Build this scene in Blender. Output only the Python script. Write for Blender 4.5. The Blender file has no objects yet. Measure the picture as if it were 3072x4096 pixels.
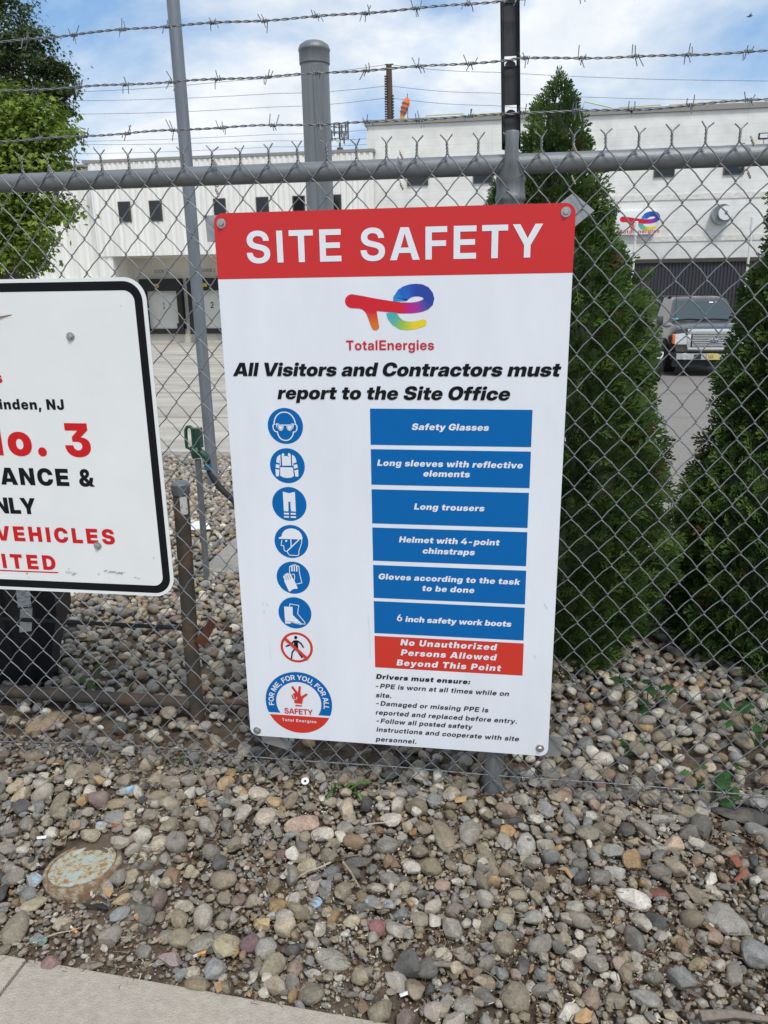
import bpy, bmesh, math, random
import numpy as np
from mathutils import Vector, Matrix, noise
from mathutils.geometry import tessellate_polygon

random.seed(11)
rng = np.random.default_rng(7)
SC = bpy.context.scene
COL = SC.collection
R = math.radians

# ------------------------------------------------------------------ camera
F_PX = 3090.0                                   # focal length in pixels of the 3072 x 4096 photo
CAM = Vector((0.746, -2.043, 1.514))
RIGHT = Vector((0.989, 0.147, -0.015))
FWD = Vector((-0.145, 0.949, -0.281)).normalized()
RIGHT = (RIGHT - FWD * RIGHT.dot(FWD)).normalized()
DOWN = FWD.cross(RIGHT).normalized()
cd = bpy.data.cameras.new('camera')
cam = bpy.data.objects.new('camera', cd)
COL.objects.link(cam)
cam.matrix_world = Matrix(((RIGHT.x, -DOWN.x, -FWD.x, CAM.x), (RIGHT.y, -DOWN.y, -FWD.y, CAM.y),
                           (RIGHT.z, -DOWN.z, -FWD.z, CAM.z), (0, 0, 0, 1)))
cd.sensor_fit = 'VERTICAL'
cd.sensor_height = 36.0
cd.lens = 36.0 * F_PX / 4096.0
cd.clip_start = 0.02
cd.clip_end = 3000
cd.dof.use_dof = True
cd.dof.focus_distance = 2.15
cd.dof.aperture_fstop = 20.0
SC.camera = cam

# ------------------------------------------------------------------ light
SUN_EL, SUN_AZ = 58.0, 150.0                    # azimuth clockwise from +Y (north)
wd = bpy.data.worlds.new('World'); SC.world = wd; wd.use_nodes = True
nt = wd.node_tree; nt.nodes.clear()
def N(t, **k):
    n = nt.nodes.new(t)
    for a, b in k.items(): setattr(n, a, b)
    return n
wo = N('ShaderNodeOutputWorld'); bg = N('ShaderNodeBackground'); bg.inputs['Strength'].default_value = 0.10
sky = N('ShaderNodeTexSky', sky_type='NISHITA'); sky.sun_disc = False
sky.sun_elevation = R(SUN_EL); sky.sun_rotation = R(SUN_AZ); sky.dust_density = 0.6; sky.ozone_density = 1.6
tc = N('ShaderNodeTexCoord'); sx = N('ShaderNodeSeparateXYZ')
nt.links.new(tc.outputs['Generated'], sx.inputs[0])
ad = N('ShaderNodeMath', operation='ADD'); ad.inputs[1].default_value = 0.30; nt.links.new(sx.outputs['Z'], ad.inputs[0])
mx = N('ShaderNodeMath', operation='MAXIMUM'); mx.inputs[1].default_value = 0.12; nt.links.new(ad.outputs[0], mx.inputs[0])
dx = N('ShaderNodeMath', operation='DIVIDE'); nt.links.new(sx.outputs['X'], dx.inputs[0]); nt.links.new(mx.outputs[0], dx.inputs[1])
dy = N('ShaderNodeMath', operation='DIVIDE'); nt.links.new(sx.outputs['Y'], dy.inputs[0]); nt.links.new(mx.outputs[0], dy.inputs[1])
cx = N('ShaderNodeCombineXYZ'); nt.links.new(dx.outputs[0], cx.inputs[0]); nt.links.new(dy.outputs[0], cx.inputs[1]); cx.inputs[2].default_value = 3.7
n1 = N('ShaderNodeTexNoise'); n1.inputs['Scale'].default_value = 1.9; n1.inputs['Detail'].default_value = 9; n1.inputs['Roughness'].default_value = 0.56
n1.inputs['Distortion'].default_value = 0.25
nt.links.new(cx.outputs[0], n1.inputs['Vector'])
cr = N('ShaderNodeValToRGB'); cr.color_ramp.elements[0].position = 0.34; cr.color_ramp.elements[1].position = 0.57
nt.links.new(n1.outputs['Fac'], cr.inputs['Fac'])
n2 = N('ShaderNodeTexNoise'); n2.inputs['Scale'].default_value = 4.5; n2.inputs['Detail'].default_value = 6; n2.inputs['Roughness'].default_value = 0.6
nt.links.new(cx.outputs[0], n2.inputs['Vector'])
c2 = N('ShaderNodeValToRGB')
c2.color_ramp.elements[0].position = 0.3; c2.color_ramp.elements[0].color = (5.6, 6.2, 6.9, 1)
c2.color_ramp.elements[1].position = 0.72; c2.color_ramp.elements[1].color = (7.9, 8.15, 8.4, 1)
nt.links.new(n2.outputs['Fac'], c2.inputs['Fac'])
blue = N('ShaderNodeMixRGB'); blue.blend_type = 'MIX'; blue.inputs[0].default_value = 0.55
blue.inputs[2].default_value = (2.3, 4.3, 7.3, 1); nt.links.new(sky.outputs[0], blue.inputs[1])
mixc = N('ShaderNodeMixRGB'); nt.links.new(cr.outputs[0], mixc.inputs[0])
nt.links.new(blue.outputs[0], mixc.inputs[1]); nt.links.new(c2.outputs[0], mixc.inputs[2])
nt.links.new(mixc.outputs[0], bg.inputs['Color']); nt.links.new(bg.outputs[0], wo.inputs['Surface'])

sd = bpy.data.lights.new('sun', 'SUN'); sd.energy = 2.0; sd.angle = R(13); sd.color = (1.0, 0.95, 0.88)
sun = bpy.data.objects.new('sun', sd); COL.objects.link(sun)
az, el = R(SUN_AZ), R(SUN_EL)
sdir = Vector((math.sin(az) * math.cos(el), math.cos(az) * math.cos(el), math.sin(el)))
sun.rotation_euler = (-sdir).to_track_quat('-Z', 'Y').to_euler()
sun.location = (0, -5, 20)

SC.view_settings.view_transform = 'Standard'; SC.view_settings.look = 'None'
SC.view_settings.exposure = 0.36; SC.view_settings.gamma = 1.0
SC.cycles.max_bounces = 6; SC.cycles.transparent_max_bounces = 6

# ------------------------------------------------------------------ measuring: photo point -> place
D = (0, 0, 3072 / 1659.0)                       # a view of the whole photo
def ray(crop, x, y):
    px, py = crop[0] + x * crop[2], crop[1] + y * crop[2]
    return RIGHT * ((px - 1536) / F_PX) + DOWN * ((py - 2048) / F_PX) + FWD
def at(x, y, Y, crop=D):                        # point at depth Y
    d = ray(crop, x, y); return CAM + d * ((Y - CAM.y) / d.y)
def gz(x, y):                                   # height of the ground
    return float(np.interp(y, [-3, -0.75, 0, 0.5, 1.7, 3, 6, 18, 42, 120, 600], [-0.12, -0.105, 0, 0, -0.03, -0.09, -0.2, -0.78, -1.55, -2.2, -2.5]))
def on_ground(x, y, lift=0.0, crop=D):
    d = ray(crop, x, y); lo, hi = 0.5, 400.0
    for _ in range(60):
        m = (lo + hi) / 2; p = CAM + d * m
        if p.z > gz(p.x, p.y) + lift: lo = m
        else: hi = m
    return CAM + d * lo

# ------------------------------------------------------------------ materials
MATS = {}
def mat(name, col, rough=0.6, metal=0.0, var=0.0, vscale=20.0, bump=0.0, bscale=60.0, tint=False, col2=None, spec=0.5, coat=0.0, thr=None, stretch=None):
    if name in MATS: return MATS[name]
    m = bpy.data.materials.new(name); m.use_nodes = True; t = m.node_tree
    b = t.nodes['Principled BSDF']; L = t.links.new
    b.inputs['Base Color'].default_value = (*col, 1); b.inputs['Roughness'].default_value = rough; b.inputs['Metallic'].default_value = metal
    b.inputs['Specular IOR Level'].default_value = spec; b.inputs['Coat Weight'].default_value = coat
    src = None
    if var or bump or col2:
        co = t.nodes.new('ShaderNodeTexCoord')
        out = co.outputs['Object']
        if stretch:
            mp = t.nodes.new('ShaderNodeMapping'); mp.inputs['Scale'].default_value = stretch; L(out, mp.inputs['Vector']); out = mp.outputs[0]
    if tint:
        a = t.nodes.new('ShaderNodeAttribute'); a.attribute_name = 'tint'; src = a.outputs['Color']
    if var or col2:
        n = t.nodes.new('ShaderNodeTexNoise'); n.inputs['Scale'].default_value = vscale; n.inputs['Detail'].default_value = 7; n.inputs['Roughness'].default_value = 0.62
        L(out, n.inputs['Vector'])
        r = t.nodes.new('ShaderNodeValToRGB')
        lo, hi = thr or (0.32, 0.68)
        r.color_ramp.elements[0].position = lo; r.color_ramp.elements[1].position = hi
        L(n.outputs['Fac'], r.inputs['Fac'])
        if col2:
            r.color_ramp.elements[0].color = (*col, 1); r.color_ramp.elements[1].color = (*col2, 1)
            src = r.outputs[0]
        else:
            r.color_ramp.elements[0].color = (1 - var,) * 3 + (1,); r.color_ramp.elements[1].color = (1 + var * 0.6,) * 3 + (1,)
            mm = t.nodes.new('ShaderNodeMixRGB'); mm.blend_type = 'MULTIPLY'; mm.inputs[0].default_value = 1.0
            if src is not None: L(src, mm.inputs[1])
            else: mm.inputs[1].default_value = (*col, 1)
            L(r.outputs[0], mm.inputs[2]); src = mm.outputs[0]
    if src is not None: L(src, b.inputs['Base Color'])
    if bump:
        n = t.nodes.new('ShaderNodeTexNoise'); n.inputs['Scale'].default_value = bscale; n.inputs['Detail'].default_value = 5
        L(out, n.inputs['Vector'])
        bp = t.nodes.new('ShaderNodeBump'); bp.inputs['Strength'].default_value = bump; bp.inputs['Distance'].default_value = 0.01
        L(n.outputs['Fac'], bp.inputs['Height']); L(bp.outputs[0], b.inputs['Normal'])
    MATS[name] = m
    return m

# ------------------------------------------------------------------ mesh helpers
class MB:
    def __init__(s): s.v = []; s.f = []; s.layer = 0.0; s.tint = None; s.t = []
    def add(s, vs, fs, tint=None):
        o = len(s.v); s.v += [tuple(p) for p in vs]; s.f += [tuple(i + o for i in f) for f in fs]
        s.t += [tint or (1, 1, 1)] * len(vs)
        return s
    def box(s, x0, x1, y0, y1, z0, z1, m=None):
        vs = [(x, y, z) for x in (x0, x1) for y in (y0, y1) for z in (z0, z1)]
        if m is not None: vs = [m @ Vector(p) for p in vs]
        return s.add(vs, [(0, 1, 3, 2), (4, 6, 7, 5), (0, 4, 5, 1), (2, 3, 7, 6), (0, 2, 6, 4), (1, 5, 7, 3)])
    def tube(s, pts, r, n=8, caps=True, closed=False):
        pts = [Vector(p) for p in pts]; k = len(pts)
        rr = r if isinstance(r, (list, tuple)) else [r] * k
        up = None; rings = []
        for i, p in enumerate(pts):
            a = pts[(i - 1) % k] if (i or closed) else p; b = pts[(i + 1) % k] if (i < k - 1 or closed) else p
            d = (b - a).normalized()
            if up is None: up = d.orthogonal().normalized()
            up = (up - d * up.dot(d))
            up = up.normalized() if up.length > 1e-6 else d.orthogonal().normalized()
            q = d.cross(up)
            rings.append([p + (up * math.cos(2 * math.pi * j / n) + q * math.sin(2 * math.pi * j / n)) * rr[i] for j in range(n)])
        vs = [q for g in rings for q in g]; fs = []
        for i in range(k if closed else k - 1):
            i2 = (i + 1) % k
            for j in range(n):
                fs.append((i * n + j, i * n + (j + 1) % n, i2 * n + (j + 1) % n, i2 * n + j))
        if caps and not closed:
            fs.append(tuple(range(n - 1, -1, -1))); fs.append(tuple((k - 1) * n + j for j in range(n)))
        return s.add(vs, fs)
    def lathe(s, prof, c=(0, 0, 0), n=24, m=None):
        vs = []; fs = []; k = len(prof)
        for (r, z) in prof:
            for j in range(n):
                p = Vector((r * math.cos(2 * math.pi * j / n), r * math.sin(2 * math.pi * j / n), z))
                if m is not None: p = m @ p
                vs.append(p + Vector(c))
        for i in range(k - 1):
            for j in range(n): fs.append((i * n + j, i * n + (j + 1) % n, (i + 1) * n + (j + 1) % n, (i + 1) * n + j))
        fs.append(tuple(range(n - 1, -1, -1))); fs.append(tuple((k - 1) * n + j for j in range(n)))
        return s.add(vs, fs)
    def prism(s, poly, fn, d0, d1):             # poly of (a, b); fn(a, b, depth) -> point
        n = len(poly); vs = [fn(a, b, d0) for a, b in poly] + [fn(a, b, d1) for a, b in poly]
        tri = tessellate_polygon([[Vector((a, b, 0)) for a, b in poly]])
        fs = [tuple(t) for t in tri] + [tuple(n + i for i in reversed(t)) for t in tri]
        fs += [(i, (i + 1) % n, n + (i + 1) % n, n + i) for i in range(n)]
        return s.add(vs, fs)
    def loft(s, secs, closed_ring=True, caps=True):
        n = len(secs[0]); vs = [p for q in secs for p in q]; fs = []
        for i in range(len(secs) - 1):
            for j in range(n if closed_ring else n - 1):
                fs.append((i * n + j, i * n + (j + 1) % n, (i + 1) * n + (j + 1) % n, (i + 1) * n + j))
        if caps: fs.append(tuple(range(n - 1, -1, -1))); fs.append(tuple((len(secs) - 1) * n + j for j in range(n)))
        return s.add(vs, fs)
    # flat printing on a plane: fn(a, b, lift) -> point; every shape lies a hair above the one before
    def poly(s, pts, fn, tint=None):
        s.layer += 0.00006
        tri = tessellate_polygon([[Vector((a, b, 0)) for a, b in pts]])
        return s.add([fn(a, b, s.layer) for a, b in pts], [tuple(t) for t in tri], tint)
    def disc(s, c, r, fn, n=40, tint=None):
        return s.poly([(c[0] + r * math.cos(2 * math.pi * i / n), c[1] + r * math.sin(2 * math.pi * i / n)) for i in range(n)], fn, tint)
    def stroke(s, pts, w, fn, closed=False, cap=False):
        s.layer += 0.00006; k = len(pts); L = []; Rr = []
        P = [Vector((a, b)) for a, b in pts]
        for i in range(k):
            a = P[(i - 1) % k] if (i or closed) else None; b = P[(i + 1) % k] if (i < k - 1 or closed) else None
            d1 = (P[i] - a).normalized() if a is not None else None; d2 = (b - P[i]).normalized() if b is not None else None
            d1 = d1 if d1 is not None else d2; d2 = d2 if d2 is not None else d1
            n1 = Vector((-d1.y, d1.x)); n2 = Vector((-d2.y, d2.x)); m = n1 + n2
            m = m / max(0.5, 1 + n1.dot(n2)) * (w / 2)
            L.append(P[i] + m); Rr.append(P[i] - m)
        vs = [fn(p.x, p.y, s.layer) for p in L] + [fn(p.x, p.y, s.layer) for p in Rr]
        s.add(vs, [(i, (i + 1) % k, k + (i + 1) % k, k + i) for i in range(k if closed else k - 1)])
        if cap:
            s.disc(pts[0], w / 2, fn, 12); s.disc(pts[-1], w / 2, fn, 12)
        return s
    def ribbon(s, rows, fn):                    # rows of (a0, b0, a1, b1, tint)
        s.layer += 0.00006; vs = []; o = len(s.v)
        for a0, b0, a1, b1, t in rows:
            s.v += [tuple(fn(a0, b0, s.layer)), tuple(fn(a1, b1, s.layer))]; s.t += [t, t]
        for i in range(len(rows) - 1): s.f.append((o + 2 * i, o + 2 * i + 1, o + 2 * i + 3, o + 2 * i + 2))
        return s
    def build(s, name, m, parent=None, smooth=None, tint=False, bevel=0.0):
        me = bpy.data.meshes.new(name); me.from_pydata(s.v, [], s.f); me.update()
        if tint:
            a = me.attributes.new('tint', 'FLOAT_COLOR', 'POINT')
            a.data.foreach_set('color', np.array([(*t, 1) for t in s.t], dtype=np.float32).ravel())
        bm = bmesh.new(); bm.from_mesh(me)
        if smooth is not None or bevel: bmesh.ops.recalc_face_normals(bm, faces=bm.faces)
        if bevel:
            bmesh.ops.bevel(bm, geom=[e for e in bm.edges if len(e.link_faces) == 2 and e.calc_face_angle(0) > 0.6], offset=bevel, segments=2, profile=0.6, affect='EDGES', clamp_overlap=True)
        bm.to_mesh(me); bm.free()
        if smooth is not None:
            me.shade_smooth(); me.set_sharp_from_angle(angle=R(smooth))
        me.materials.append(m)
        o = bpy.data.objects.new(name, me); COL.objects.link(o)
        if parent is not None:
            o.parent = parent; o.matrix_parent_inverse = Matrix.Translation(-Vector(parent.location)) if parent.type == 'EMPTY' and not parent.parent and not any(parent.rotation_euler) else Matrix()
        return o

def mesh_np(name, V, F, m, parent=None, tint=None, smooth=True):
    me = bpy.data.meshes.new(name); n, k = F.shape
    me.vertices.add(len(V)); me.vertices.foreach_set('co', np.ascontiguousarray(V, dtype=np.float32).ravel())
    me.loops.add(n * k); me.loops.foreach_set('vertex_index', np.ascontiguousarray(F, dtype=np.int32).ravel())
    me.polygons.add(n); me.polygons.foreach_set('loop_start', np.arange(0, n * k, k, dtype=np.int32))
    me.polygons.foreach_set('use_smooth', np.full(n, smooth))
    me.update(calc_edges=True)
    if tint is not None:
        a = me.attributes.new('tint', 'FLOAT_COLOR', 'POINT')
        c = np.ones((len(V), 4), dtype=np.float32); c[:, :3] = tint; a.data.foreach_set('color', c.ravel())
    me.materials.append(m)
    o = bpy.data.objects.new(name, me); COL.objects.link(o)
    if parent is not None:
        o.parent = parent; o.matrix_parent_inverse = Matrix.Translation(-Vector(parent.location))
    return o

def thing(name, label, cat, loc=(0, 0, 0), group=None, rotz=0.0):
    o = bpy.data.objects.new(name, None); COL.objects.link(o); o.location = loc; o.rotation_euler = (0, 0, rotz); o.empty_display_size = 0.2
    return tag(o, label, cat, group)
def tag(o, label, cat, group=None):
    o['label'] = label; o['category'] = cat
    if group: o['group'] = group
    return o
def struct(o, kind='structure'): o['kind'] = kind; return o

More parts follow.
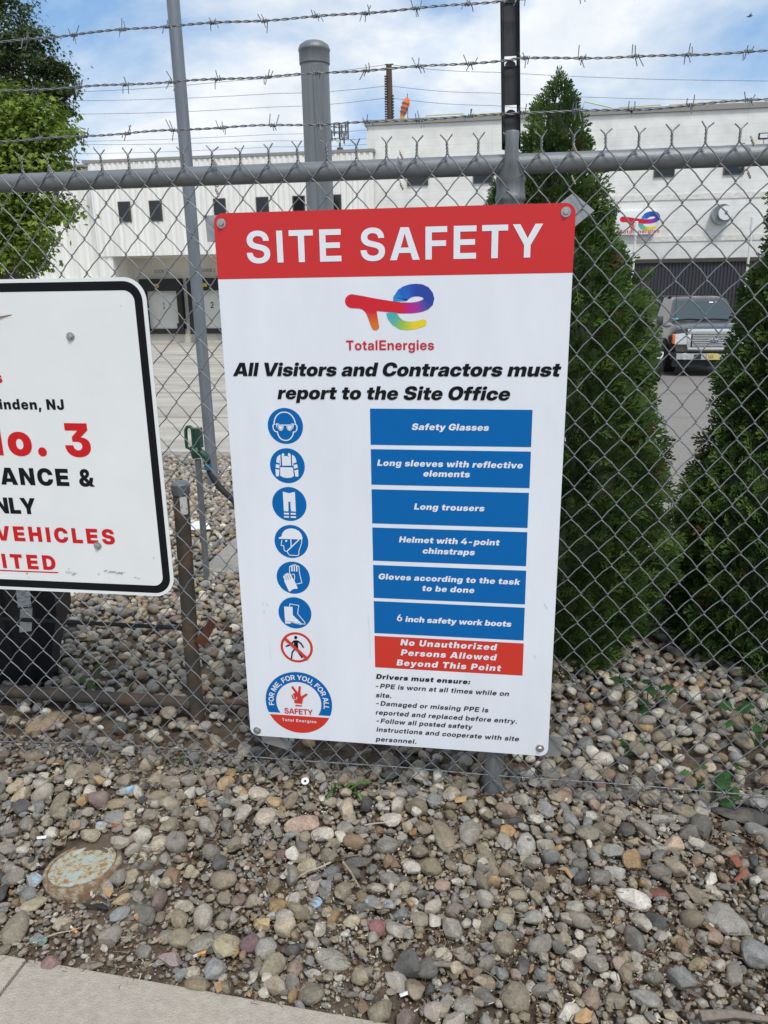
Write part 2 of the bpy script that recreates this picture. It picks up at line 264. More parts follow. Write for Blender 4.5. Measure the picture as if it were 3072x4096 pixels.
# ------------------------------------------------------------------ lettering
BOLD_OUTLINES = '''
65|499|496,0 380,0 344,111 154,111 117,0 3,0 182,510 318,509;250,414 214,293 182,195 316,195 297,255
66|451|38,510 243,510 273,508 292,506 323,498 350,486 366,476 377,466 393,448 400,436 408,417 413,391 412,362 406,334 394,312 376,293 362,282 349,276 322,266 344,262 361,256 379,247 393,237 406,223 417,207 425,190 429,176 432,154 432,135 430,116 424,92 417,78 404,58 394,46 376,32 364,24 338,12 308,4 287,2 263,0 38,0;141,218 141,82 239,82 264,84 286,90 295,95 307,104 316,115 322,130 324,142 324,158 322,169 318,180 312,190 304,198 292,207 272,215 248,218;141,426 141,298 241,298 257,300 269,303 282,310 296,322 300,328 305,339 308,351 308,367 306,380 304,388 298,399 288,410 282,414 265,422 247,426
67|508|384,22 360,10 338,2 313,-4 292,-7 279,-8 240,-8 217,-4 194,0 162,12 141,22 121,35 105,48 90,63 74,81 64,95 48,123 36,153 29,180 25,202 22,233 22,261 24,299 29,329 35,352 43,374 52,395 72,426 89,446 105,462 121,474 138,486 160,496 176,503 199,510 218,514 245,517 272,518 298,516 319,512 348,504 382,488 405,474 423,459 434,448 449,429 462,409 470,393 482,357 487,330 382,330 376,352 366,372 355,387 344,398 331,408 311,417 285,424 256,424 231,421 213,416 199,409 182,397 169,385 156,369 150,359 140,337 134,316 128,282 128,240 131,207 140,175 152,147 170,124 189,106 212,94 239,86 269,84 287,86 299,88 313,93 327,100 344,112 355,123 363,133 373,151 382,179 488,179 485,162 478,138 469,114 456,91 440,69 423,50 403,34
68|491|38,0 38,509 220,510 246,508 269,506 292,502 315,495 337,486 370,468 387,455 404,438 416,425 434,399 448,371 454,354 462,327 466,305 468,281 469,241 466,205 462,183 456,160 448,137 438,117 426,99 404,71 387,54 370,42 353,32 332,21 312,14 290,8 265,3 225,0;143,88 229,89 255,92 274,98 298,108 315,120 334,140 347,164 356,192 360,209 363,236 363,274 360,298 356,318 348,345 334,369 328,377 310,393 297,402 286,408 260,416 233,420 143,420
69|425|403,0 38,0 38,510 404,509 403,419 143,419 143,301 384,301 383,214 143,214 143,90 403,90
70|407|38,0 38,509 392,510 392,419 143,419 143,294 375,294 375,207 143,206 143,0
71|515|196,510 217,514 244,517 271,518 293,516 318,512 334,508 358,500 382,488 403,476 416,466 437,446 446,435 466,405 474,386 482,365 486,338 379,338 374,356 364,376 355,388 337,404 320,414 301,420 282,424 257,424 238,422 225,420 206,412 190,403 178,394 164,379 156,367 144,344 138,331 132,304 128,269 128,240 129,221 134,191 140,175 144,163 156,142 164,131 179,116 192,105 207,97 227,90 238,87 264,84 290,86 312,91 337,102 352,114 362,123 370,134 380,152 385,171 386,190 276,190 276,270 490,270 490,197 486,165 482,146 476,127 461,95 440,66 425,50 411,38 380,18 362,10 330,0 305,-6 276,-8 240,-8 219,-5 195,0 175,6 157,14 136,25 120,36 104,49 86,66 73,83 63,97 49,123 42,138 31,173 25,203 22,225 22,248 22,284 25,307 32,341 42,373 52,394 64,414 76,431 88,445 106,462 122,475 139,486 162,498
72|503|464,0 360,0 359,214 143,214 143,0 38,0 38,510 143,509 143,304 359,304 360,509 464,509
73|188|42,0 42,509 146,509 146,0
74|393|356,510 356,144 356,127 352,104 346,84 336,64 326,49 318,41 309,32 295,21 279,12 262,4 236,-3 205,-7 161,-6 138,-3 118,2 95,12 80,22 70,30 51,49 40,67 31,85 25,106 21,131 20,188 119,188 120,143 124,121 128,111 136,101 144,94 158,86 175,82 189,81 202,82 220,89 233,99 240,107 246,120 250,133 252,146 252,509
75|480|475,0 355,0 211,218 143,140 143,0 38,0 38,510 143,509 143,272 220,363 345,510 470,509 280,289
76|390|38,510 143,509 143,90 374,90 374,0 38,0
77|626|38,509 192,509 276,273 314,145 350,271 434,509 587,510 588,0 484,0 484,268 488,393 441,239 355,0 270,1 184,239 138,386 142,255 142,0 38,0
78|508|38,510 149,509 317,242 366,155 364,231 364,509 470,509 469,0 359,0 358,1 206,242 141,354 143,285 143,0 38,0
79|523|326,0 305,-5 273,-8 239,-8 219,-5 195,0 176,6 159,13 136,26 121,35 101,52 78,76 66,93 53,114 43,135 36,156 30,178 25,202 22,233 22,276 24,303 29,329 35,352 42,373 52,394 64,414 76,431 88,445 106,462 121,474 146,490 175,503 194,509 217,514 237,516 256,518 287,516 321,511 347,504 365,496 385,486 402,474 422,458 444,434 457,417 470,395 480,374 488,352 494,330 498,305 501,281 502,242 498,204 494,179 488,157 480,135 470,115 459,95 446,77 429,58 405,38 385,24 364,13 347,6;253,424 225,420 201,410 187,401 174,390 156,369 144,346 139,333 132,305 128,269 128,232 132,204 139,176 150,150 158,138 170,123 191,105 214,93 233,88 249,85 275,85 293,88 309,93 330,104 348,118 367,141 380,164 386,180 391,201 396,236 396,273 392,303 384,335 372,360 366,371 354,385 333,404 310,416 284,423
80|442|38,0 38,509 239,510 273,508 292,504 323,496 339,488 363,474 373,466 388,452 402,432 416,404 423,375 425,355 425,329 420,296 410,269 394,242 373,219 351,203 334,194 306,184 289,180 258,176 143,175 143,0;143,421 143,264 243,264 258,266 274,270 286,276 300,286 308,295 316,308 321,325 322,340 322,356 318,371 312,384 303,395 294,403 283,410 273,414 251,420 240,421
82|455|38,510 242,510 265,508 295,504 326,496 354,482 376,466 398,443 406,430 415,413 422,393 426,374 428,355 428,330 426,312 422,295 412,268 404,255 394,241 374,220 359,210 338,197 439,0 327,0 236,178 143,178 143,0 38,0;143,263 241,262 253,264 277,270 296,280 306,289 316,302 321,314 324,328 326,344 324,362 319,376 310,390 300,401 290,408 275,416 261,420 246,422 143,422
83|457|140,504 174,513 195,516 219,518 264,516 285,512 311,505 327,498 343,490 355,483 371,470 386,453 396,441 408,415 417,386 420,353 322,353 318,375 314,384 308,395 299,406 286,416 275,422 265,426 242,430 219,431 205,430 184,424 170,418 161,411 150,400 144,391 140,379 140,360 145,345 154,334 167,325 182,318 200,312 302,288 346,274 368,262 388,249 406,231 418,214 428,189 432,162 432,141 430,122 422,92 408,66 400,55 387,42 366,25 340,12 322,4 304,0 272,-6 248,-8 214,-8 189,-6 148,2 120,12 103,20 79,38 66,50 54,64 43,82 36,99 30,116 26,133 24,149 24,167 125,167 127,150 132,134 138,120 146,109 160,98 177,88 191,83 212,79 227,78 252,79 267,82 286,88 296,92 310,102 321,115 326,128 328,139 328,149 325,162 318,174 302,187 288,194 262,204 159,227 118,242 95,254 72,272 59,286 49,301 43,313 38,328 35,344 34,358 34,378 36,393 44,419 51,433 59,445 80,468 97,482 111,491
84|445|275,0 170,0 170,419 15,419 15,510 430,509 429,419 275,419
85|493|37,510 140,509 140,183 142,159 146,147 153,132 162,119 175,106 189,96 203,90 216,86 236,83 258,83 277,86 294,92 309,100 322,110 334,124 345,142 350,157 354,185 354,509 456,509 456,168 454,142 444,109 430,81 412,57 398,42 386,32 371,22 345,10 324,2 306,-2 285,-6 261,-8 232,-8 208,-6 169,2 152,8 133,16 107,32 94,43 72,68 55,94 48,110 42,133 38,158
86|494|3,509 118,509 201,259 250,96 298,261 378,509 490,509 316,0 182,1
87|698|694,509 557,0 440,0 370,271 349,363 332,286 258,1 140,1 3,510 116,509 176,253 203,122 230,246 295,510 402,509 468,248 495,123 522,258 582,509
89|483|294,0 192,0 192,191 3,510 123,510 215,348 244,295 270,345 360,510 480,509 294,190
97|387|351,0 253,0 253,51 251,50 245,40 235,27 217,12 206,6 192,0 164,-6 124,-5 92,2 79,7 65,15 53,24 43,35 33,50 26,69 22,90 22,113 24,130 30,146 36,158 46,171 57,180 69,188 84,196 102,202 141,211 208,218 233,224 242,228 248,232 251,239 252,245 252,255 250,263 244,273 239,279 229,286 221,290 201,294 176,292 164,290 152,284 142,276 135,268 131,260 128,246 34,246 36,269 44,292 56,313 62,320 78,334 88,342 104,350 136,362 150,365 176,368 216,368 251,363 281,354 306,340 317,330 328,318 336,306 344,290 349,272 351,257;252,168 228,160 163,148 148,144 137,138 125,127 120,116 118,105 118,98 124,85 131,76 137,72 149,67 165,64 192,65 209,70 220,75 231,82 238,89 244,99 248,108 252,125
98|418|36,510 136,509 136,311 148,327 161,341 173,350 188,358 202,363 220,367 234,368 259,368 277,365 299,358 312,352 325,344 338,334 352,320 364,306 372,292 379,279 388,257 394,234 396,217 398,172 396,144 394,126 389,108 380,85 372,68 364,54 356,44 341,28 324,16 314,10 286,-2 259,-7 233,-8 205,-3 185,4 164,18 148,34 135,56 135,0 36,0;223,74 240,78 258,86 273,100 280,110 289,128 294,149 297,175 296,196 294,213 290,231 282,248 273,262 260,274 245,282 231,286 210,287 193,284 177,278 166,270 151,253 142,236 136,218 132,191 132,171 134,150 139,132 149,111 160,98 170,88 187,80 201,76
99|389|303,20 289,12 272,4 257,-1 237,-6 215,-8 189,-8 165,-6 135,2 118,9 96,22 81,33 68,45 50,70 39,89 30,111 22,145 20,168 20,193 22,215 25,231 35,263 52,295 66,313 79,326 105,345 134,358 151,364 169,367 191,369 214,369 247,364 278,354 296,346 312,335 334,314 350,292 358,277 365,258 370,237 370,226 273,226 270,239 264,255 255,267 248,274 241,278 225,285 212,288 194,288 180,285 165,278 154,271 146,263 138,252 132,239 124,210 122,191 122,163 125,143 131,123 138,108 150,94 164,83 178,76 193,74 212,74 225,76 240,82 254,93 262,105 268,116 273,136 370,135 368,116 364,100 358,84 350,68 340,54 330,42 320,32
100|418|382,510 382,0 284,0 283,56 271,36 256,20 239,8 213,-3 185,-8 160,-7 132,-2 104,10 91,18 73,32 54,55 46,68 37,87 29,109 24,128 20,166 20,195 22,218 30,254 37,273 46,292 64,318 75,330 92,344 120,358 143,366 160,368 195,368 213,364 230,358 243,352 258,340 270,327 282,311 282,509;195,74 217,76 230,79 247,88 261,100 272,116 280,132 284,149 286,167 287,185 284,211 279,231 269,251 253,269 240,278 226,284 208,287 191,286 173,282 159,274 148,265 138,251 128,231 124,214 122,192 122,169 125,143 131,124 138,109 148,97 161,86 173,80
101|393|132,358 147,363 166,367 187,369 210,369 237,366 269,356 287,347 301,338 315,328 329,313 346,290 359,265 368,240 373,212 374,194 374,155 118,155 119,141 122,125 128,112 136,98 146,87 158,78 170,72 186,68 194,68 218,68 233,71 246,76 260,85 268,93 274,103 279,114 371,114 368,102 360,80 354,69 342,51 330,40 313,26 293,13 279,6 247,-4 215,-8 189,-8 168,-6 150,-2 133,2 105,16 91,25 75,39 59,56 52,67 42,82 35,98 25,129 22,146 20,168 20,192 22,215 25,231 31,252 36,264 48,288 60,306 70,316 95,338 119,352;280,220 276,237 272,249 263,264 252,275 243,282 229,288 215,292 204,292 188,292 176,290 162,285 149,278 138,266 130,255 124,244 119,223 119,220
102|260|72,0 72,282 6,282 6,361 72,361 72,418 74,434 77,448 89,471 102,485 115,494 136,502 162,508 188,510 246,510 246,430 203,430 191,428 184,424 178,418 175,412 172,402 172,361 246,361 246,282 172,282 172,0
103|418|382,361 382,3 380,-21 377,-39 368,-65 360,-79 346,-98 333,-110 323,-118 311,-125 295,-132 270,-140 256,-144 221,-148 190,-148 172,-146 132,-138 116,-132 99,-124 78,-108 59,-87 46,-63 40,-42 38,-31 135,-31 138,-41 144,-50 155,-60 171,-68 186,-72 199,-74 219,-73 240,-68 255,-60 264,-52 274,-37 278,-29 282,-7 283,61 268,38 261,30 247,20 227,8 213,4 197,1 166,0 147,2 132,6 106,16 93,24 77,36 62,52 54,62 38,89 28,116 22,151 20,169 20,197 24,234 33,264 46,292 62,316 85,338 98,348 116,357 143,366 160,368 184,368 206,366 225,360 243,351 258,340 271,326 283,309 283,361;194,80 210,80 226,84 241,90 253,98 268,114 277,131 283,149 286,171 287,188 284,214 280,231 269,253 254,270 241,280 226,286 208,288 191,288 176,284 160,277 147,266 137,252 129,235 124,217 122,196 122,173 125,148 131,129 138,114 147,103 160,92 173,86
104|410|36,510 136,509 136,306 154,329 167,342 178,350 191,358 204,362 218,366 242,368 274,366 284,364 304,358 315,352 332,339 340,331 353,314 360,299 367,282 370,267 374,245 374,0 274,0 274,214 272,231 266,249 258,261 250,268 235,277 214,282 200,282 187,280 176,276 166,270 157,264 151,256 144,245 140,233 137,218 136,201 136,0 36,0
105|172|36,361 136,361 136,0 36,0;142,475 144,461 143,452 140,442 136,432 122,418 113,412 102,408 94,406 78,406 64,410 56,413 49,418 40,427 35,433 30,445 28,452 28,468 32,481 35,487 40,493 51,504 56,507 70,512 79,514 92,514 102,512 115,507 122,502 132,493 136,488
107|385|36,510 136,509 136,223 143,229 264,361 382,361 241,204 389,0 272,0 165,146 136,114 136,0 36,0
108|180|38,0 38,510 138,510 138,0
109|619|583,0 482,0 482,222 480,241 474,258 470,264 458,274 452,278 438,284 420,286 400,282 388,277 381,272 375,267 368,257 363,248 360,236 358,218 358,0 261,0 261,225 259,242 256,250 250,262 237,274 228,280 218,284 200,286 189,284 178,282 160,272 147,256 142,247 138,236 136,213 136,0 36,0 36,361 132,361 133,296 140,312 149,324 163,340 172,346 185,355 196,360 210,364 225,368 247,368 269,366 281,362 303,352 314,344 330,328 338,317 346,298 358,320 377,340 397,353 423,364 453,368 484,367 505,362 530,350 550,333 564,316 575,292 582,264 583,243
110|410|374,0 274,0 274,214 272,231 266,249 258,261 250,268 235,277 214,282 200,282 187,280 176,276 166,270 157,264 151,256 144,245 140,233 137,218 136,201 136,0 36,0 36,361 134,361 135,304 144,318 154,329 167,342 178,350 191,358 204,362 232,368 262,368 284,364 294,362 315,352 329,342 340,331 353,314 364,292 370,270 372,255 374,237
111|406|95,23 82,32 67,47 52,67 43,81 30,112 22,145 20,168 20,193 24,226 30,248 36,264 52,294 71,318 92,336 106,345 134,358 167,366 193,369 214,369 236,367 254,364 285,353 313,337 324,328 339,314 354,294 362,281 376,251 384,217 386,200 386,173 384,147 381,127 370,95 356,68 346,55 332,40 308,20 288,10 275,4 255,-2 240,-6 215,-8 191,-8 167,-6 152,-2 126,6 107,16;201,288 179,284 165,278 154,270 140,254 131,237 126,220 122,198 122,169 124,151 129,129 138,109 148,96 160,86 173,79 187,75 206,74 226,76 240,82 251,90 266,107 275,123 281,142 284,159 285,186 282,212 279,226 270,247 262,260 250,272 233,282 219,286
112|418|36,-143 36,361 135,361 135,312 150,331 168,347 189,358 209,365 234,368 259,368 287,362 312,352 325,344 338,334 352,320 364,306 372,292 380,275 388,257 394,234 396,217 398,189 396,144 394,126 386,99 372,68 364,54 346,34 324,16 308,6 291,0 273,-5 259,-7 233,-8 219,-6 206,-3 188,4 175,11 159,24 148,36 138,54 136,54 136,-143;223,74 240,78 258,86 273,100 280,110 289,128 294,149 297,175 296,196 294,213 290,231 282,248 273,262 260,274 245,282 231,286 210,287 193,284 177,278 166,270 151,253 142,236 136,218 132,191 132,171 134,150 139,132 149,111 160,98 170,88 187,80 201,76
114|261|36,0 36,361 133,361 134,300 140,317 150,332 161,344 173,353 191,360 208,363 251,362 252,277 226,278 201,278 189,276 176,272 162,263 152,253 144,238 140,227 137,212 136,196 136,0
115|364|77,344 99,355 121,362 135,365 167,368 192,368 211,367 244,360 273,348 284,342 298,331 316,312 326,296 332,281 336,259 336,246 244,246 242,256 239,267 233,276 225,284 213,291 193,296 167,296 158,294 147,290 139,284 132,277 128,269 127,262 128,250 130,245 138,236 148,230 170,222 239,210 275,200 295,192 309,183 319,176 330,164 340,146 344,133 346,118 346,101 344,87 337,67 326,48 310,31 300,23 274,8 243,-2 218,-7 202,-8 185,-9 157,-8 118,0 88,12 69,24 58,32 44,46 38,56 31,67 25,81 20,101 19,114 117,114 120,100 124,92 132,81 137,77 150,69 159,66 174,64 202,64 222,70 230,76 237,82 244,95 244,107 241,114 235,122 228,127 215,133 203,136 134,150 101,158 79,168 65,177 51,190 40,203 34,217 28,241 27,264 31,286 40,306 46,316 62,332
116|258|243,0 165,0 131,6 111,14 97,23 86,34 81,41 76,53 71,68 68,90 68,282 6,282 6,361 68,361 69,460 169,460 169,361 243,361 243,282 169,282 169,106 170,97 174,89 178,85 188,80 198,79 243,79
117|410|36,361 136,361 136,153 138,131 140,121 148,106 160,92 175,84 195,80 211,80 221,81 234,85 243,90 249,94 260,107 266,116 270,129 274,151 274,361 374,361 374,0 275,0 275,57 266,44 255,30 235,13 223,6 209,0 192,-5 179,-7 147,-7 128,-4 115,0 96,8 86,15 69,31 56,48 46,68 40,92 37,108 36,133
118|388|4,361 110,361 171,178 195,98 220,180 279,361 384,361 250,0 138,1
119|573|569,361 457,0 354,0 310,146 287,238 267,163 219,0 115,1 4,361 110,361 150,206 173,102 200,213 241,361 332,361 374,205 399,102 428,229 462,360
120|376|4,0 133,183 13,361 123,361 154,311 190,250 224,310 258,361 366,361 244,186 371,0 261,0 225,56 189,116 152,57 114,0
121|388|45,-143 44,-63 98,-63 113,-58 118,-54 126,-43 143,2 4,361 110,361 176,167 194,105 212,162 279,361 383,361 225,-56 214,-81 203,-98 196,-108 178,-124 162,-133 145,-139 129,-142 115,-143
122|366|33,361 330,361 330,289 155,80 333,80 333,0 33,0 33,68 212,280 33,281
48|451|247,-8 215,-8 193,-6 167,0 150,6 131,14 117,24 103,34 88,50 76,64 60,91 49,114 42,135 32,177 26,226 26,282 31,329 42,376 50,399 66,430 76,445 89,461 104,476 129,494 149,504 168,510 185,514 209,517 242,517 264,514 285,510 302,504 320,495 335,485 348,475 364,459 374,447 388,426 397,407 408,379 416,353 420,330 425,285 425,224 420,178 414,152 405,121 394,96 384,77 364,50 349,35 322,16 302,6 284,0 265,-5;226,434 205,431 186,424 171,412 162,403 154,391 140,363 132,337 127,304 124,266 126,220 130,187 140,147 150,123 162,105 181,88 197,80 206,78 222,76 245,78 265,86 280,96 296,114 306,134 316,159 322,189 326,235 326,282 322,323 312,361 301,386 288,405 275,417 266,424 247,431
49|451|401,0 66,0 66,84 191,85 191,412 71,336 71,429 197,510 292,509 292,85 401,84
50|451|45,0 44,77 230,236 274,276 287,292 299,310 305,324 309,344 309,363 306,381 299,396 288,410 278,419 265,426 251,431 227,434 209,432 191,427 174,418 162,406 152,393 144,371 140,356 139,334 43,334 43,354 48,384 53,404 64,430 73,444 86,461 103,478 115,486 144,502 174,512 208,517 234,518 261,516 292,509 308,504 332,492 350,480 369,462 384,442 397,418 404,391 407,369 406,337 402,314 398,304 389,284 378,266 364,246 350,231 306,189 186,85 409,84 410,0
51|451|60,510 390,509 390,427 253,300 286,298 316,292 333,286 358,273 376,258 388,245 401,223 410,199 414,171 414,140 409,112 398,85 383,60 362,38 352,30 326,14 294,1 279,-3 257,-6 239,-8 211,-8 188,-6 168,-2 134,8 118,16 103,26 93,33 75,50 62,66 54,80 46,95 36,122 32,152 31,168 131,168 132,150 136,134 142,119 152,105 163,94 182,82 198,76 214,74 233,74 251,77 264,82 283,93 294,104 302,116 308,130 313,153 312,177 308,192 304,200 291,217 274,230 250,239 230,242 143,243 143,307 266,424 60,424
52|451|367,0 270,0 270,110 16,110 16,191 240,510 344,509 123,192 270,192 270,317 367,318 368,192 436,191 436,110 368,110
54|451|338,510 209,326 230,330 252,332 278,330 307,323 323,317 346,304 363,290 377,276 388,260 399,241 405,225 411,200 413,183 413,152 410,127 403,104 391,78 372,52 359,39 341,24 325,15 308,7 293,2 264,-5 247,-7 222,-8 195,-6 180,-3 160,2 145,8 128,16 106,29 94,39 79,54 62,77 48,104 44,120 40,137 38,158 38,179 42,208 50,237 69,277 97,323 226,510;193,80 210,76 230,74 248,77 261,82 278,91 293,105 302,119 309,133 314,150 314,175 312,191 308,204 298,221 283,238 269,248 257,253 241,257 219,258 205,256 189,251 173,242 162,232 150,217 142,200 138,182 136,163 139,143 144,127 153,112 164,98 181,86
57|451|113,0 242,183 219,178 193,178 171,180 142,187 128,192 104,206 91,216 75,232 60,253 52,270 43,296 40,311 38,331 38,361 43,388 48,406 56,423 69,445 79,457 92,470 107,482 125,494 153,506 172,512 188,514 209,516 237,516 275,512 307,502 335,487 358,470 381,445 390,430 402,408 408,390 411,373 414,339 412,318 410,303 400,272 381,230 356,189 225,0;250,432 235,434 213,434 194,430 181,423 169,414 158,403 148,390 140,370 137,354 137,332 141,312 148,296 156,284 170,270 181,262 200,254 217,252 235,252 255,256 271,263 284,272 298,288 307,304 312,317 314,334 314,355 310,372 302,391 294,404 280,417 269,424
46|188|72,-2 57,8 48,17 41,29 38,36 36,52 37,60 41,75 47,85 56,95 66,102 73,106 92,110 103,110 117,106 133,96 142,87 149,74 152,60 153,53 152,44 149,30 145,22 136,11 129,4 117,-2 102,-6 88,-6
44|188|28,-106 53,83 150,83 98,-106
58|188|72,-2 57,8 48,17 41,29 38,36 36,52 37,60 41,75 47,85 56,95 66,102 73,106 92,110 103,110 117,106 133,96 142,87 149,74 152,60 153,53 152,44 149,30 145,22 136,11 129,4 117,-2 102,-6 88,-6;110,234 102,233 88,233 80,234 66,240 57,246 48,256 44,261 38,275 36,291 37,299 38,306 44,320 52,330 60,338 66,342 79,347 93,349 103,348 117,345 124,342 133,335 142,326 146,320 151,307 153,292 152,283 149,269 145,261 140,255 131,245 124,240
38|453|458,0 351,0 320,35 305,24 281,12 260,4 238,-2 201,-8 179,-8 155,-6 125,1 101,10 88,18 76,25 61,38 48,51 40,62 28,89 22,109 20,120 20,151 26,177 38,199 54,219 80,244 114,269 88,307 72,339 68,353 64,375 64,388 66,411 72,433 81,453 96,474 110,486 119,493 142,505 170,513 193,516 210,516 230,514 260,505 279,495 296,482 304,474 316,458 322,447 328,430 332,408 332,387 331,375 323,348 313,329 298,309 276,288 234,258 320,159 330,179 338,201 342,222 343,246 428,245 427,223 424,198 416,158 404,124 395,108 382,88;265,97 166,208 154,200 137,184 129,174 122,163 118,147 119,130 122,117 130,105 141,92 159,81 174,76 188,74 215,76 240,83;185,316 226,345 239,359 248,377 250,393 247,408 242,415 235,423 227,428 220,432 211,434 197,434 181,430 171,426 162,418 158,411 154,402 151,384 152,374 156,362 168,339
45|451|110,160 110,241 342,241 341,160
47|255|253,533 90,-76 2,-76 165,532 166,533
'''
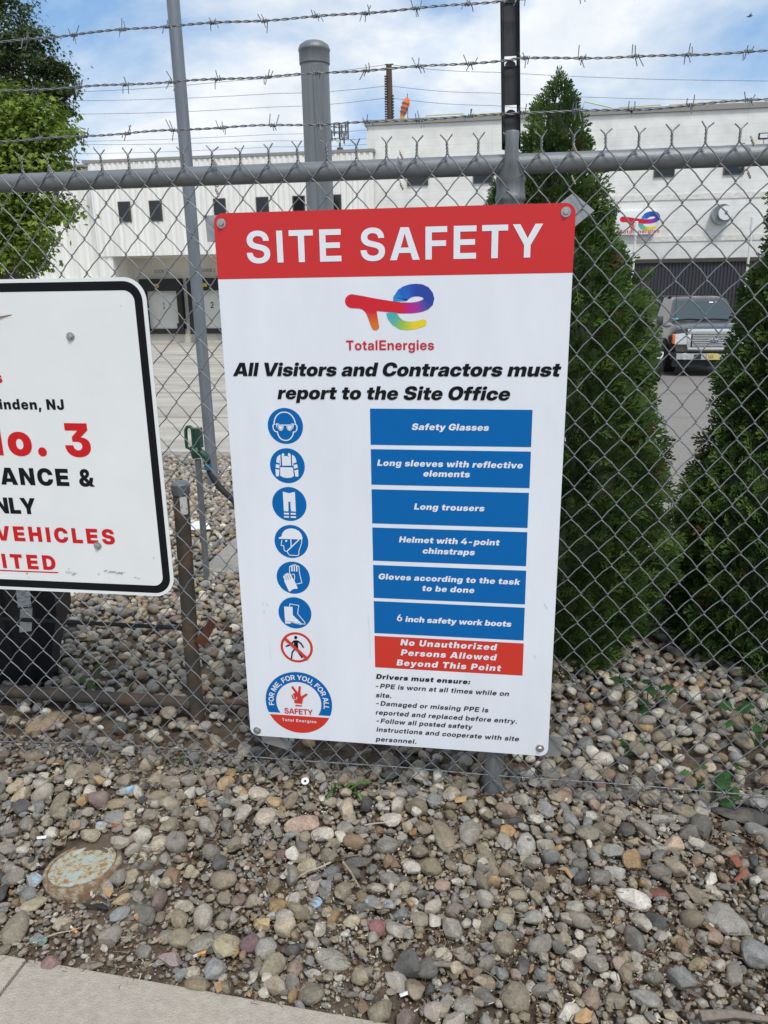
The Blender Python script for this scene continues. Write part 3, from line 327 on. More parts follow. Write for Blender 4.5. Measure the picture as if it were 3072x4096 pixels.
BLACK_OUTLINES = '''
65|535|535,0 375,0 351,84 181,84 155,0 0,0 171,510 362,509;267,380 214,193 319,193
66|455|28,510 249,510 281,508 301,506 331,498 362,486 377,476 389,466 404,450 417,428 421,417 426,395 425,366 422,352 418,338 405,315 399,307 381,291 357,277 328,268 351,265 368,260 386,251 401,240 415,226 426,211 432,198 440,177 442,158 442,130 439,109 434,92 428,80 416,60 399,42 386,32 371,23 346,12 319,4 288,0 28,0;166,107 250,107 263,110 276,116 287,125 290,130 296,143 298,155 297,165 294,175 291,183 286,190 275,199 268,202 256,206 248,207 166,207;166,308 236,308 251,310 262,314 268,319 275,326 280,334 282,343 284,362 282,371 278,380 266,393 258,398 246,402 240,402 166,402
67|511|389,23 366,12 345,4 323,-2 295,-6 278,-8 238,-8 216,-5 192,0 175,5 146,17 120,32 101,45 87,58 70,76 58,92 46,112 36,132 28,153 22,177 17,202 14,237 14,272 17,307 22,332 28,356 36,377 47,399 58,418 70,433 87,452 113,474 135,487 154,496 175,504 197,510 235,516 270,518 294,516 319,512 338,508 373,494 390,486 414,470 429,457 446,440 460,422 472,402 482,382 489,361 496,333 497,317 355,317 348,340 343,351 334,364 323,375 311,384 292,391 276,394 260,394 243,393 223,388 212,382 198,372 186,360 178,347 170,331 162,308 158,284 157,254 160,217 166,189 176,164 188,146 206,130 224,122 249,116 273,115 293,118 311,126 326,137 340,154 350,173 355,192 498,191 493,164 484,134 472,107 462,90 442,65 430,53 410,36
68|498|28,510 225,510 265,507 298,502 318,496 340,488 361,478 380,467 396,455 413,440 429,423 440,408 452,389 462,369 470,350 476,329 480,304 483,282 484,261 483,226 476,183 470,162 462,139 452,119 431,88 416,71 398,55 380,42 362,31 344,22 319,13 278,4 233,0 28,0;170,392 170,118 235,118 257,121 278,128 297,138 314,155 326,174 335,200 340,235 340,273 335,308 328,330 317,350 303,366 293,373 275,382 255,388 229,392
69|442|28,510 422,509 422,389 170,389 170,312 402,312 402,196 170,196 170,121 422,120 422,0 28,0
70|423|28,0 28,509 410,510 410,389 170,389 170,298 396,298 396,183 170,183 170,0
71|518|113,36 97,48 80,65 56,95 46,112 35,135 26,159 21,180 17,203 14,226 14,256 15,288 21,329 28,356 36,377 47,399 58,418 70,433 87,452 101,464 122,480 154,496 174,504 197,510 218,514 242,517 271,518 294,516 320,512 349,504 373,496 390,488 411,474 431,460 444,446 460,427 474,407 484,386 488,373 494,349 495,334 351,334 346,351 337,366 327,376 312,386 294,392 274,394 254,394 234,390 213,382 199,372 185,358 174,340 164,316 159,288 157,255 158,225 164,197 173,171 185,151 200,136 217,126 228,121 246,116 258,115 280,115 297,117 309,120 324,126 337,134 342,139 350,149 356,160 360,173 360,183 268,183 268,284 499,284 499,204 496,169 492,149 484,125 473,101 460,80 444,62 430,48 405,29 389,20 369,10 350,4 308,-6 277,-8 239,-8 217,-5 194,0 173,6 153,13 132,24
72|509|481,0 339,0 339,198 170,198 170,0 28,0 28,510 170,509 170,319 339,319 339,509 481,509
73|205|32,0 32,509 173,509 173,0
74|410|382,510 382,154 381,130 377,108 370,87 360,67 349,50 340,41 333,34 317,22 297,10 276,2 252,-4 226,-7 207,-8 167,-7 142,-4 117,4 98,11 79,22 64,34 48,51 36,69 27,89 20,111 16,136 16,202 146,202 148,147 152,134 158,123 171,114 186,110 206,110 213,112 224,118 232,127 235,133 239,145 240,160 240,509
75|510|510,0 348,0 231,194 170,118 169,0 28,0 28,510 170,509 170,294 337,510 500,509 323,291
76|403|28,510 170,509 170,121 389,120 389,0 28,0
77|647|28,509 240,509 289,339 324,204 356,329 407,509 620,510 620,0 480,0 480,215 485,363 448,224 381,0 266,0 202,211 163,356 167,205 167,0 28,0
78|517|28,510 172,510 300,304 349,216 348,272 348,509 490,509 489,0 345,0 226,191 168,292 170,239 170,0 28,0
79|522|387,22 367,12 344,4 306,-5 285,-8 238,-8 216,-5 192,0 175,5 146,17 120,32 101,45 87,58 70,76 58,92 46,112 36,132 28,153 22,177 17,202 14,237 14,272 17,307 22,332 28,356 36,377 47,399 58,418 70,433 87,452 113,474 135,487 154,496 175,504 197,510 218,514 242,517 281,517 305,514 328,510 350,504 377,492 405,476 421,464 435,452 452,433 464,417 476,399 486,379 494,355 500,333 506,305 508,264 508,229 505,200 500,176 494,154 486,133 476,111 464,91 452,75 427,50 404,32;252,115 270,115 293,119 311,127 318,132 331,143 344,159 353,179 360,202 364,227 365,267 362,297 354,329 344,349 334,364 324,373 313,381 292,390 273,394 249,394 225,388 205,378 190,364 178,348 169,329 162,308 158,278 157,254 160,214 169,180 179,159 188,146 199,136 212,126 230,119
80|454|28,0 28,509 244,510 278,508 301,504 335,494 359,482 377,471 400,449 418,426 430,399 436,383 440,363 442,341 442,322 440,300 436,282 425,251 409,224 388,202 376,192 348,175 318,164 300,159 267,154 170,154 169,0;170,271 234,270 248,272 267,276 283,286 295,300 300,310 302,323 303,333 301,349 298,358 291,369 283,377 272,384 251,391 237,392 170,392
82|466|28,510 244,510 283,507 317,500 346,489 363,480 377,471 400,449 410,438 423,416 430,399 436,383 440,363 442,341 441,313 439,298 431,268 424,252 416,238 408,227 394,213 380,201 364,190 457,0 309,0 233,160 170,159 169,0 28,0;170,270 247,270 266,275 282,284 292,295 298,305 302,319 303,330 302,344 298,356 288,373 281,379 271,386 253,392 243,394 170,394
83|480|388,26 356,10 324,0 304,-4 259,-8 223,-8 191,-6 157,0 139,6 105,20 86,32 68,47 58,58 47,73 38,89 28,117 22,150 22,170 156,170 158,158 162,145 168,135 177,124 186,118 197,112 208,108 227,104 252,104 263,105 277,108 291,113 300,118 308,125 315,136 317,144 316,156 313,164 308,170 296,180 282,186 262,192 161,213 138,220 119,228 101,237 84,248 61,270 48,288 41,303 36,319 32,335 32,371 37,397 43,414 50,427 59,442 80,465 103,482 123,494 146,503 181,512 201,516 232,518 280,516 317,508 334,504 363,490 391,472 410,452 420,439 434,412 440,396 446,366 447,348 317,348 316,356 312,368 306,379 298,387 288,394 279,399 264,404 254,405 230,405 214,402 202,398 192,392 182,383 176,374 174,367 175,354 178,346 184,339 194,332 206,326 225,320 319,302 343,295 369,286 394,274 412,261 427,247 440,229 446,218 452,203 457,177 457,141 452,110 446,95 440,80 425,59 412,45
84|459|301,0 158,0 158,389 14,389 14,510 446,509 445,389 301,389
85|494|28,510 166,509 166,185 166,177 170,162 176,151 184,139 193,130 211,118 224,114 239,112 255,112 270,114 283,118 296,126 310,139 314,145 321,157 326,172 328,184 328,509 466,509 466,170 464,145 454,112 444,90 430,67 406,43 390,30 364,16 346,8 328,2 309,-2 271,-8 222,-8 202,-6 172,0 146,8 133,14 116,23 100,33 84,46 64,68 52,85 40,111 34,127 28,162
86|525|0,509 156,509 223,288 266,134 302,270 370,509 525,509 359,0 170,1
87|726|726,509 591,0 434,0 376,236 363,300 352,247 292,0 135,0 0,510 154,509 198,299 221,178 240,273 294,510 432,509 484,282 505,178 532,320 572,509
89|511|327,0 190,0 190,174 0,510 162,510 229,380 259,318 278,362 350,510 512,509 327,174
97|408|378,0 246,0 245,50 244,50 236,37 228,27 216,16 206,9 184,-1 156,-6 118,-6 85,2 61,13 52,19 40,30 33,40 24,57 18,78 17,96 18,119 22,136 28,152 40,171 50,180 63,190 88,202 107,208 129,212 184,218 219,224 226,226 237,232 242,240 244,246 243,253 241,258 236,264 231,268 214,274 195,274 179,270 168,264 164,259 160,251 157,242 32,242 36,265 44,290 56,311 71,328 80,336 96,346 113,354 129,360 153,365 171,368 191,369 224,369 249,367 271,364 300,355 328,341 350,323 360,309 370,290 376,271 378,253;244,156 221,150 178,141 161,134 150,125 146,116 145,104 148,94 154,88 161,83 172,80 180,78 200,80 212,84 223,89 236,101 243,114 244,121
98|438|30,510 166,509 166,314 183,336 195,348 207,356 226,364 240,367 257,369 276,369 294,367 309,364 322,359 337,352 355,340 368,328 388,305 395,293 406,270 413,250 417,233 420,215 422,182 420,142 417,127 410,100 402,81 395,66 384,49 373,36 360,24 348,15 322,2 295,-6 276,-8 255,-8 237,-6 212,3 194,15 178,32 171,43 165,56 164,0 30,0;230,262 216,262 203,258 191,252 183,245 174,234 168,222 164,210 162,191 162,171 164,156 168,142 175,127 188,112 196,106 208,102 223,99 237,100 247,103 256,108 266,117 272,127 277,138 280,149 284,170 284,192 281,211 277,224 271,237 262,249 253,256 241,260
99|408|40,279 58,305 73,321 89,334 108,346 122,353 155,364 174,367 198,369 222,369 246,366 281,358 299,351 322,338 337,327 348,317 362,301 374,283 382,265 388,246 392,223 393,211 263,211 261,222 258,233 250,245 242,254 234,258 222,262 205,263 199,262 185,256 176,250 168,239 161,226 157,213 154,192 154,169 156,153 161,135 172,116 186,104 195,100 204,98 219,98 228,100 243,108 252,117 258,128 263,151 393,151 392,130 388,108 380,86 370,68 360,55 348,42 334,30 318,20 302,11 284,4 247,-6 223,-8 196,-8 173,-6 157,-3 138,2 122,8 93,24 69,44 49,67 40,82 32,97 22,128 18,146 16,166 16,181 18,211 22,233 26,249
100|438|408,510 408,0 273,0 273,56 266,43 260,32 244,15 225,3 200,-6 182,-8 161,-8 143,-6 114,2 90,14 79,22 65,36 50,54 42,66 35,81 28,100 20,127 18,142 16,182 18,215 20,233 24,250 32,270 42,293 50,305 69,328 80,338 102,352 128,364 143,367 162,369 181,369 198,367 215,362 230,356 244,346 256,335 271,314 272,509;207,262 196,260 186,256 172,244 166,236 160,224 156,211 154,192 154,170 157,149 160,138 166,127 172,117 181,109 190,104 201,100 215,99 228,101 242,107 249,112 262,127 270,142 274,156 276,171 276,191 274,206 270,220 263,234 255,244 246,252 233,259 221,262
101|408|80,326 107,346 138,359 172,367 194,369 218,369 256,364 269,360 292,351 321,334 344,315 357,299 368,284 377,266 384,247 390,223 394,199 393,148 149,148 148,142 150,132 154,121 158,112 169,100 184,92 204,87 227,88 246,93 259,101 266,109 272,118 392,118 386,94 376,74 362,54 348,41 332,28 319,20 298,10 278,2 255,-4 239,-6 223,-8 195,-8 174,-6 155,-2 124,8 94,24 69,45 58,57 44,76 32,97 26,112 18,147 16,167 16,194 18,214 22,232 32,262 40,279 48,292 58,305;150,224 267,224 268,226 264,237 260,247 254,254 246,262 235,267 225,270 205,272 183,268 174,263 166,257 158,249 154,240
102|298|73,0 73,257 7,257 7,361 73,361 74,408 76,430 80,442 88,459 95,470 106,482 121,492 146,502 179,508 208,510 284,510 284,406 244,406 234,404 225,402 216,395 212,387 210,380 210,361 284,361 284,257 210,257 210,0
103|438|408,361 408,4 406,-14 400,-39 392,-60 386,-73 378,-85 358,-106 334,-123 304,-136 271,-144 232,-148 199,-148 167,-144 145,-140 128,-136 111,-128 94,-119 81,-110 68,-97 53,-78 40,-52 34,-25 162,-24 168,-35 174,-42 190,-50 204,-54 221,-54 241,-50 251,-44 260,-37 263,-32 269,-18 272,7 272,66 258,42 240,24 220,14 203,8 187,6 155,6 130,10 114,16 90,28 66,47 52,65 42,78 29,106 20,136 16,169 16,202 20,236 30,269 38,284 47,301 64,323 78,336 89,344 115,359 140,366 162,369 180,369 199,366 218,360 234,352 247,342 261,328 272,312 272,361;201,264 191,262 179,254 170,245 164,236 158,222 154,204 154,172 157,158 162,143 168,132 176,123 185,116 196,112 208,110 221,110 232,113 245,119 258,131 265,141 271,154 274,167 276,178 276,203 273,216 266,233 258,244 250,252 241,258 228,264 220,265
104|433|30,510 166,509 166,303 184,327 196,340 207,348 218,356 231,361 248,366 264,368 298,368 319,365 330,362 340,357 357,346 368,336 379,323 388,307 395,289 400,269 403,244 403,0 266,0 266,205 266,213 261,228 253,240 240,249 223,254 206,253 198,251 188,246 176,234 168,216 166,197 166,0 30,0
105|196|30,361 166,361 166,0 30,0;168,469 170,458 170,439 166,426 161,416 157,411 143,398 132,392 120,388 105,385 90,385 76,387 61,392 48,400 40,408 34,417 27,432 25,441 25,460 27,470 32,483 38,491 51,503 62,509 76,514 90,516 110,516 126,512 134,508 147,500 156,492 162,484
107|411|30,510 166,509 166,244 168,244 259,361 414,361 286,202 417,0 263,0 186,124 166,100 166,0 30,0
108|197|28,0 28,510 165,510 165,0
109|645|616,0 479,0 479,215 478,222 473,237 462,250 457,254 446,259 428,260 417,258 404,250 394,237 388,221 388,212 388,0 258,0 258,216 256,222 250,240 240,252 231,257 225,259 207,260 194,258 183,250 174,239 167,221 166,212 166,0 30,0 30,361 160,361 161,290 166,302 175,319 187,334 196,342 208,352 223,360 237,364 254,368 280,369 296,367 318,360 334,352 350,340 362,327 369,315 377,294 388,318 403,336 423,350 448,362 474,368 504,369 531,364 546,359 558,353 577,339 588,328 596,317 608,291 614,265 616,246
110|433|404,0 266,0 266,205 265,215 258,233 248,244 240,249 232,252 223,254 210,254 198,251 184,244 174,232 171,224 168,211 166,197 166,0 30,0 30,361 164,361 165,300 175,316 184,327 205,347 220,356 248,366 264,368 292,369 319,365 340,357 351,350 364,340 379,323 390,301 398,280 402,255 404,230
111|425|384,80 374,65 362,49 343,32 331,24 300,8 283,2 263,-4 226,-8 199,-8 176,-6 157,-2 136,4 113,13 95,23 70,42 50,66 41,79 32,97 22,128 18,146 16,166 16,195 18,215 22,233 27,252 40,281 50,296 65,313 82,328 94,337 126,354 158,364 177,367 201,369 224,369 252,366 268,364 289,358 313,348 329,338 352,321 366,307 376,295 385,280 392,266 404,234 409,199 410,175 407,144 404,127 398,109;218,98 232,102 242,108 252,116 260,127 266,140 270,155 272,175 271,194 268,213 264,225 258,237 252,245 242,254 233,258 221,262 208,262 198,260 186,256 172,243 166,235 160,221 156,205 154,192 154,169 156,156 160,140 166,126 174,115 184,107 197,100 207,98
112|438|30,-143 30,361 164,361 165,316 168,317 182,337 197,350 215,360 237,366 257,369 276,369 297,366 322,359 346,346 370,326 388,305 395,293 404,276 413,250 420,218 422,180 420,146 417,127 408,94 402,81 390,57 378,42 366,30 348,15 338,9 325,2 310,-2 295,-6 276,-8 255,-8 243,-6 222,-1 210,4 194,16 184,26 176,36 168,53 166,54 166,-143;230,262 216,262 203,258 191,252 183,245 174,234 168,222 164,210 162,191 162,171 164,156 168,142 175,127 188,112 196,106 208,102 223,99 237,100 247,103 256,108 266,117 272,127 277,138 280,149 284,170 284,192 281,211 277,224 271,237 262,249 253,256 241,260
114|291|30,0 30,361 162,361 163,296 170,315 180,333 187,342 201,351 212,356 228,360 246,361 285,361 286,252 229,252 209,247 194,239 183,228 176,218 170,203 166,177 166,0
115|391|48,320 67,336 83,346 99,354 114,358 136,364 177,368 207,368 228,366 245,364 271,358 288,352 307,342 321,334 334,323 347,308 359,288 366,265 368,253 369,241 245,241 244,250 241,256 231,268 218,274 200,278 180,276 167,272 159,264 157,259 156,253 158,247 163,242 180,234 286,215 317,206 341,193 351,186 360,177 369,163 376,145 378,128 378,112 376,96 370,75 364,63 350,46 330,27 318,19 295,8 261,-3 235,-8 217,-9 182,-9 164,-8 149,-6 121,1 104,7 80,18 67,26 51,40 35,58 25,74 17,93 14,105 13,118 147,118 152,103 163,92 178,84 196,82 215,83 228,88 238,96 240,100 240,107 238,113 233,118 216,126 132,140 115,143 91,150 67,162 58,168 44,181 33,196 27,209 22,231 20,252 22,270 28,289 34,302
116|293|279,0 181,0 162,2 140,7 116,16 100,26 90,35 82,46 76,60 71,74 68,89 68,107 68,257 7,257 7,361 68,361 68,460 204,460 204,361 279,361 279,257 204,257 204,126 206,118 208,112 212,108 224,104 279,104
117|433|30,361 166,361 166,161 168,147 174,130 179,122 185,116 201,109 209,108 223,108 238,111 245,115 252,121 260,134 266,151 266,161 266,361 403,361 404,0 269,0 268,61 258,44 249,34 228,14 213,4 200,-1 185,-5 169,-8 139,-8 116,-4 104,-1 91,5 75,15 67,22 53,39 43,58 36,80 30,108 30,120
118|413|-2,361 141,361 190,191 208,124 273,360 414,361 285,0 128,0
119|612|614,361 503,0 362,0 323,132 306,196 293,144 250,0 109,1 -1,361 142,360 172,228 191,132 214,230 247,361 366,361 399,230 421,132 442,245 468,361
120|394|-1,0 123,183 9,361 154,361 199,274 246,361 390,361 272,188 395,0 249,0 198,95 173,49 145,0
121|413|44,-143 44,-39 104,-39 116,-36 123,-32 127,-27 132,-16 137,1 -2,361 141,361 206,138 220,186 273,360 414,361 262,-47 248,-78 234,-101 217,-118 206,-126 193,-133 175,-139 157,-142 141,-143
122|392|34,361 356,361 356,268 197,103 359,103 359,0 34,0 34,88 196,256 34,257
48|451|269,-5 249,-8 214,-8 179,-4 161,0 141,6 122,15 103,26 83,43 68,59 54,78 44,95 36,114 28,137 18,178 12,230 12,279 14,305 18,331 24,362 34,392 43,411 54,431 66,448 80,464 106,485 121,494 142,504 160,510 181,514 220,518 244,517 271,514 291,510 310,504 329,494 344,486 361,473 376,458 397,431 406,415 416,393 428,359 434,331 437,307 440,266 439,226 437,202 428,154 422,133 408,97 397,78 383,59 362,37 344,24 327,14 309,6 290,0;232,408 209,406 193,400 178,388 168,375 160,357 152,327 148,299 146,264 146,221 150,194 156,162 163,145 172,128 186,114 200,106 211,102 224,101 243,103 258,109 267,115 274,122 282,134 291,151 298,172 303,204 306,237 306,272 302,309 297,339 288,365 277,383 265,396 250,404
49|451|410,0 58,0 58,110 176,110 176,384 63,316 62,433 188,510 314,509 314,110 410,110
50|451|33,0 32,99 257,281 272,297 282,313 288,326 290,339 290,355 286,372 280,384 272,392 261,400 250,405 234,408 220,408 206,406 196,402 182,392 173,382 166,370 162,358 158,343 157,326 28,326 28,347 30,364 36,391 44,412 52,429 60,442 81,466 93,476 117,492 137,502 155,508 187,515 207,517 235,518 264,516 279,513 313,504 328,498 356,482 377,466 397,442 406,427 416,402 422,373 422,344 419,321 412,298 397,268 386,253 370,235 347,212 317,186 225,110 423,110 424,0
51|451|40,510 402,509 402,405 281,296 307,294 333,289 351,282 372,271 390,256 401,244 414,222 422,202 426,177 426,144 421,117 416,100 406,80 392,61 378,46 358,30 335,16 316,8 280,-3 261,-6 236,-8 207,-8 177,-6 141,2 122,10 104,18 90,27 70,44 56,58 44,74 30,100 21,126 17,144 15,175 148,175 148,163 152,149 158,134 164,124 173,114 183,108 197,101 212,98 229,98 242,100 256,106 269,116 280,129 286,141 289,156 290,173 286,190 278,203 266,215 249,224 225,228 140,229 140,304 241,398 40,398
52|451|385,0 255,0 255,98 6,99 6,206 214,510 352,509 146,203 255,203 255,317 385,317 386,203 445,203 445,99 386,98
54|451|352,510 233,332 249,334 288,332 307,329 333,321 350,314 373,298 388,285 400,269 414,245 420,229 426,203 428,185 428,158 426,136 422,121 412,93 402,77 386,56 372,42 361,33 347,24 330,14 296,2 268,-4 253,-6 212,-6 173,-2 155,3 124,15 94,32 68,55 51,76 42,91 30,121 24,153 23,181 24,198 32,234 46,269 58,291 78,325 203,510;184,110 195,104 211,100 218,98 240,100 256,104 267,110 276,118 284,127 291,141 294,152 296,168 296,184 292,196 286,210 280,217 267,230 255,236 244,240 231,242 211,241 199,238 188,232 176,223 168,213 160,201 157,190 155,178 156,158 160,142 164,132 174,120
57|451|99,0 218,178 195,176 166,177 144,180 118,188 102,196 80,210 68,221 51,240 44,251 32,278 28,292 24,320 23,347 26,372 32,397 40,417 56,443 67,456 80,468 98,482 118,494 150,506 171,512 200,516 243,516 279,510 295,506 326,495 343,486 358,476 382,455 396,439 408,422 417,402 422,387 426,369 428,351 427,314 422,284 408,247 394,218 376,188 248,0;262,276 276,287 284,296 290,308 294,321 296,337 296,353 292,366 286,378 281,386 271,396 257,404 248,408 235,410 217,410 201,407 190,402 180,396 170,386 164,376 158,361 155,347 155,331 158,316 164,302 170,292 184,280 195,274 206,270 218,268 234,268 251,271
46|188|163,83 165,70 164,54 160,37 156,29 151,22 137,8 129,2 112,-4 98,-6 84,-6 67,-2 59,2 47,12 37,22 28,37 25,46 23,59 24,75 28,91 32,101 43,114 52,122 59,127 75,134 87,136 105,135 120,131 130,126 144,116 151,107 156,101
44|188|14,-116 35,93 161,93 108,-115
58|188|163,83 165,70 164,54 160,37 156,29 151,22 137,8 129,2 112,-4 98,-6 84,-6 67,-2 59,2 47,12 37,22 28,37 25,46 23,59 24,75 28,91 32,101 43,114 52,122 59,127 75,134 87,136 105,135 120,131 130,126 144,116 151,107 156,101;163,260 160,252 151,236 144,228 130,218 120,212 105,208 87,208 75,210 68,212 52,222 43,229 32,243 28,253 24,268 23,284 25,297 28,306 37,322 47,332 59,341 67,345 84,350 98,350 112,348 121,345 137,336 148,326 156,314 160,306 164,290 165,274
38|476|485,0 348,0 321,28 306,19 283,8 245,-2 205,-8 177,-8 160,-6 127,0 112,5 93,14 79,22 64,33 44,53 32,72 21,97 16,124 16,136 17,156 20,172 26,186 34,200 44,214 70,239 104,263 87,290 72,320 68,332 64,351 63,365 63,385 68,414 77,439 86,454 95,466 114,484 133,498 147,504 167,512 197,516 226,516 247,514 261,510 286,499 307,484 326,464 340,440 346,422 348,409 350,380 348,363 344,349 340,336 332,320 313,294 293,276 258,250 323,179 333,198 340,220 344,241 346,265 454,265 452,222 448,195 442,168 435,145 426,125 414,103 404,89;246,108 171,188 154,171 148,157 148,136 150,127 154,120 165,109 178,102 197,99 220,100 233,104;197,320 229,342 238,350 245,361 249,376 248,386 241,398 232,405 223,408 213,409 198,407 187,402 181,396 176,388 174,380 174,368 176,358 182,344
45|451|106,143 107,246 345,246 345,143
47|278|279,533 115,-76 -1,-76 162,533
'''
GLYPHS = {}
for w_, text_ in (('B', BOLD_OUTLINES), ('K', BLACK_OUTLINES)):
    for row in text_.strip().split('\n'):
        ch, adv, cs = row.split('|')
        GLYPHS[w_ + chr(int(ch))] = (int(adv), [[tuple(map(int, p.split(','))) for p in c.split(' ')] for c in cs.split(';')])
def set_line(s, w='B'):
    """contours per glyph in font units, and pen positions"""
    x = 0.0; res = []
    for ch in s:
        if ch == ' ': x += 175; continue
        adv, cs = GLYPHS[w + ch]
        res.append((x, cs)); x += adv
    return res
def line_shapes(s, x0, x1, zb, cap, bold='B', ital=0.0, wide=1.0):
    w = bold if isinstance(bold, str) else ('K' if bold[0] >= 26 else 'B')
    g = set_line(s, w); k = cap / 509.0; kx = k * wide
    lo = min(q[0] for c in g[0][1] for q in c) + g[0][0]
    hi = max(q[0] for c in g[-1][1] for q in c) + g[-1][0]
    want = (x1 - x0) / kx; extra = (want - (hi - lo)) / max(1, len(s) - 1)
    if extra < -14: kx = kx * want / (hi - lo - 14 * (len(s) - 1)); extra = -14
    out = []; gi = 0
    for i, ch in enumerate(s):
        if ch == ' ': continue
        x, cs = g[gi]; gi += 1
        for c in cs: out.append([(x0 + kx * (x - lo + extra * i + px) + ital * k * py, zb + k * py) for px, py in c])
    return out
def flat(name, shapes, m, parent, fn):
    """printed shapes with holes, filled, on the plane fn(a, b, lift)"""
    cu = bpy.data.curves.new(name, 'CURVE'); cu.dimensions = '2D'; cu.fill_mode = 'BOTH'
    for c in shapes:
        sp = cu.splines.new('POLY'); sp.points.add(len(c) - 1); sp.use_cyclic_u = True
        sp.points.foreach_set('co', [v for p in c for v in (p[0], p[1], 0, 1)])
    o = bpy.data.objects.new(name, cu); COL.objects.link(o)
    me = bpy.data.meshes.new_from_object(o.evaluated_get(bpy.context.evaluated_depsgraph_get()))
    bpy.data.objects.remove(o); bpy.data.curves.remove(cu)
    for v in me.vertices: v.co = fn(v.co.x, v.co.y, 0.0)
    me.name = name; me.materials.clear(); me.materials.append(m)
    ob = bpy.data.objects.new(name, me); COL.objects.link(ob)
    if parent is not None:
        ob.parent = parent
        top = parent
        ob.matrix_parent_inverse = Matrix.Translation(-Vector(parent.location)) if parent.type == 'EMPTY' else Matrix()
    return ob

# ------------------------------------------------------------------ palette
M_soil = mat('soil', (0.120, 0.088, 0.062), 0.95, var=0.5, vscale=14, bump=0.9, bscale=90)
M_conc = mat('sidewalk_concrete', (0.44, 0.395, 0.33), 0.9, var=0.16, vscale=55, bump=0.55, bscale=260)
M_lot = mat('lot_concrete', (0.43, 0.40, 0.345), 0.9, var=0.34, vscale=0.55, stretch=(1, 2.6, 1), bump=0.2, bscale=40)
M_asph = mat('asphalt', (0.24, 0.225, 0.205), 0.93, var=0.30, vscale=34, bump=0.6, bscale=130)
M_slab = mat('slab_concrete', (0.30, 0.28, 0.255), 0.92, var=0.2, vscale=26, bump=0.3, bscale=140)
M_wall = mat('white_block_paint', (0.80, 0.795, 0.765), 0.75, var=0.06, vscale=0.9)
M_metalwall = mat('white_sheet_metal', (0.80, 0.795, 0.76), 0.6, var=0.17, vscale=1.2, stretch=(4, 1, 0.15))
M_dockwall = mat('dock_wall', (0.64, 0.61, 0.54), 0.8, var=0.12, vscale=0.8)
M_edge = mat('roof_edge', (0.26, 0.255, 0.235), 0.6)
M_glass = mat('dark_glass', (0.012, 0.014, 0.016), 0.08, spec=0.6)
M_frame = mat('bronze_frame', (0.055, 0.045, 0.035), 0.5)
M_black = mat('black_rubber', (0.014, 0.014, 0.015), 0.75)
M_doorwhite = mat('dock_door_white', (0.62, 0.62, 0.585), 0.6, var=0.05, vscale=3)
M_yel = mat('safety_yellow', (0.55, 0.36, 0.03), 0.6, var=0.3, vscale=9)
M_darkwall = mat('dark_corrugated', (0.036, 0.038, 0.048), 0.6)
M_railing = mat('pale_yellow_rail', (0.66, 0.60, 0.34), 0.5)
M_wood = mat('pole_wood', (0.10, 0.070, 0.050), 0.9, var=0.35, vscale=6, stretch=(6, 6, 0.4))
M_orange = mat('windsock_orange', (0.85, 0.17, 0.03), 0.7)
M_line = mat('cable_black', (0.10, 0.11, 0.125), 0.6)
M_ant = mat('antenna_grey', (0.10, 0.105, 0.11), 0.6)
M_white = mat('white_plastic', (0.72, 0.73, 0.74), 0.5)
M_letter = mat('stencil_black', (0.03, 0.03, 0.033), 0.7)

# ------------------------------------------------------------------ ground
def grid(xs, ys, zf, name, m, kind='structure'):
    X, Y = np.meshgrid(xs, ys); Z = np.vectorize(zf)(X, Y)
    V = np.stack([X.ravel(), Y.ravel(), Z.ravel()], 1); nx, ny = len(xs), len(ys)
    i = np.arange(nx - 1)[None, :] + np.arange(ny - 1)[:, None] * nx
    F = np.stack([i, i + 1, i + 1 + nx, i + nx], -1).reshape(-1, 4)
    o = mesh_np(name, V, F, m); o['kind'] = kind; return o
def soil_z(x, y):
    w = max(0.0, min(1.0, (3.0 - abs(x - 0.2)) / 0.8)) * max(0.0, min(1.0, (y + 1.3) / 0.4)) * max(0.0, min(1.0, (1.5 - y) / 0.5))
    b = 0.0
    if w > 0: b = 0.022 * noise.noise((x * 4, y * 4, 0.3)) + 0.010 * noise.noise((x * 13, y * 13, 4)) + 0.005 * noise.noise((x * 40, y * 40, 9)) + 0.0035 * noise.noise((x * 95, y * 95, 2))
    return gz(x, y) - 0.012 + w * b
xs = np.concatenate([[-600, -200, -80, -40, -20, -10, -6, -4, -3], np.arange(-2.4, 2.8, 0.013), [3.2, 4, 6, 10, 20, 40, 80, 200, 600]])
ys = np.concatenate([[-40, -15, -6, -3, -2, -1.4], np.arange(-1.1, 0.9, 0.013), np.arange(0.95, 3, 0.1), np.arange(3, 20, 0.75), np.arange(20, 60, 3), [70, 90, 120, 200, 400, 900]])
grid(xs, ys, soil_z, 'ground', M_soil)

# sidewalk in the foreground: slabs with a groove between them
SW_A, SW_B = Vector((-0.477, -0.652, 0)), Vector((0.560, -0.712, 0))
SW_Z = -0.082
sdx = (SW_B - SW_A).normalized(); sdn = Vector((sdx.y, -sdx.x, 0))
b = MB(); joints = [-2.935, -1.42, 0.095, 1.61, 3.1, 4.6]
for a0, a1 in zip(joints[:-1], joints[1:]):
    for n0, n1 in ((0, 1.25), (1.258, 2.6)):
        c = [SW_A + sdx * (a0 + 0.0035) + sdn * n0, SW_A + sdx * (a1 - 0.0035) + sdn * n0, SW_A + sdx * (a1 - 0.0035) + sdn * n1, SW_A + sdx * (a0 + 0.0035) + sdn * n1]
        b.add([(p.x, p.y, SW_Z - 0.10) for p in c] + [(p.x, p.y, SW_Z) for p in c], [(4, 5, 6, 7), (0, 1, 5, 4), (1, 2, 6, 5), (2, 3, 7, 6), (3, 0, 4, 7)])
struct(b.build('sidewalk', M_conc, smooth=30, bevel=0.006))

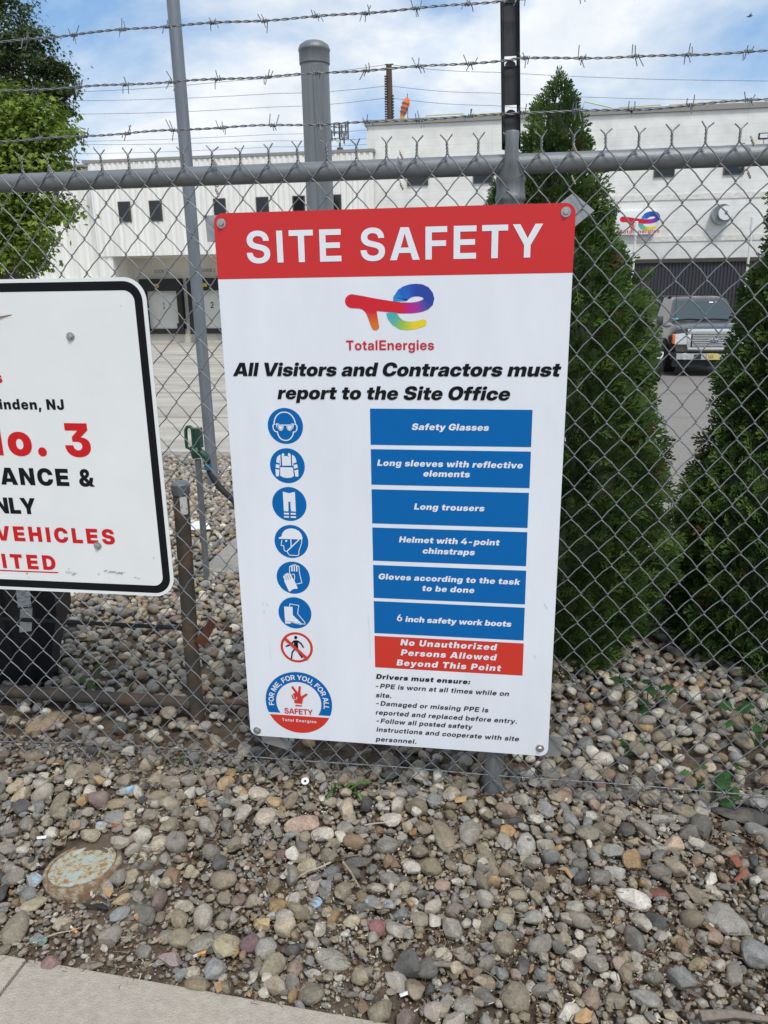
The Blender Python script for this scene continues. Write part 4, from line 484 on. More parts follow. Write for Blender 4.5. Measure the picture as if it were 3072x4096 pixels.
# concrete apron on the left, asphalt parking lot on the right, a slab path near the hydrant
def sheet(name, poly, m, lift, ny=None):
    """a sheet that follows the ground between two straight sides; poly: [(xl, xr, y), ...]"""
    V = [(x, y, gz(x, y) + lift) for xl, xr, y in poly for x in (xl, xr)]
    b = MB(); b.add(V, [(2 * i, 2 * i + 1, 2 * i + 3, 2 * i + 2) for i in range(len(poly) - 1)])
    return struct(b.build(name, m))
ya = [6, 7, 8, 10, 12, 15, 18, 22, 27, 33, 38, 42, 42.6]
sheet('concrete_yard', [(-60, -1.5 - 0.07 * (y - 6), y) for y in [5.72] + ya[1:]], M_lot, 0.02)
yr = [2.45, 3, 3.5, 4, 5, 6, 8, 10, 12, 15, 18, 22, 27, 33, 38, 40.3]
sheet('parking_lot', [((0.9 if y < 5.7 else -1.46 - 0.07 * (y - 6)), 60, y) for y in yr], M_asph, 0.02)
b = MB(); p0 = [at(586, 1234, 1.9)]
b.box(-0.93, 0.75, 1.90, 2.85, -0.16, -0.035); struct(b.build('footpath', M_slab, smooth=30, bevel=0.008))
b = MB(); b.box(-5, 0.9, 5.55, 5.70, -0.3, -0.165); struct(b.build('kerb', M_slab, smooth=30, bevel=0.01))

M_joint = mat('dark_joint', (0.11, 0.105, 0.10), 0.95)
def joint(px_, py_, x0, x1, w, m=M_joint):
    q = on_ground(px_, py_); b = MB(); b.add([(x0, q.y, gz(0, q.y) + .026), (x1, q.y + .01, gz(0, q.y) + .026), (x1, q.y + .01 + w, gz(0, q.y + w) + .026), (x0, q.y + w, gz(0, q.y + w) + .026)], [(0, 1, 2, 3)])
    struct(b.build('pavement_joint', m))
joint(1480, 853, .5, 30, .03); joint(1480, 905, .95, 12, .012); joint(410, 768, -40, -3, .07); joint(410, 850, -20, -2.2, .04); joint(410, 905, -20, -1.8, .025)

# ------------------------------------------------------------------ warehouse on the left (facade at y = 40)
def wall_pts(fn_crop): pass
def window(parent, x0, x1, z0, z1, y, mullion=False, proud=0.03):
    f = MB(); t = 0.06
    f.box(x0, x1, y - proud, y + 0.05, z1 - t, z1); f.box(x0, x1, y - proud, y + 0.05, z0, z0 + t)
    f.box(x0, x0 + t, y - proud, y + 0.05, z0 + t, z1 - t); f.box(x1 - t, x1, y - proud, y + 0.05, z0 + t, z1 - t)
    if mullion: f.box(x0 + t, x1 - t, y - proud + 0.005, y + 0.05, z0 + (z1 - z0) * 0.30, z0 + (z1 - z0) * 0.30 + 0.07)
    w = f.build('window', M_frame, parent)
    g = MB(); g.box(x0 + t, x1 - t, y - 0.012, y + 0.04, z0 + t, z1 - t); g.build('pane', M_glass, w)
    return w
def corrugated(b, x0, x1, y, z0, z1, pitch, depth, back):
    n = max(1, int((x1 - x0) / pitch)); pr = []
    for i in range(n):
        u = x0 + (x1 - x0) * i / n; p = (x1 - x0) / n
        pr += [(u, y), (u + p * 0.36, y), (u + p * 0.5, y - depth), (u + p * 0.86, y - depth)]
    pr.append((x1, y)); k = len(pr)
    V = [(a, c, z0) for a, c in pr] + [(a, c, z1) for a, c in pr]
    b.add(V, [(i, i + 1, k + i + 1, k + i) for i in range(k - 1)])
    b.box(x0, x1, y + 0.002, back, z0, z1)
wh = thing('warehouse', 'low white metal-clad warehouse with loading dock doors behind the left of the fence', 'building', (-13.7, 40, -1.5))
b = MB(); corrugated(b, -21.4, -5.98, 40, 3.29, 8.02, 0.30, 0.045, 40.3); b.build('upper_wall', M_metalwall, wh)
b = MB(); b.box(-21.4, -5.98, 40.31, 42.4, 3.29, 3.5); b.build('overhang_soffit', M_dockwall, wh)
b = MB(); b.box(at(216, 600, 40).x, at(247, 600, 40).x, 40.05, 42.39, -1.6, 3.285); b.build('wing_wall', M_metalwall, wh)
b = MB(); b.box(-21.7, -5.90, 39.93, 55, 8.03, 8.17); b.build('roof', M_edge, wh)
b = MB(); corrugated(b, -34, -21.42, 41.3, 2.2, 8.02, 0.42, 0.05, 41.8); corrugated(b, -34, -21.42, 41.2, -1.6, 2.19, 0.42, 0.05, 41.8); b.build('side_wall', M_metalwall, wh)
b = MB(); b.box(-34, -21.75, 41.0, 55, 8.03, 8.15); b.build('roof', M_edge, wh)
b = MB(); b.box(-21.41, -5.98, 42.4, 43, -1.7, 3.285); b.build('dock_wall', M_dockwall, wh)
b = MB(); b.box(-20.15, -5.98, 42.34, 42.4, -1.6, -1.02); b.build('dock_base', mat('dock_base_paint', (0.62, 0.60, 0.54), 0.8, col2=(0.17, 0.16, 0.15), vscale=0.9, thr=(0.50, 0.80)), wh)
zt, zb = 6.07, 5.03
for px0, px1 in ((255, 281), (322, 349), (461, 488), (553, 581), (632, 659), (712, 738)):
    a, c = at(px0, 437 - (px0 - 255) * 0.037, 40), at(px1, 437, 40)
    window(wh, a.x, c.x, zb, zt, 39.955)
for i in range(3):
    x0 = -20.02 + 2.9 * i; x1 = x0 + 2.32; y = 42.38
    d = MB(); d.box(x0 + 0.2, x1 - 0.2, y - 0.02, y + 0.015, -0.72, 1.42)
    for k in range(5): d.box(x0 + 0.2, x1 - 0.2, y - 0.032, y - 0.021, -0.70 + k * 0.43, -0.31 + k * 0.43)
    dd = d.build('dock_door', M_doorwhite, wh)
    s = MB(); s.box(x0 - 0.1, x1 + 0.1, y - 0.42, y + 0.01, 1.42, 2.1); s.box(x0 - 0.1, x0 + 0.19, y - 0.40, y + 0.01, -0.72, 1.42); s.box(x1 - 0.19, x1 + 0.1, y - 0.40, y + 0.01, -0.72, 1.42)
    s.build('dock_seal', M_black, wh)
    s = MB(); s.box(x1 - 0.34, x1 - 0.2, y - 0.10, y - 0.035, -0.5, 1.40); s.box(x0 + 0.85, x0 + 1.12, y - 0.44, y - 0.422, 1.62, 1.82); s.build('yellow_guard', M_yel, wh)
    s = MB(); s.box(x0 + 0.1, x1 - 0.1, y - 0.28, y + 0.01, -1.0, -0.73); s.box(x0 - 0.1, x0 + 0.3, y - 0.42, y - 0.285, -1.02, -0.4); s.box(x1 - 0.3, x1 + 0.1, y - 0.42, y - 0.285, -1.02, -0.4); s.build('dock_bumper', M_black, wh)
    F = lambda a, c, l, y=y: Vector((a, y - 0.036 - l, c))
    flat('door_number', line_shapes(str(i + 1), x0 + 1.10, x0 + 1.20 + (0.08 if i else 0), 0.42, 0.36, (20, 10)), M_letter, wh, F)
    F = lambda a, c, l, y=y: Vector((a, 42.393 - l, c))
    flat('door_lettering', line_shapes('DOOR %d' % (i + 1), x0 + 0.72, x0 + 1.52, 2.42, 0.19, (22, 10)), mat('faded_letters', (0.22, 0.21, 0.20), 0.8), wh, F)

# ------------------------------------------------------------------ block building on the right (facade at y = 40.5)
bb = thing('block_building', 'tall white painted block building behind the evergreens on the right', 'building', (3, 40.5, -1.2))
MW = bpy.data.materials.new('white_block_wall'); MW.use_nodes = True
t = MW.node_tree; pb = t.nodes['Principled BSDF']; pb.inputs['Roughness'].default_value = 0.75
co = t.nodes.new('ShaderNodeTexCoord'); mp = t.nodes.new('ShaderNodeMapping'); mp.inputs['Rotation'].default_value = (R(90), 0, 0)
t.links.new(co.outputs['Object'], mp.inputs['Vector'])
br = t.nodes.new('ShaderNodeTexBrick'); br.inputs['Scale'].default_value = 1.0; br.inputs['Brick Width'].default_value = 6.0; br.inputs['Row Height'].default_value = 0.36
br.inputs['Mortar Size'].default_value = 0.012; br.inputs['Color1'].default_value = (0.81, 0.81, 0.78, 1); br.inputs['Color2'].default_value = (0.775, 0.775, 0.745, 1); br.inputs['Mortar'].default_value = (0.70, 0.70, 0.67, 1)
br.offset = 0.0
t.links.new(mp.outputs[0], br.inputs['Vector'])
nn = t.nodes.new('ShaderNodeTexNoise'); nn.inputs['Scale'].default_value = 1.3; nn.inputs['Detail'].default_value = 8
t.links.new(co.outputs['Object'], nn.inputs['Vector'])
rr = t.nodes.new('ShaderNodeValToRGB'); rr.color_ramp.elements[0].position = 0.3; rr.color_ramp.elements[0].color = (0.84, 0.84, 0.83, 1); rr.color_ramp.elements[1].position = 0.62
t.links.new(nn.outputs['Fac'], rr.inputs['Fac'])
mm = t.nodes.new('ShaderNodeMixRGB'); mm.blend_type = 'MULTIPLY'; mm.inputs[0].default_value = 1
t.links.new(br.outputs['Color'], mm.inputs[1]); t.links.new(rr.outputs[0], mm.inputs[2]); t.links.new(mm.outputs[0], pb.inputs['Base Color'])
b = MB(); b.box(-6.34, 26, 40.5, 62, -1.7, 9.30); b.build('wall', MW, bb)
b = MB(); b.box(-6.44, 26.1, 40.38, 62, 9.31, 9.55); b.build('roof', M_edge, bb)
M_rough = mat('split_block_course', (0.70, 0.69, 0.64), 0.9, var=0.22, vscale=9, bump=1.0, bscale=14, stretch=(0.5, 1, 1))
for z in (5.5, 3.55):
    b = MB(); b.box(4.0, 25.9, 40.46, 40.499, z - 0.13, z + 0.13); b.build('split_course', M_rough, bb)
for px0, px1, pyb, open_ in ((880, 925, 403, True), (1022, 1066, 398, False), (1412, 1456, 383, False), (1562, 1606, 376, False)):
    a, c = at(px0, pyb, 40.5), at(px1, pyb, 40.5); z0 = 6.42
    window(bb, a.x, c.x, z0, z0 + 1.30, 40.475, True, 0.05)
# low dark screen wall along the foot of the block building
sw = thing('screen_wall', 'dark grey corrugated screen wall along the foot of the white block building', 'wall', (10, 39, -1.4))
b = MB(); corrugated(b, 3.5, 24, 39, -1.55, 2.38, 0.16, 0.05, 39.4); b.build('corrugated_sheet', M_darkwall, sw)
b = MB(); b.box(3.4, 24.1, 38.86, 39.5, 2.385, 2.57); b.build('capping', M_frame, sw)

# wall sign box, round vent, flood light, standpipes
ws = thing('wall_sign', 'white illuminated-box style company sign mounted on the white block wall', 'sign', (7.13, 40.3, 3.76))
b = MB(); b.box(6.12, 8.14, 40.25, 40.49, 3.78, 4.90); b.build('sign_box', mat('sign_box_white', (0.76, 0.77, 0.78), 0.4), ws, smooth=30, bevel=0.02)
vn = thing('wall_vent', 'round galvanised exhaust vent with a white cap sticking out of the white wall', 'vent', (11.27, 40.3, 4.6))
m = Matrix.Rotation(R(90), 4, 'X')
b = MB(); b.lathe([(0.47, 0), (0.47, 0.42), (0.44, 0.42), (0.44, 0.30), (0.05, 0.29)], (11.2, 40.5, 4.62), 28, m); b.build('vent_hood', mat('galv_vent', (0.33, 0.34, 0.35), 0.4, 0.6), vn, smooth=40)
b = MB(); b.lathe([(0.30, 0.31), (0.33, 0.50), (0.33, 0.60), (0.02, 0.61)], (11.30, 40.5, 4.66), 28, m); b.build('vent_cap', M_white, vn, smooth=40)
b = MB(); b.box(11.26, 11.36, 39.87, 39.885, 4.6, 4.75); b.build('vent_label', M_line, vn)
fl = thing('flood_light', 'small black flood light on the white wall at the right edge of the photo', 'light', (13.5, 40.3, 8.2))
a = at(1647, 295, 40.2)
b = MB(); b.box(a.x - 0.22, a.x + 0.22, 40.0, 40.15, a.z - 0.14, a.z + 0.14, ); b.build('lamp_head', M_black, fl, smooth=30, bevel=0.03)
b = MB(); b.box(a.x - 0.17, a.x + 0.17, 39.985, 39.999, a.z - 0.09, a.z + 0.09); b.build('lamp_glass', M_white, fl)
b = MB(); b.tube([(a.x + 0.05, 40.15, a.z - 0.1), (a.x + 0.12, 40.3, a.z - 0.3), (a.x + 0.12, 40.5, a.z - 0.32)], 0.03, 6); b.build('bracket', M_white, fl)
for px, pyt, Y, lab in ((1375, 478, 36.0, 'white standpipe rising in front of the company wall sign'), (1627, 468, 37.0, 'white standpipe beside the evergreen at the right edge of the photo')):
    a = at(px, pyt, Y); zb_ = gz(a.x, Y)
    o = thing('standpipe', lab, 'pipe', (a.x, Y, zb_), 'white standpipes in front of the block wall')
    b = MB(); b.tube([(a.x, Y, zb_), (a.x, Y, a.z - 0.62)], 0.055, 10); b.build('pipe', mat('worn_white_pipe', (0.70, 0.69, 0.66), 0.6, col2=(0.25, 0.22, 0.2), vscale=7, thr=(0.55, 0.72), stretch=(1, 1, 0.5)), o, smooth=40)
    b = MB(); b.tube([(a.x, Y, a.z - 0.6), (a.x, Y, a.z - 0.02), (a.x, Y, a.z)], [0.085, 0.085, 0.05], 10); b.build('sleeve', M_white, o, smooth=40)

# roof railings, windsock, pole, cables, antenna mast
YR = 43.0
rails = [((912, 258 - 0), (920, 250), (1002, 245), (1008, 253)), ((1011, 252), (1018, 248), (1098, 242), (1104, 250)),
         ((1106, 252), (1112, 246), (1176, 229), (1180, 238)), ((1255, 232), (1262, 219), (1322, 233), (1328, 238)),
         ((1330, 237), (1336, 232), (1428, 226), (1434, 234)), ((1438, 234), (1444, 227), (1540, 220), (1546, 228)), ((1550, 227), (1556, 221), (1655, 214), (1664, 214))]
words = ['nearest the windsock', 'left of the barbed wire arm', 'right of the barbed wire arm', 'sloping down right of the evergreen tip', 'over the left of the two right windows', 'over the rightmost window', 'at the right edge of the photo']
for q, w in zip(rails, words):
    P = [at(x, y, YR) for x, y in q]; P[0].z = P[-1].z = 9.56
    o = MB().tube([P[0], P[0].lerp(P[1], 0.75), P[1].lerp(P[2], 0.01), P[1].lerp(P[2], 0.98), P[3].lerp(P[2], 0.75), P[3]], 0.035, 6).build('roof_railing', M_railing, None, smooth=60)
    tag(o, 'pale yellow roof railing %s on the block building' % w, 'railing', 'pale yellow railings on the roof')
a, c = at(880, 212, 44), at(869, 250, 44); k = at(876, 262, 44)
wsk = thing('windsock', 'orange windsock hanging limp on its mast above the white roof edge', 'windsock', (k.x, 44, 9.5))
b = MB(); b.tube([a, a.lerp(c, 0.25) + Vector((0.02, 0, 0)), a.lerp(c, 0.6), c], [0.10, 0.20, 0.19, 0.13], 10); b.build('sock', M_orange, wsk, smooth=50)
b = MB()
for tt in (0.33, 0.58, 0.80):
    p = a.lerp(c, tt); dd = (c - a).normalized(); b.tube([p - dd * 0.04, p + dd * 0.04], 0.21 if tt < 0.7 else 0.185, 10)
b.build('band', M_line, wsk)
b = MB(); b.tube([(a.x + 0.03, 44, 9.4), (a.x + 0.0, 44, a.z + 0.22)], 0.022, 6); b.build('mast', M_ant, wsk)
b = MB(); b.tube([c, (c.x - 0.14, 44, 9.5)], [0.12, 0.08], 8); b.tube([c, (c.x + 0.14, 44, 9.5)], [0.1, 0.07], 8); b.build('yellow_foot', mat('sock_yellow', (0.65, 0.36, 0.05), 0.7), wsk)

pt = at(840, 140, 75)
up = thing('utility_pole', 'dark wooden utility pole rising behind the white roof line', 'pole', (pt.x, 75, gz(0, 75)))
b = MB(); b.tube([(pt.x + 0.35, 75, gz(0, 75)), (pt.x, 75, pt.z)], [0.36, 0.26], 10); b.build('shaft', M_wood, up, smooth=50)
b = MB()
for s_, z0, z1 in ((-0.34, pt.z - 5.3, pt.z - 1.0), (0.40, pt.z - 7.7, pt.z - 2.6)):
    for i in range(22): z = z0 + (z1 - z0) * i / 21; b.box(pt.x + s_ * .9 - 0.08, pt.x + s_ * .9 + 0.08, 74.7, 75.0, z, z + 0.1)
b.box(pt.x - 0.35, pt.x + 0.4, 74.9, 75.1, pt.z, pt.z + 0.06)
b.build('insulator_string', M_wood, up)
lines = [('topmost', [(120, 200), (500, 175), (840, 139)], [(840, 139), (1065, 156), (1659, 175)]),
         ('second highest', [(120, 218), (594, 202), (840, 185)], [(840, 185), (1065, 201), (1659, 216)]),
         ('third highest', [(120, 247), (594, 231), (840, 211)], [(840, 211), (1065, 228), (1400, 246)]),
         ('upper of the low', [(100, 306), (594, 290), (840, 276)], None), ('middle of the low', [(100, 312), (594, 304), (840, 296)], None),
         ('lower of the low', [(100, 333), (594, 317), (840, 308)], None), ('lowest of the low', [(100, 345), (480, 340), (840, 326)], None)]
def cable(pts, Y, lab):
    P = [at(x, y, Y) for x, y in pts]; Q = []
    for i in range(25):
        s = i / 24; Q.append(P[0] * (1 - s) * (1 - 2 * s) + P[1] * 4 * s * (1 - s) * 1.0 + P[2] * s * (2 * s - 1) if False else (P[0].lerp(P[1], s * 2) if s <= .5 else P[1].lerp(P[2], s * 2 - 1)) + Vector((0, 0, -0.15 * math.sin(math.pi * ((2 * s) % 1.0)))))
    o = MB().tube(Q, 0.019, 5).build('power_line', M_line, None, smooth=60); tag(o, lab, 'cable', 'power lines in the sky')
for nm, l, r in lines:
    if r: cable(l, 75, 'thin %s power line running left from the wooden pole' % nm); cable(r, 75, 'thin %s power line running right from the wooden pole' % nm)
    else: cable(l, 85, 'thin power line, %s lines just above the warehouse roof' % nm)

an = at(735, 340, 110)
tw = thing('antenna_mast', 'grey cell antenna mast behind the thick capped pole', 'antenna', (an.x, 110, gz(0, 110)))
AZ = an.z
b = MB(); b.tube([(an.x, 110, gz(0, 110)), (an.x, 110, AZ + 1.2)], 0.42, 10); b.tube([(an.x, 110, AZ + 1.2), (an.x, 110, AZ + 4.2)], 0.13, 8); b.build('mast', M_ant, tw, smooth=50)
b = MB()
for z, w in ((AZ + 3.1, 1.25), (AZ + 2.3, 1.15), (AZ + 3.8, 1.2)):
    b.tube([(an.x - w, 109.5, z), (an.x + w, 109.5, z)], 0.045, 6); b.tube([(an.x - w * .7, 110.6, z), (an.x + w * .7, 110.6, z)], 0.045, 6); b.tube([(an.x, 110, z - .2), (an.x + w * .6, 109.5, z)], 0.04, 6); b.tube([(an.x, 110, z - .2), (an.x - w * .6, 109.5, z)], 0.04, 6)
    b.tube([(an.x - w, 109.5, z), (an.x - w * .7, 110.6, z)], 0.04, 6); b.tube([(an.x + w, 109.5, z), (an.x + w * .7, 110.6, z)], 0.04, 6)
b.build('platform', M_ant, tw)
for i, (dx_, z0, z1) in enumerate(((-1.25, 2.4, 4.0), (-0.95, 2.0, 3.3), (-0.6, 2.6, 4.1), (0.42, 2.4, 3.9), (0.72, 1.6, 2.9), (0.98, 2.5, 4.1), (1.28, 2.1, 4.3))):
    b = MB(); b.box(an.x + dx_ - 0.10, an.x + dx_ + 0.10, 109.3, 109.44, AZ + z0, AZ + z1); b.tube([(an.x + dx_, 109.5, AZ + z0 - .15), (an.x + dx_, 109.5, AZ + z1 + .1)], .035, 6); b.build('panel_antenna', M_ant, tw)
b = MB(); b.lathe([(0.05, 0), (0.26, 0.1), (0.28, 0.2), (0.05, 0.21)], (an.x - .1, 109.4, AZ + 1.9), 14, m); b.build('dish', M_white, tw, smooth=40)

# a far bird
p = at(1620, 35, 60)
b = MB(); b.tube([p + Vector((-0.22, 0, -0.02)), p, p + Vector((0.2, 0, 0.03))], [0.02, 0.07, 0.01], 6)
for s_ in (-1, 1): b.add([p + Vector((-0.06, 0, 0)), p + Vector((0.10, 0, 0)), p + Vector((0.0, s_ * 0.3, 0.18 + 0.04 * s_))], [(0, 1, 2)])
tag(b.build('bird', M_line, None), 'tiny dark bird flying in the sky at the upper right', 'bird')

# ------------------------------------------------------------------ chain-link fence
M_galv = mat('galvanised_wire', (0.215, 0.228, 0.24), 0.46, 0.5, var=0.25, vscale=160)
M_pipe = mat('galvanised_pipe', (0.195, 0.21, 0.222), 0.45, 0.35, var=0.14, vscale=9, bump=0.15, bscale=120, stretch=(1, 6, 6))
M_post = mat('galvanised_post', (0.185, 0.20, 0.21), 0.48, 0.35, var=0.18, vscale=9, bump=0.12, bscale=120, stretch=(7, 7, 0.8))
M_arm = mat('weathered_steel_arm', (0.045, 0.047, 0.050), 0.5, 0.4, var=0.3, vscale=14)
M_alu = mat('aluminium_plate', (0.42, 0.43, 0.44), 0.42, 0.7, var=0.12, vscale=25)
M_bolt = mat('zinc_bolt', (0.50, 0.50, 0.49), 0.32, 0.85, var=0.2, vscale=120)
P_, V_ = 0.075, 0.0876
X0, Z0 = -0.298, 1.822
YM, YD, WR = 0.0135, 0.0034, 0.00168
fence = thing('chain_link_fence', 'galvanised chain link fence topped with barbed wire across the whole scene', 'fence', (0.749, 0.05, 0))
def mesh_drift(x, z):
    return 0.006 * math.sin(3 * x + 5 * z) + 0.004 * math.sin(9 * x - 3 * z + 1) + 0.002 * math.sin(31 * x + 23 * z), 0.006 * math.sin(2.1 * x + 0.7) * math.sin(3.0 * z) + 0.002 * math.sin(7 * x + 4 * z)
NROW = 41                                        # half rows from the twisted top to the knuckled bottom
def zig(j):
    """wire j swings between x = X0 + j*P/2 (odd or even rows) and the next half pitch"""
    xa = X0 + j * P_ / 2; pts = []
    # nodes sit at X0 + i*P/2 on rows of the same parity as i
    for r in range(NROW + 1):
        left = (r % 2 == j % 2)
        x = xa if left else xa + P_ / 2; z = Z0 - r * V_ / 2
        s = 1 if not left else -1                # bend points away from the wire's middle
        ytop, ybot = (-YD, YD) if not left else (YD, -YD)
        e = 0.0016
        if r == 0: pts += [(x + s * e * 0.5, ytop * -1, z + 0.001), (x - s * 0.004, ybot, z - 0.0062)]
        elif r == NROW: pts += [(x - s * 0.004, ytop, z + 0.0055), (x + s * e, 0, z)]
        else: pts += [(x - s * 0.0042, ytop, z + 0.0062), (x + s * e * 0.7, ytop * 0.75, z + 0.0018), (x + s * e * 0.7, ybot * 0.75, z - 0.0018), (x - s * 0.0042, ybot, z - 0.0062)]
    # mid points give every strand a slight bow
    out = [pts[0]]
    for a, c in zip(pts[:-1], pts[1:]):
        if abs(a[2] - c[2]) > 0.02:
            w = 0.0014 if c[0] > a[0] else -0.0011
            out.append(((a[0] + c[0]) / 2 + w, (a[1] + c[1]) / 2, (a[2] + c[2]) / 2 + 0.0010))
        out.append(c)
    return out
mesh = MB()
J0, J1 = -36, 66
for j in range(J0, J1):
    Q = []
    for x, y, z in zig(j):
        du, dv = mesh_drift(x, z); f = min(1, max(0, (Z0 - z) / 0.2))
        Q.append((x + du * f, YM + y + dv * f, z + f * 0.003 * math.sin(4 * x + 2)))
    mesh.tube(Q, WR, 6, caps=False)
for i in range(J0, J1 + 1):
    x = X0 + i * P_ / 2
    if i % 2 == 0:                               # twisted barb at the top
        h = 0.026 + rng.normal() * 0.0018; lean = rng.normal() * 0.05; ph = rng.uniform(0, 6)
        for k in (0, 1):
            q = [(x + (0.004 if k else -0.004), YM, Z0 - 0.004)]
            for s in range(13):
                u = s / 12; a = math.pi * k + ph * 0 + u * 2 * math.pi * 1.6
                q.append((x + 0.0021 * math.cos(a) + lean * h * u, YM + 0.0021 * math.sin(a), Z0 + 0.002 + h * u))
            sg_ = 1 if math.cos(math.pi * k + 2 * math.pi * 1.6) > 0 else -1
            w = 0.012 + rng.normal() * 0.0015
            q.append((q[-1][0] + sg_ * w, YM + rng.normal() * 0.003, q[-1][2] + 0.0125 + rng.normal() * 0.002))
            mesh.tube(q, WR, 6)
    if (i % 2 == 0) == (NROW % 2 == 0):          # folded knuckle at the bottom
        z = Z0 - NROW * V_ / 2; du, dv = mesh_drift(x, z)
        mesh.tube([(x + du + 0.002, YM + dv - 0.003, z - 0.001), (x + du, YM + dv - 0.005, z - 0.004), (x + du - 0.012, YM + dv - 0.004, z + 0.013), (x + du - 0.021, YM + dv, z + 0.021), (x + du - 0.019, YM + dv + 0.004, z + 0.024)], WR, 6)
mesh.build('chain_mesh', M_galv, fence, smooth=80)
ZR = 1.7955
MB().tube([(x, 0.043, ZR) for x in np.linspace(-1.75, 2.3, 12)], 0.0238, 24).build('top_rail', M_pipe, fence, smooth=60)
XP, YP = 0.757, 0.050
PY = 0.047
MB().tube([(XP, PY, -0.3), (XP, PY, 1.70)], 0.0302, 24).build('line_post', M_post, fence, smooth=60)
prof = [(0.0325, 1.692), (0.0335, 1.70), (0.0335, 1.708), (0.0365, 1.712), (0.0375, 1.718), (0.0365, 1.724), (0.0345, 1.728), (0.0345, 1.752), (0.0370, 1.757), (0.0372, 1.763), (0.0345, 1.770), (0.028, 1.778), (0.0205, 1.79), (0.0170, 1.805), (0.0165, 1.84), (0.0175, 1.862), (0.016, 1.866)]
cap_m = MB()
sec = []
for r, z in prof:
    yy = PY - 0.030 * max(0, min(1, (z - 1.765) / 0.03))
    sec.append([Vector((XP + r * math.cos(2 * math.pi * k / 28), yy + r * math.sin(2 * math.pi * k / 28), z)) for k in range(28)])
cap_m.loft(sec); cap_m.build('post_cap', M_post, fence, smooth=50)
# slotted channel arm
def arm_pt(u, d, h):                             # u across, d depth (towards the back), h height above 1.845
    return Vector((XP - 0.002 + u * 1.12 - 0.040 * h, 0.030 + d + 0.06 * h, 1.848 + h))
arm = MB()
def arm_strip(u0, u1, d0, d1, h0, h1, t=0.0022):
    vs = [arm_pt(u, d + e, h) for h in (h0, h1) for (u, d) in ((u0, d0), (u1, d1)) for e in (0, t)]
    arm.add(vs, [(0, 1, 3, 2), (4, 6, 7, 5), (0, 4, 5, 1), (2, 3, 7, 6), (0, 2, 6, 4), (1, 5, 7, 3)])
slots = [(0.059, 0.080), (0.166, 0.187), (0.302, 0.322)]
HT = 0.34
for s in (-1, 1):                                # flanges curl forward, towards the street
    arm_strip(s * 0.0125, s * 0.0175, 0.010, 0.006, -0.02, HT); arm_strip(s * 0.0175, s * 0.0203, 0.006, -0.004, -0.02, HT); arm_strip(s * 0.0203, s * 0.0196, -0.004, -0.013, -0.02, HT)
edges = [-0.02] + [v for q in slots for v in q] + [HT]
for h0, h1 in zip(edges[::2], edges[1::2]): arm_strip(-0.0125, 0.0125, 0.010, 0.010, h0, h1)
for h0, h1 in slots:                             # punched tongue at the foot of every slot
    n = 8
    for k in range(n):
        a0, a1 = math.pi * k / n, math.pi * (k + 1) / n
        arm.add([arm_pt(0.0115 * math.cos(a0), 0.004, h0 - 0.001 + 0.011 * math.sin(a0)), arm_pt(0.0115 * math.cos(a1), 0.004, h0 - 0.001 + 0.011 * math.sin(a1)), arm_pt(0, 0.008, h0 - 0.004)], [(0, 1, 2)])
arm.build('barb_arm', M_arm, fence)
# barbed wire
def strand(pts, seed, off):
    P = [at(x, y, 0.03) for x, y in pts]; rs = random.Random(seed)
    s = [0.0]
    for a, c in zip(P[:-1], P[1:]): s.append(s[-1] + (c - a).length)
    xs_ = np.array([p.x for p in P]); zs_ = np.array([p.z for p in P])
    # smooth curve through the points
    def pos(x):
        i = int(np.clip(np.searchsorted(xs_, x) - 1, 0, len(xs_) - 2)); t_ = (x - xs_[i]) / (xs_[i + 1] - xs_[i])
        def sl(k): return (zs_[min(k + 1, len(zs_) - 1)] - zs_[max(k - 1, 0)]) / (xs_[min(k + 1, len(xs_) - 1)] - xs_[max(k - 1, 0)])
        h = xs_[i + 1] - xs_[i]; m0, m1 = sl(i) * h, sl(i + 1) * h
        z = (2 * t_ ** 3 - 3 * t_ ** 2 + 1) * zs_[i] + (t_ ** 3 - 2 * t_ ** 2 + t_) * m0 + (-2 * t_ ** 3 + 3 * t_ ** 2) * zs_[i + 1] + (t_ ** 3 - t_ ** 2) * m1
        return Vector((x, 0.030, z + 0.0012 * math.sin(x * 23 + seed)))
    w = MB(); xs2 = np.arange(xs_[0], xs_[-1], 0.004)
    for k in (0, 1):
        w.tube([pos(x) + Vector((0, math.cos(x * 2 * math.pi / 0.048 + k * math.pi), math.sin(x * 2 * math.pi / 0.048 + k * math.pi))) * 0.0017 for x in xs2], 0.00145, 6)
    x = xs_[0] + off
    while x < xs_[-1] - 0.02:
        c = pos(x)
        for k in (0, 1):                         # two short wires wound round the line, four points
            cc = c + Vector((0.0035 if k else -0.0045, 0, 0)); a0 = rs.uniform(0, 6.28); turns = 1.6
            q = []
            for i in range(15):
                a = a0 + i / 14 * turns * 2 * math.pi
                q.append(cc + Vector(((i / 14 - 0.5) * 0.0085, 0.0042 * math.cos(a), 0.0042 * math.sin(a))))
            l1, l2 = rs.uniform(0.012, 0.024), rs.uniform(0.012, 0.024)
            d1 = Vector((rs.uniform(-0.6, 0.3), rs.uniform(-.4, .2), rs.choice((-1, 1)))).normalized(); d2 = Vector((rs.uniform(-0.3, 0.6), rs.uniform(-.4, .2), -d1.z)).normalized()
            w.tube([q[0] + d1 * l1, q[0] + d1 * l1 * 0.4] + q + [q[-1] + d2 * l2 * 0.4, q[-1] + d2 * l2], 0.00115, 5)
        x += 0.125 + rs.uniform(-0.008, 0.008)
    w.build('barbed_wire', M_galv, fence, smooth=80)
strand([(-420, 140), (0, 92), (310, 60), (655, 38), (1050, 5), (1115, -3), (1700, -42), (2100, -60)], 1, 0.03)
strand([(-420, 226), (0, 198), (310, 180), (630, 162), (1090, 131), (1125, 127), (1400, 122), (1659, 110), (2100, 92)], 2, 0.055)
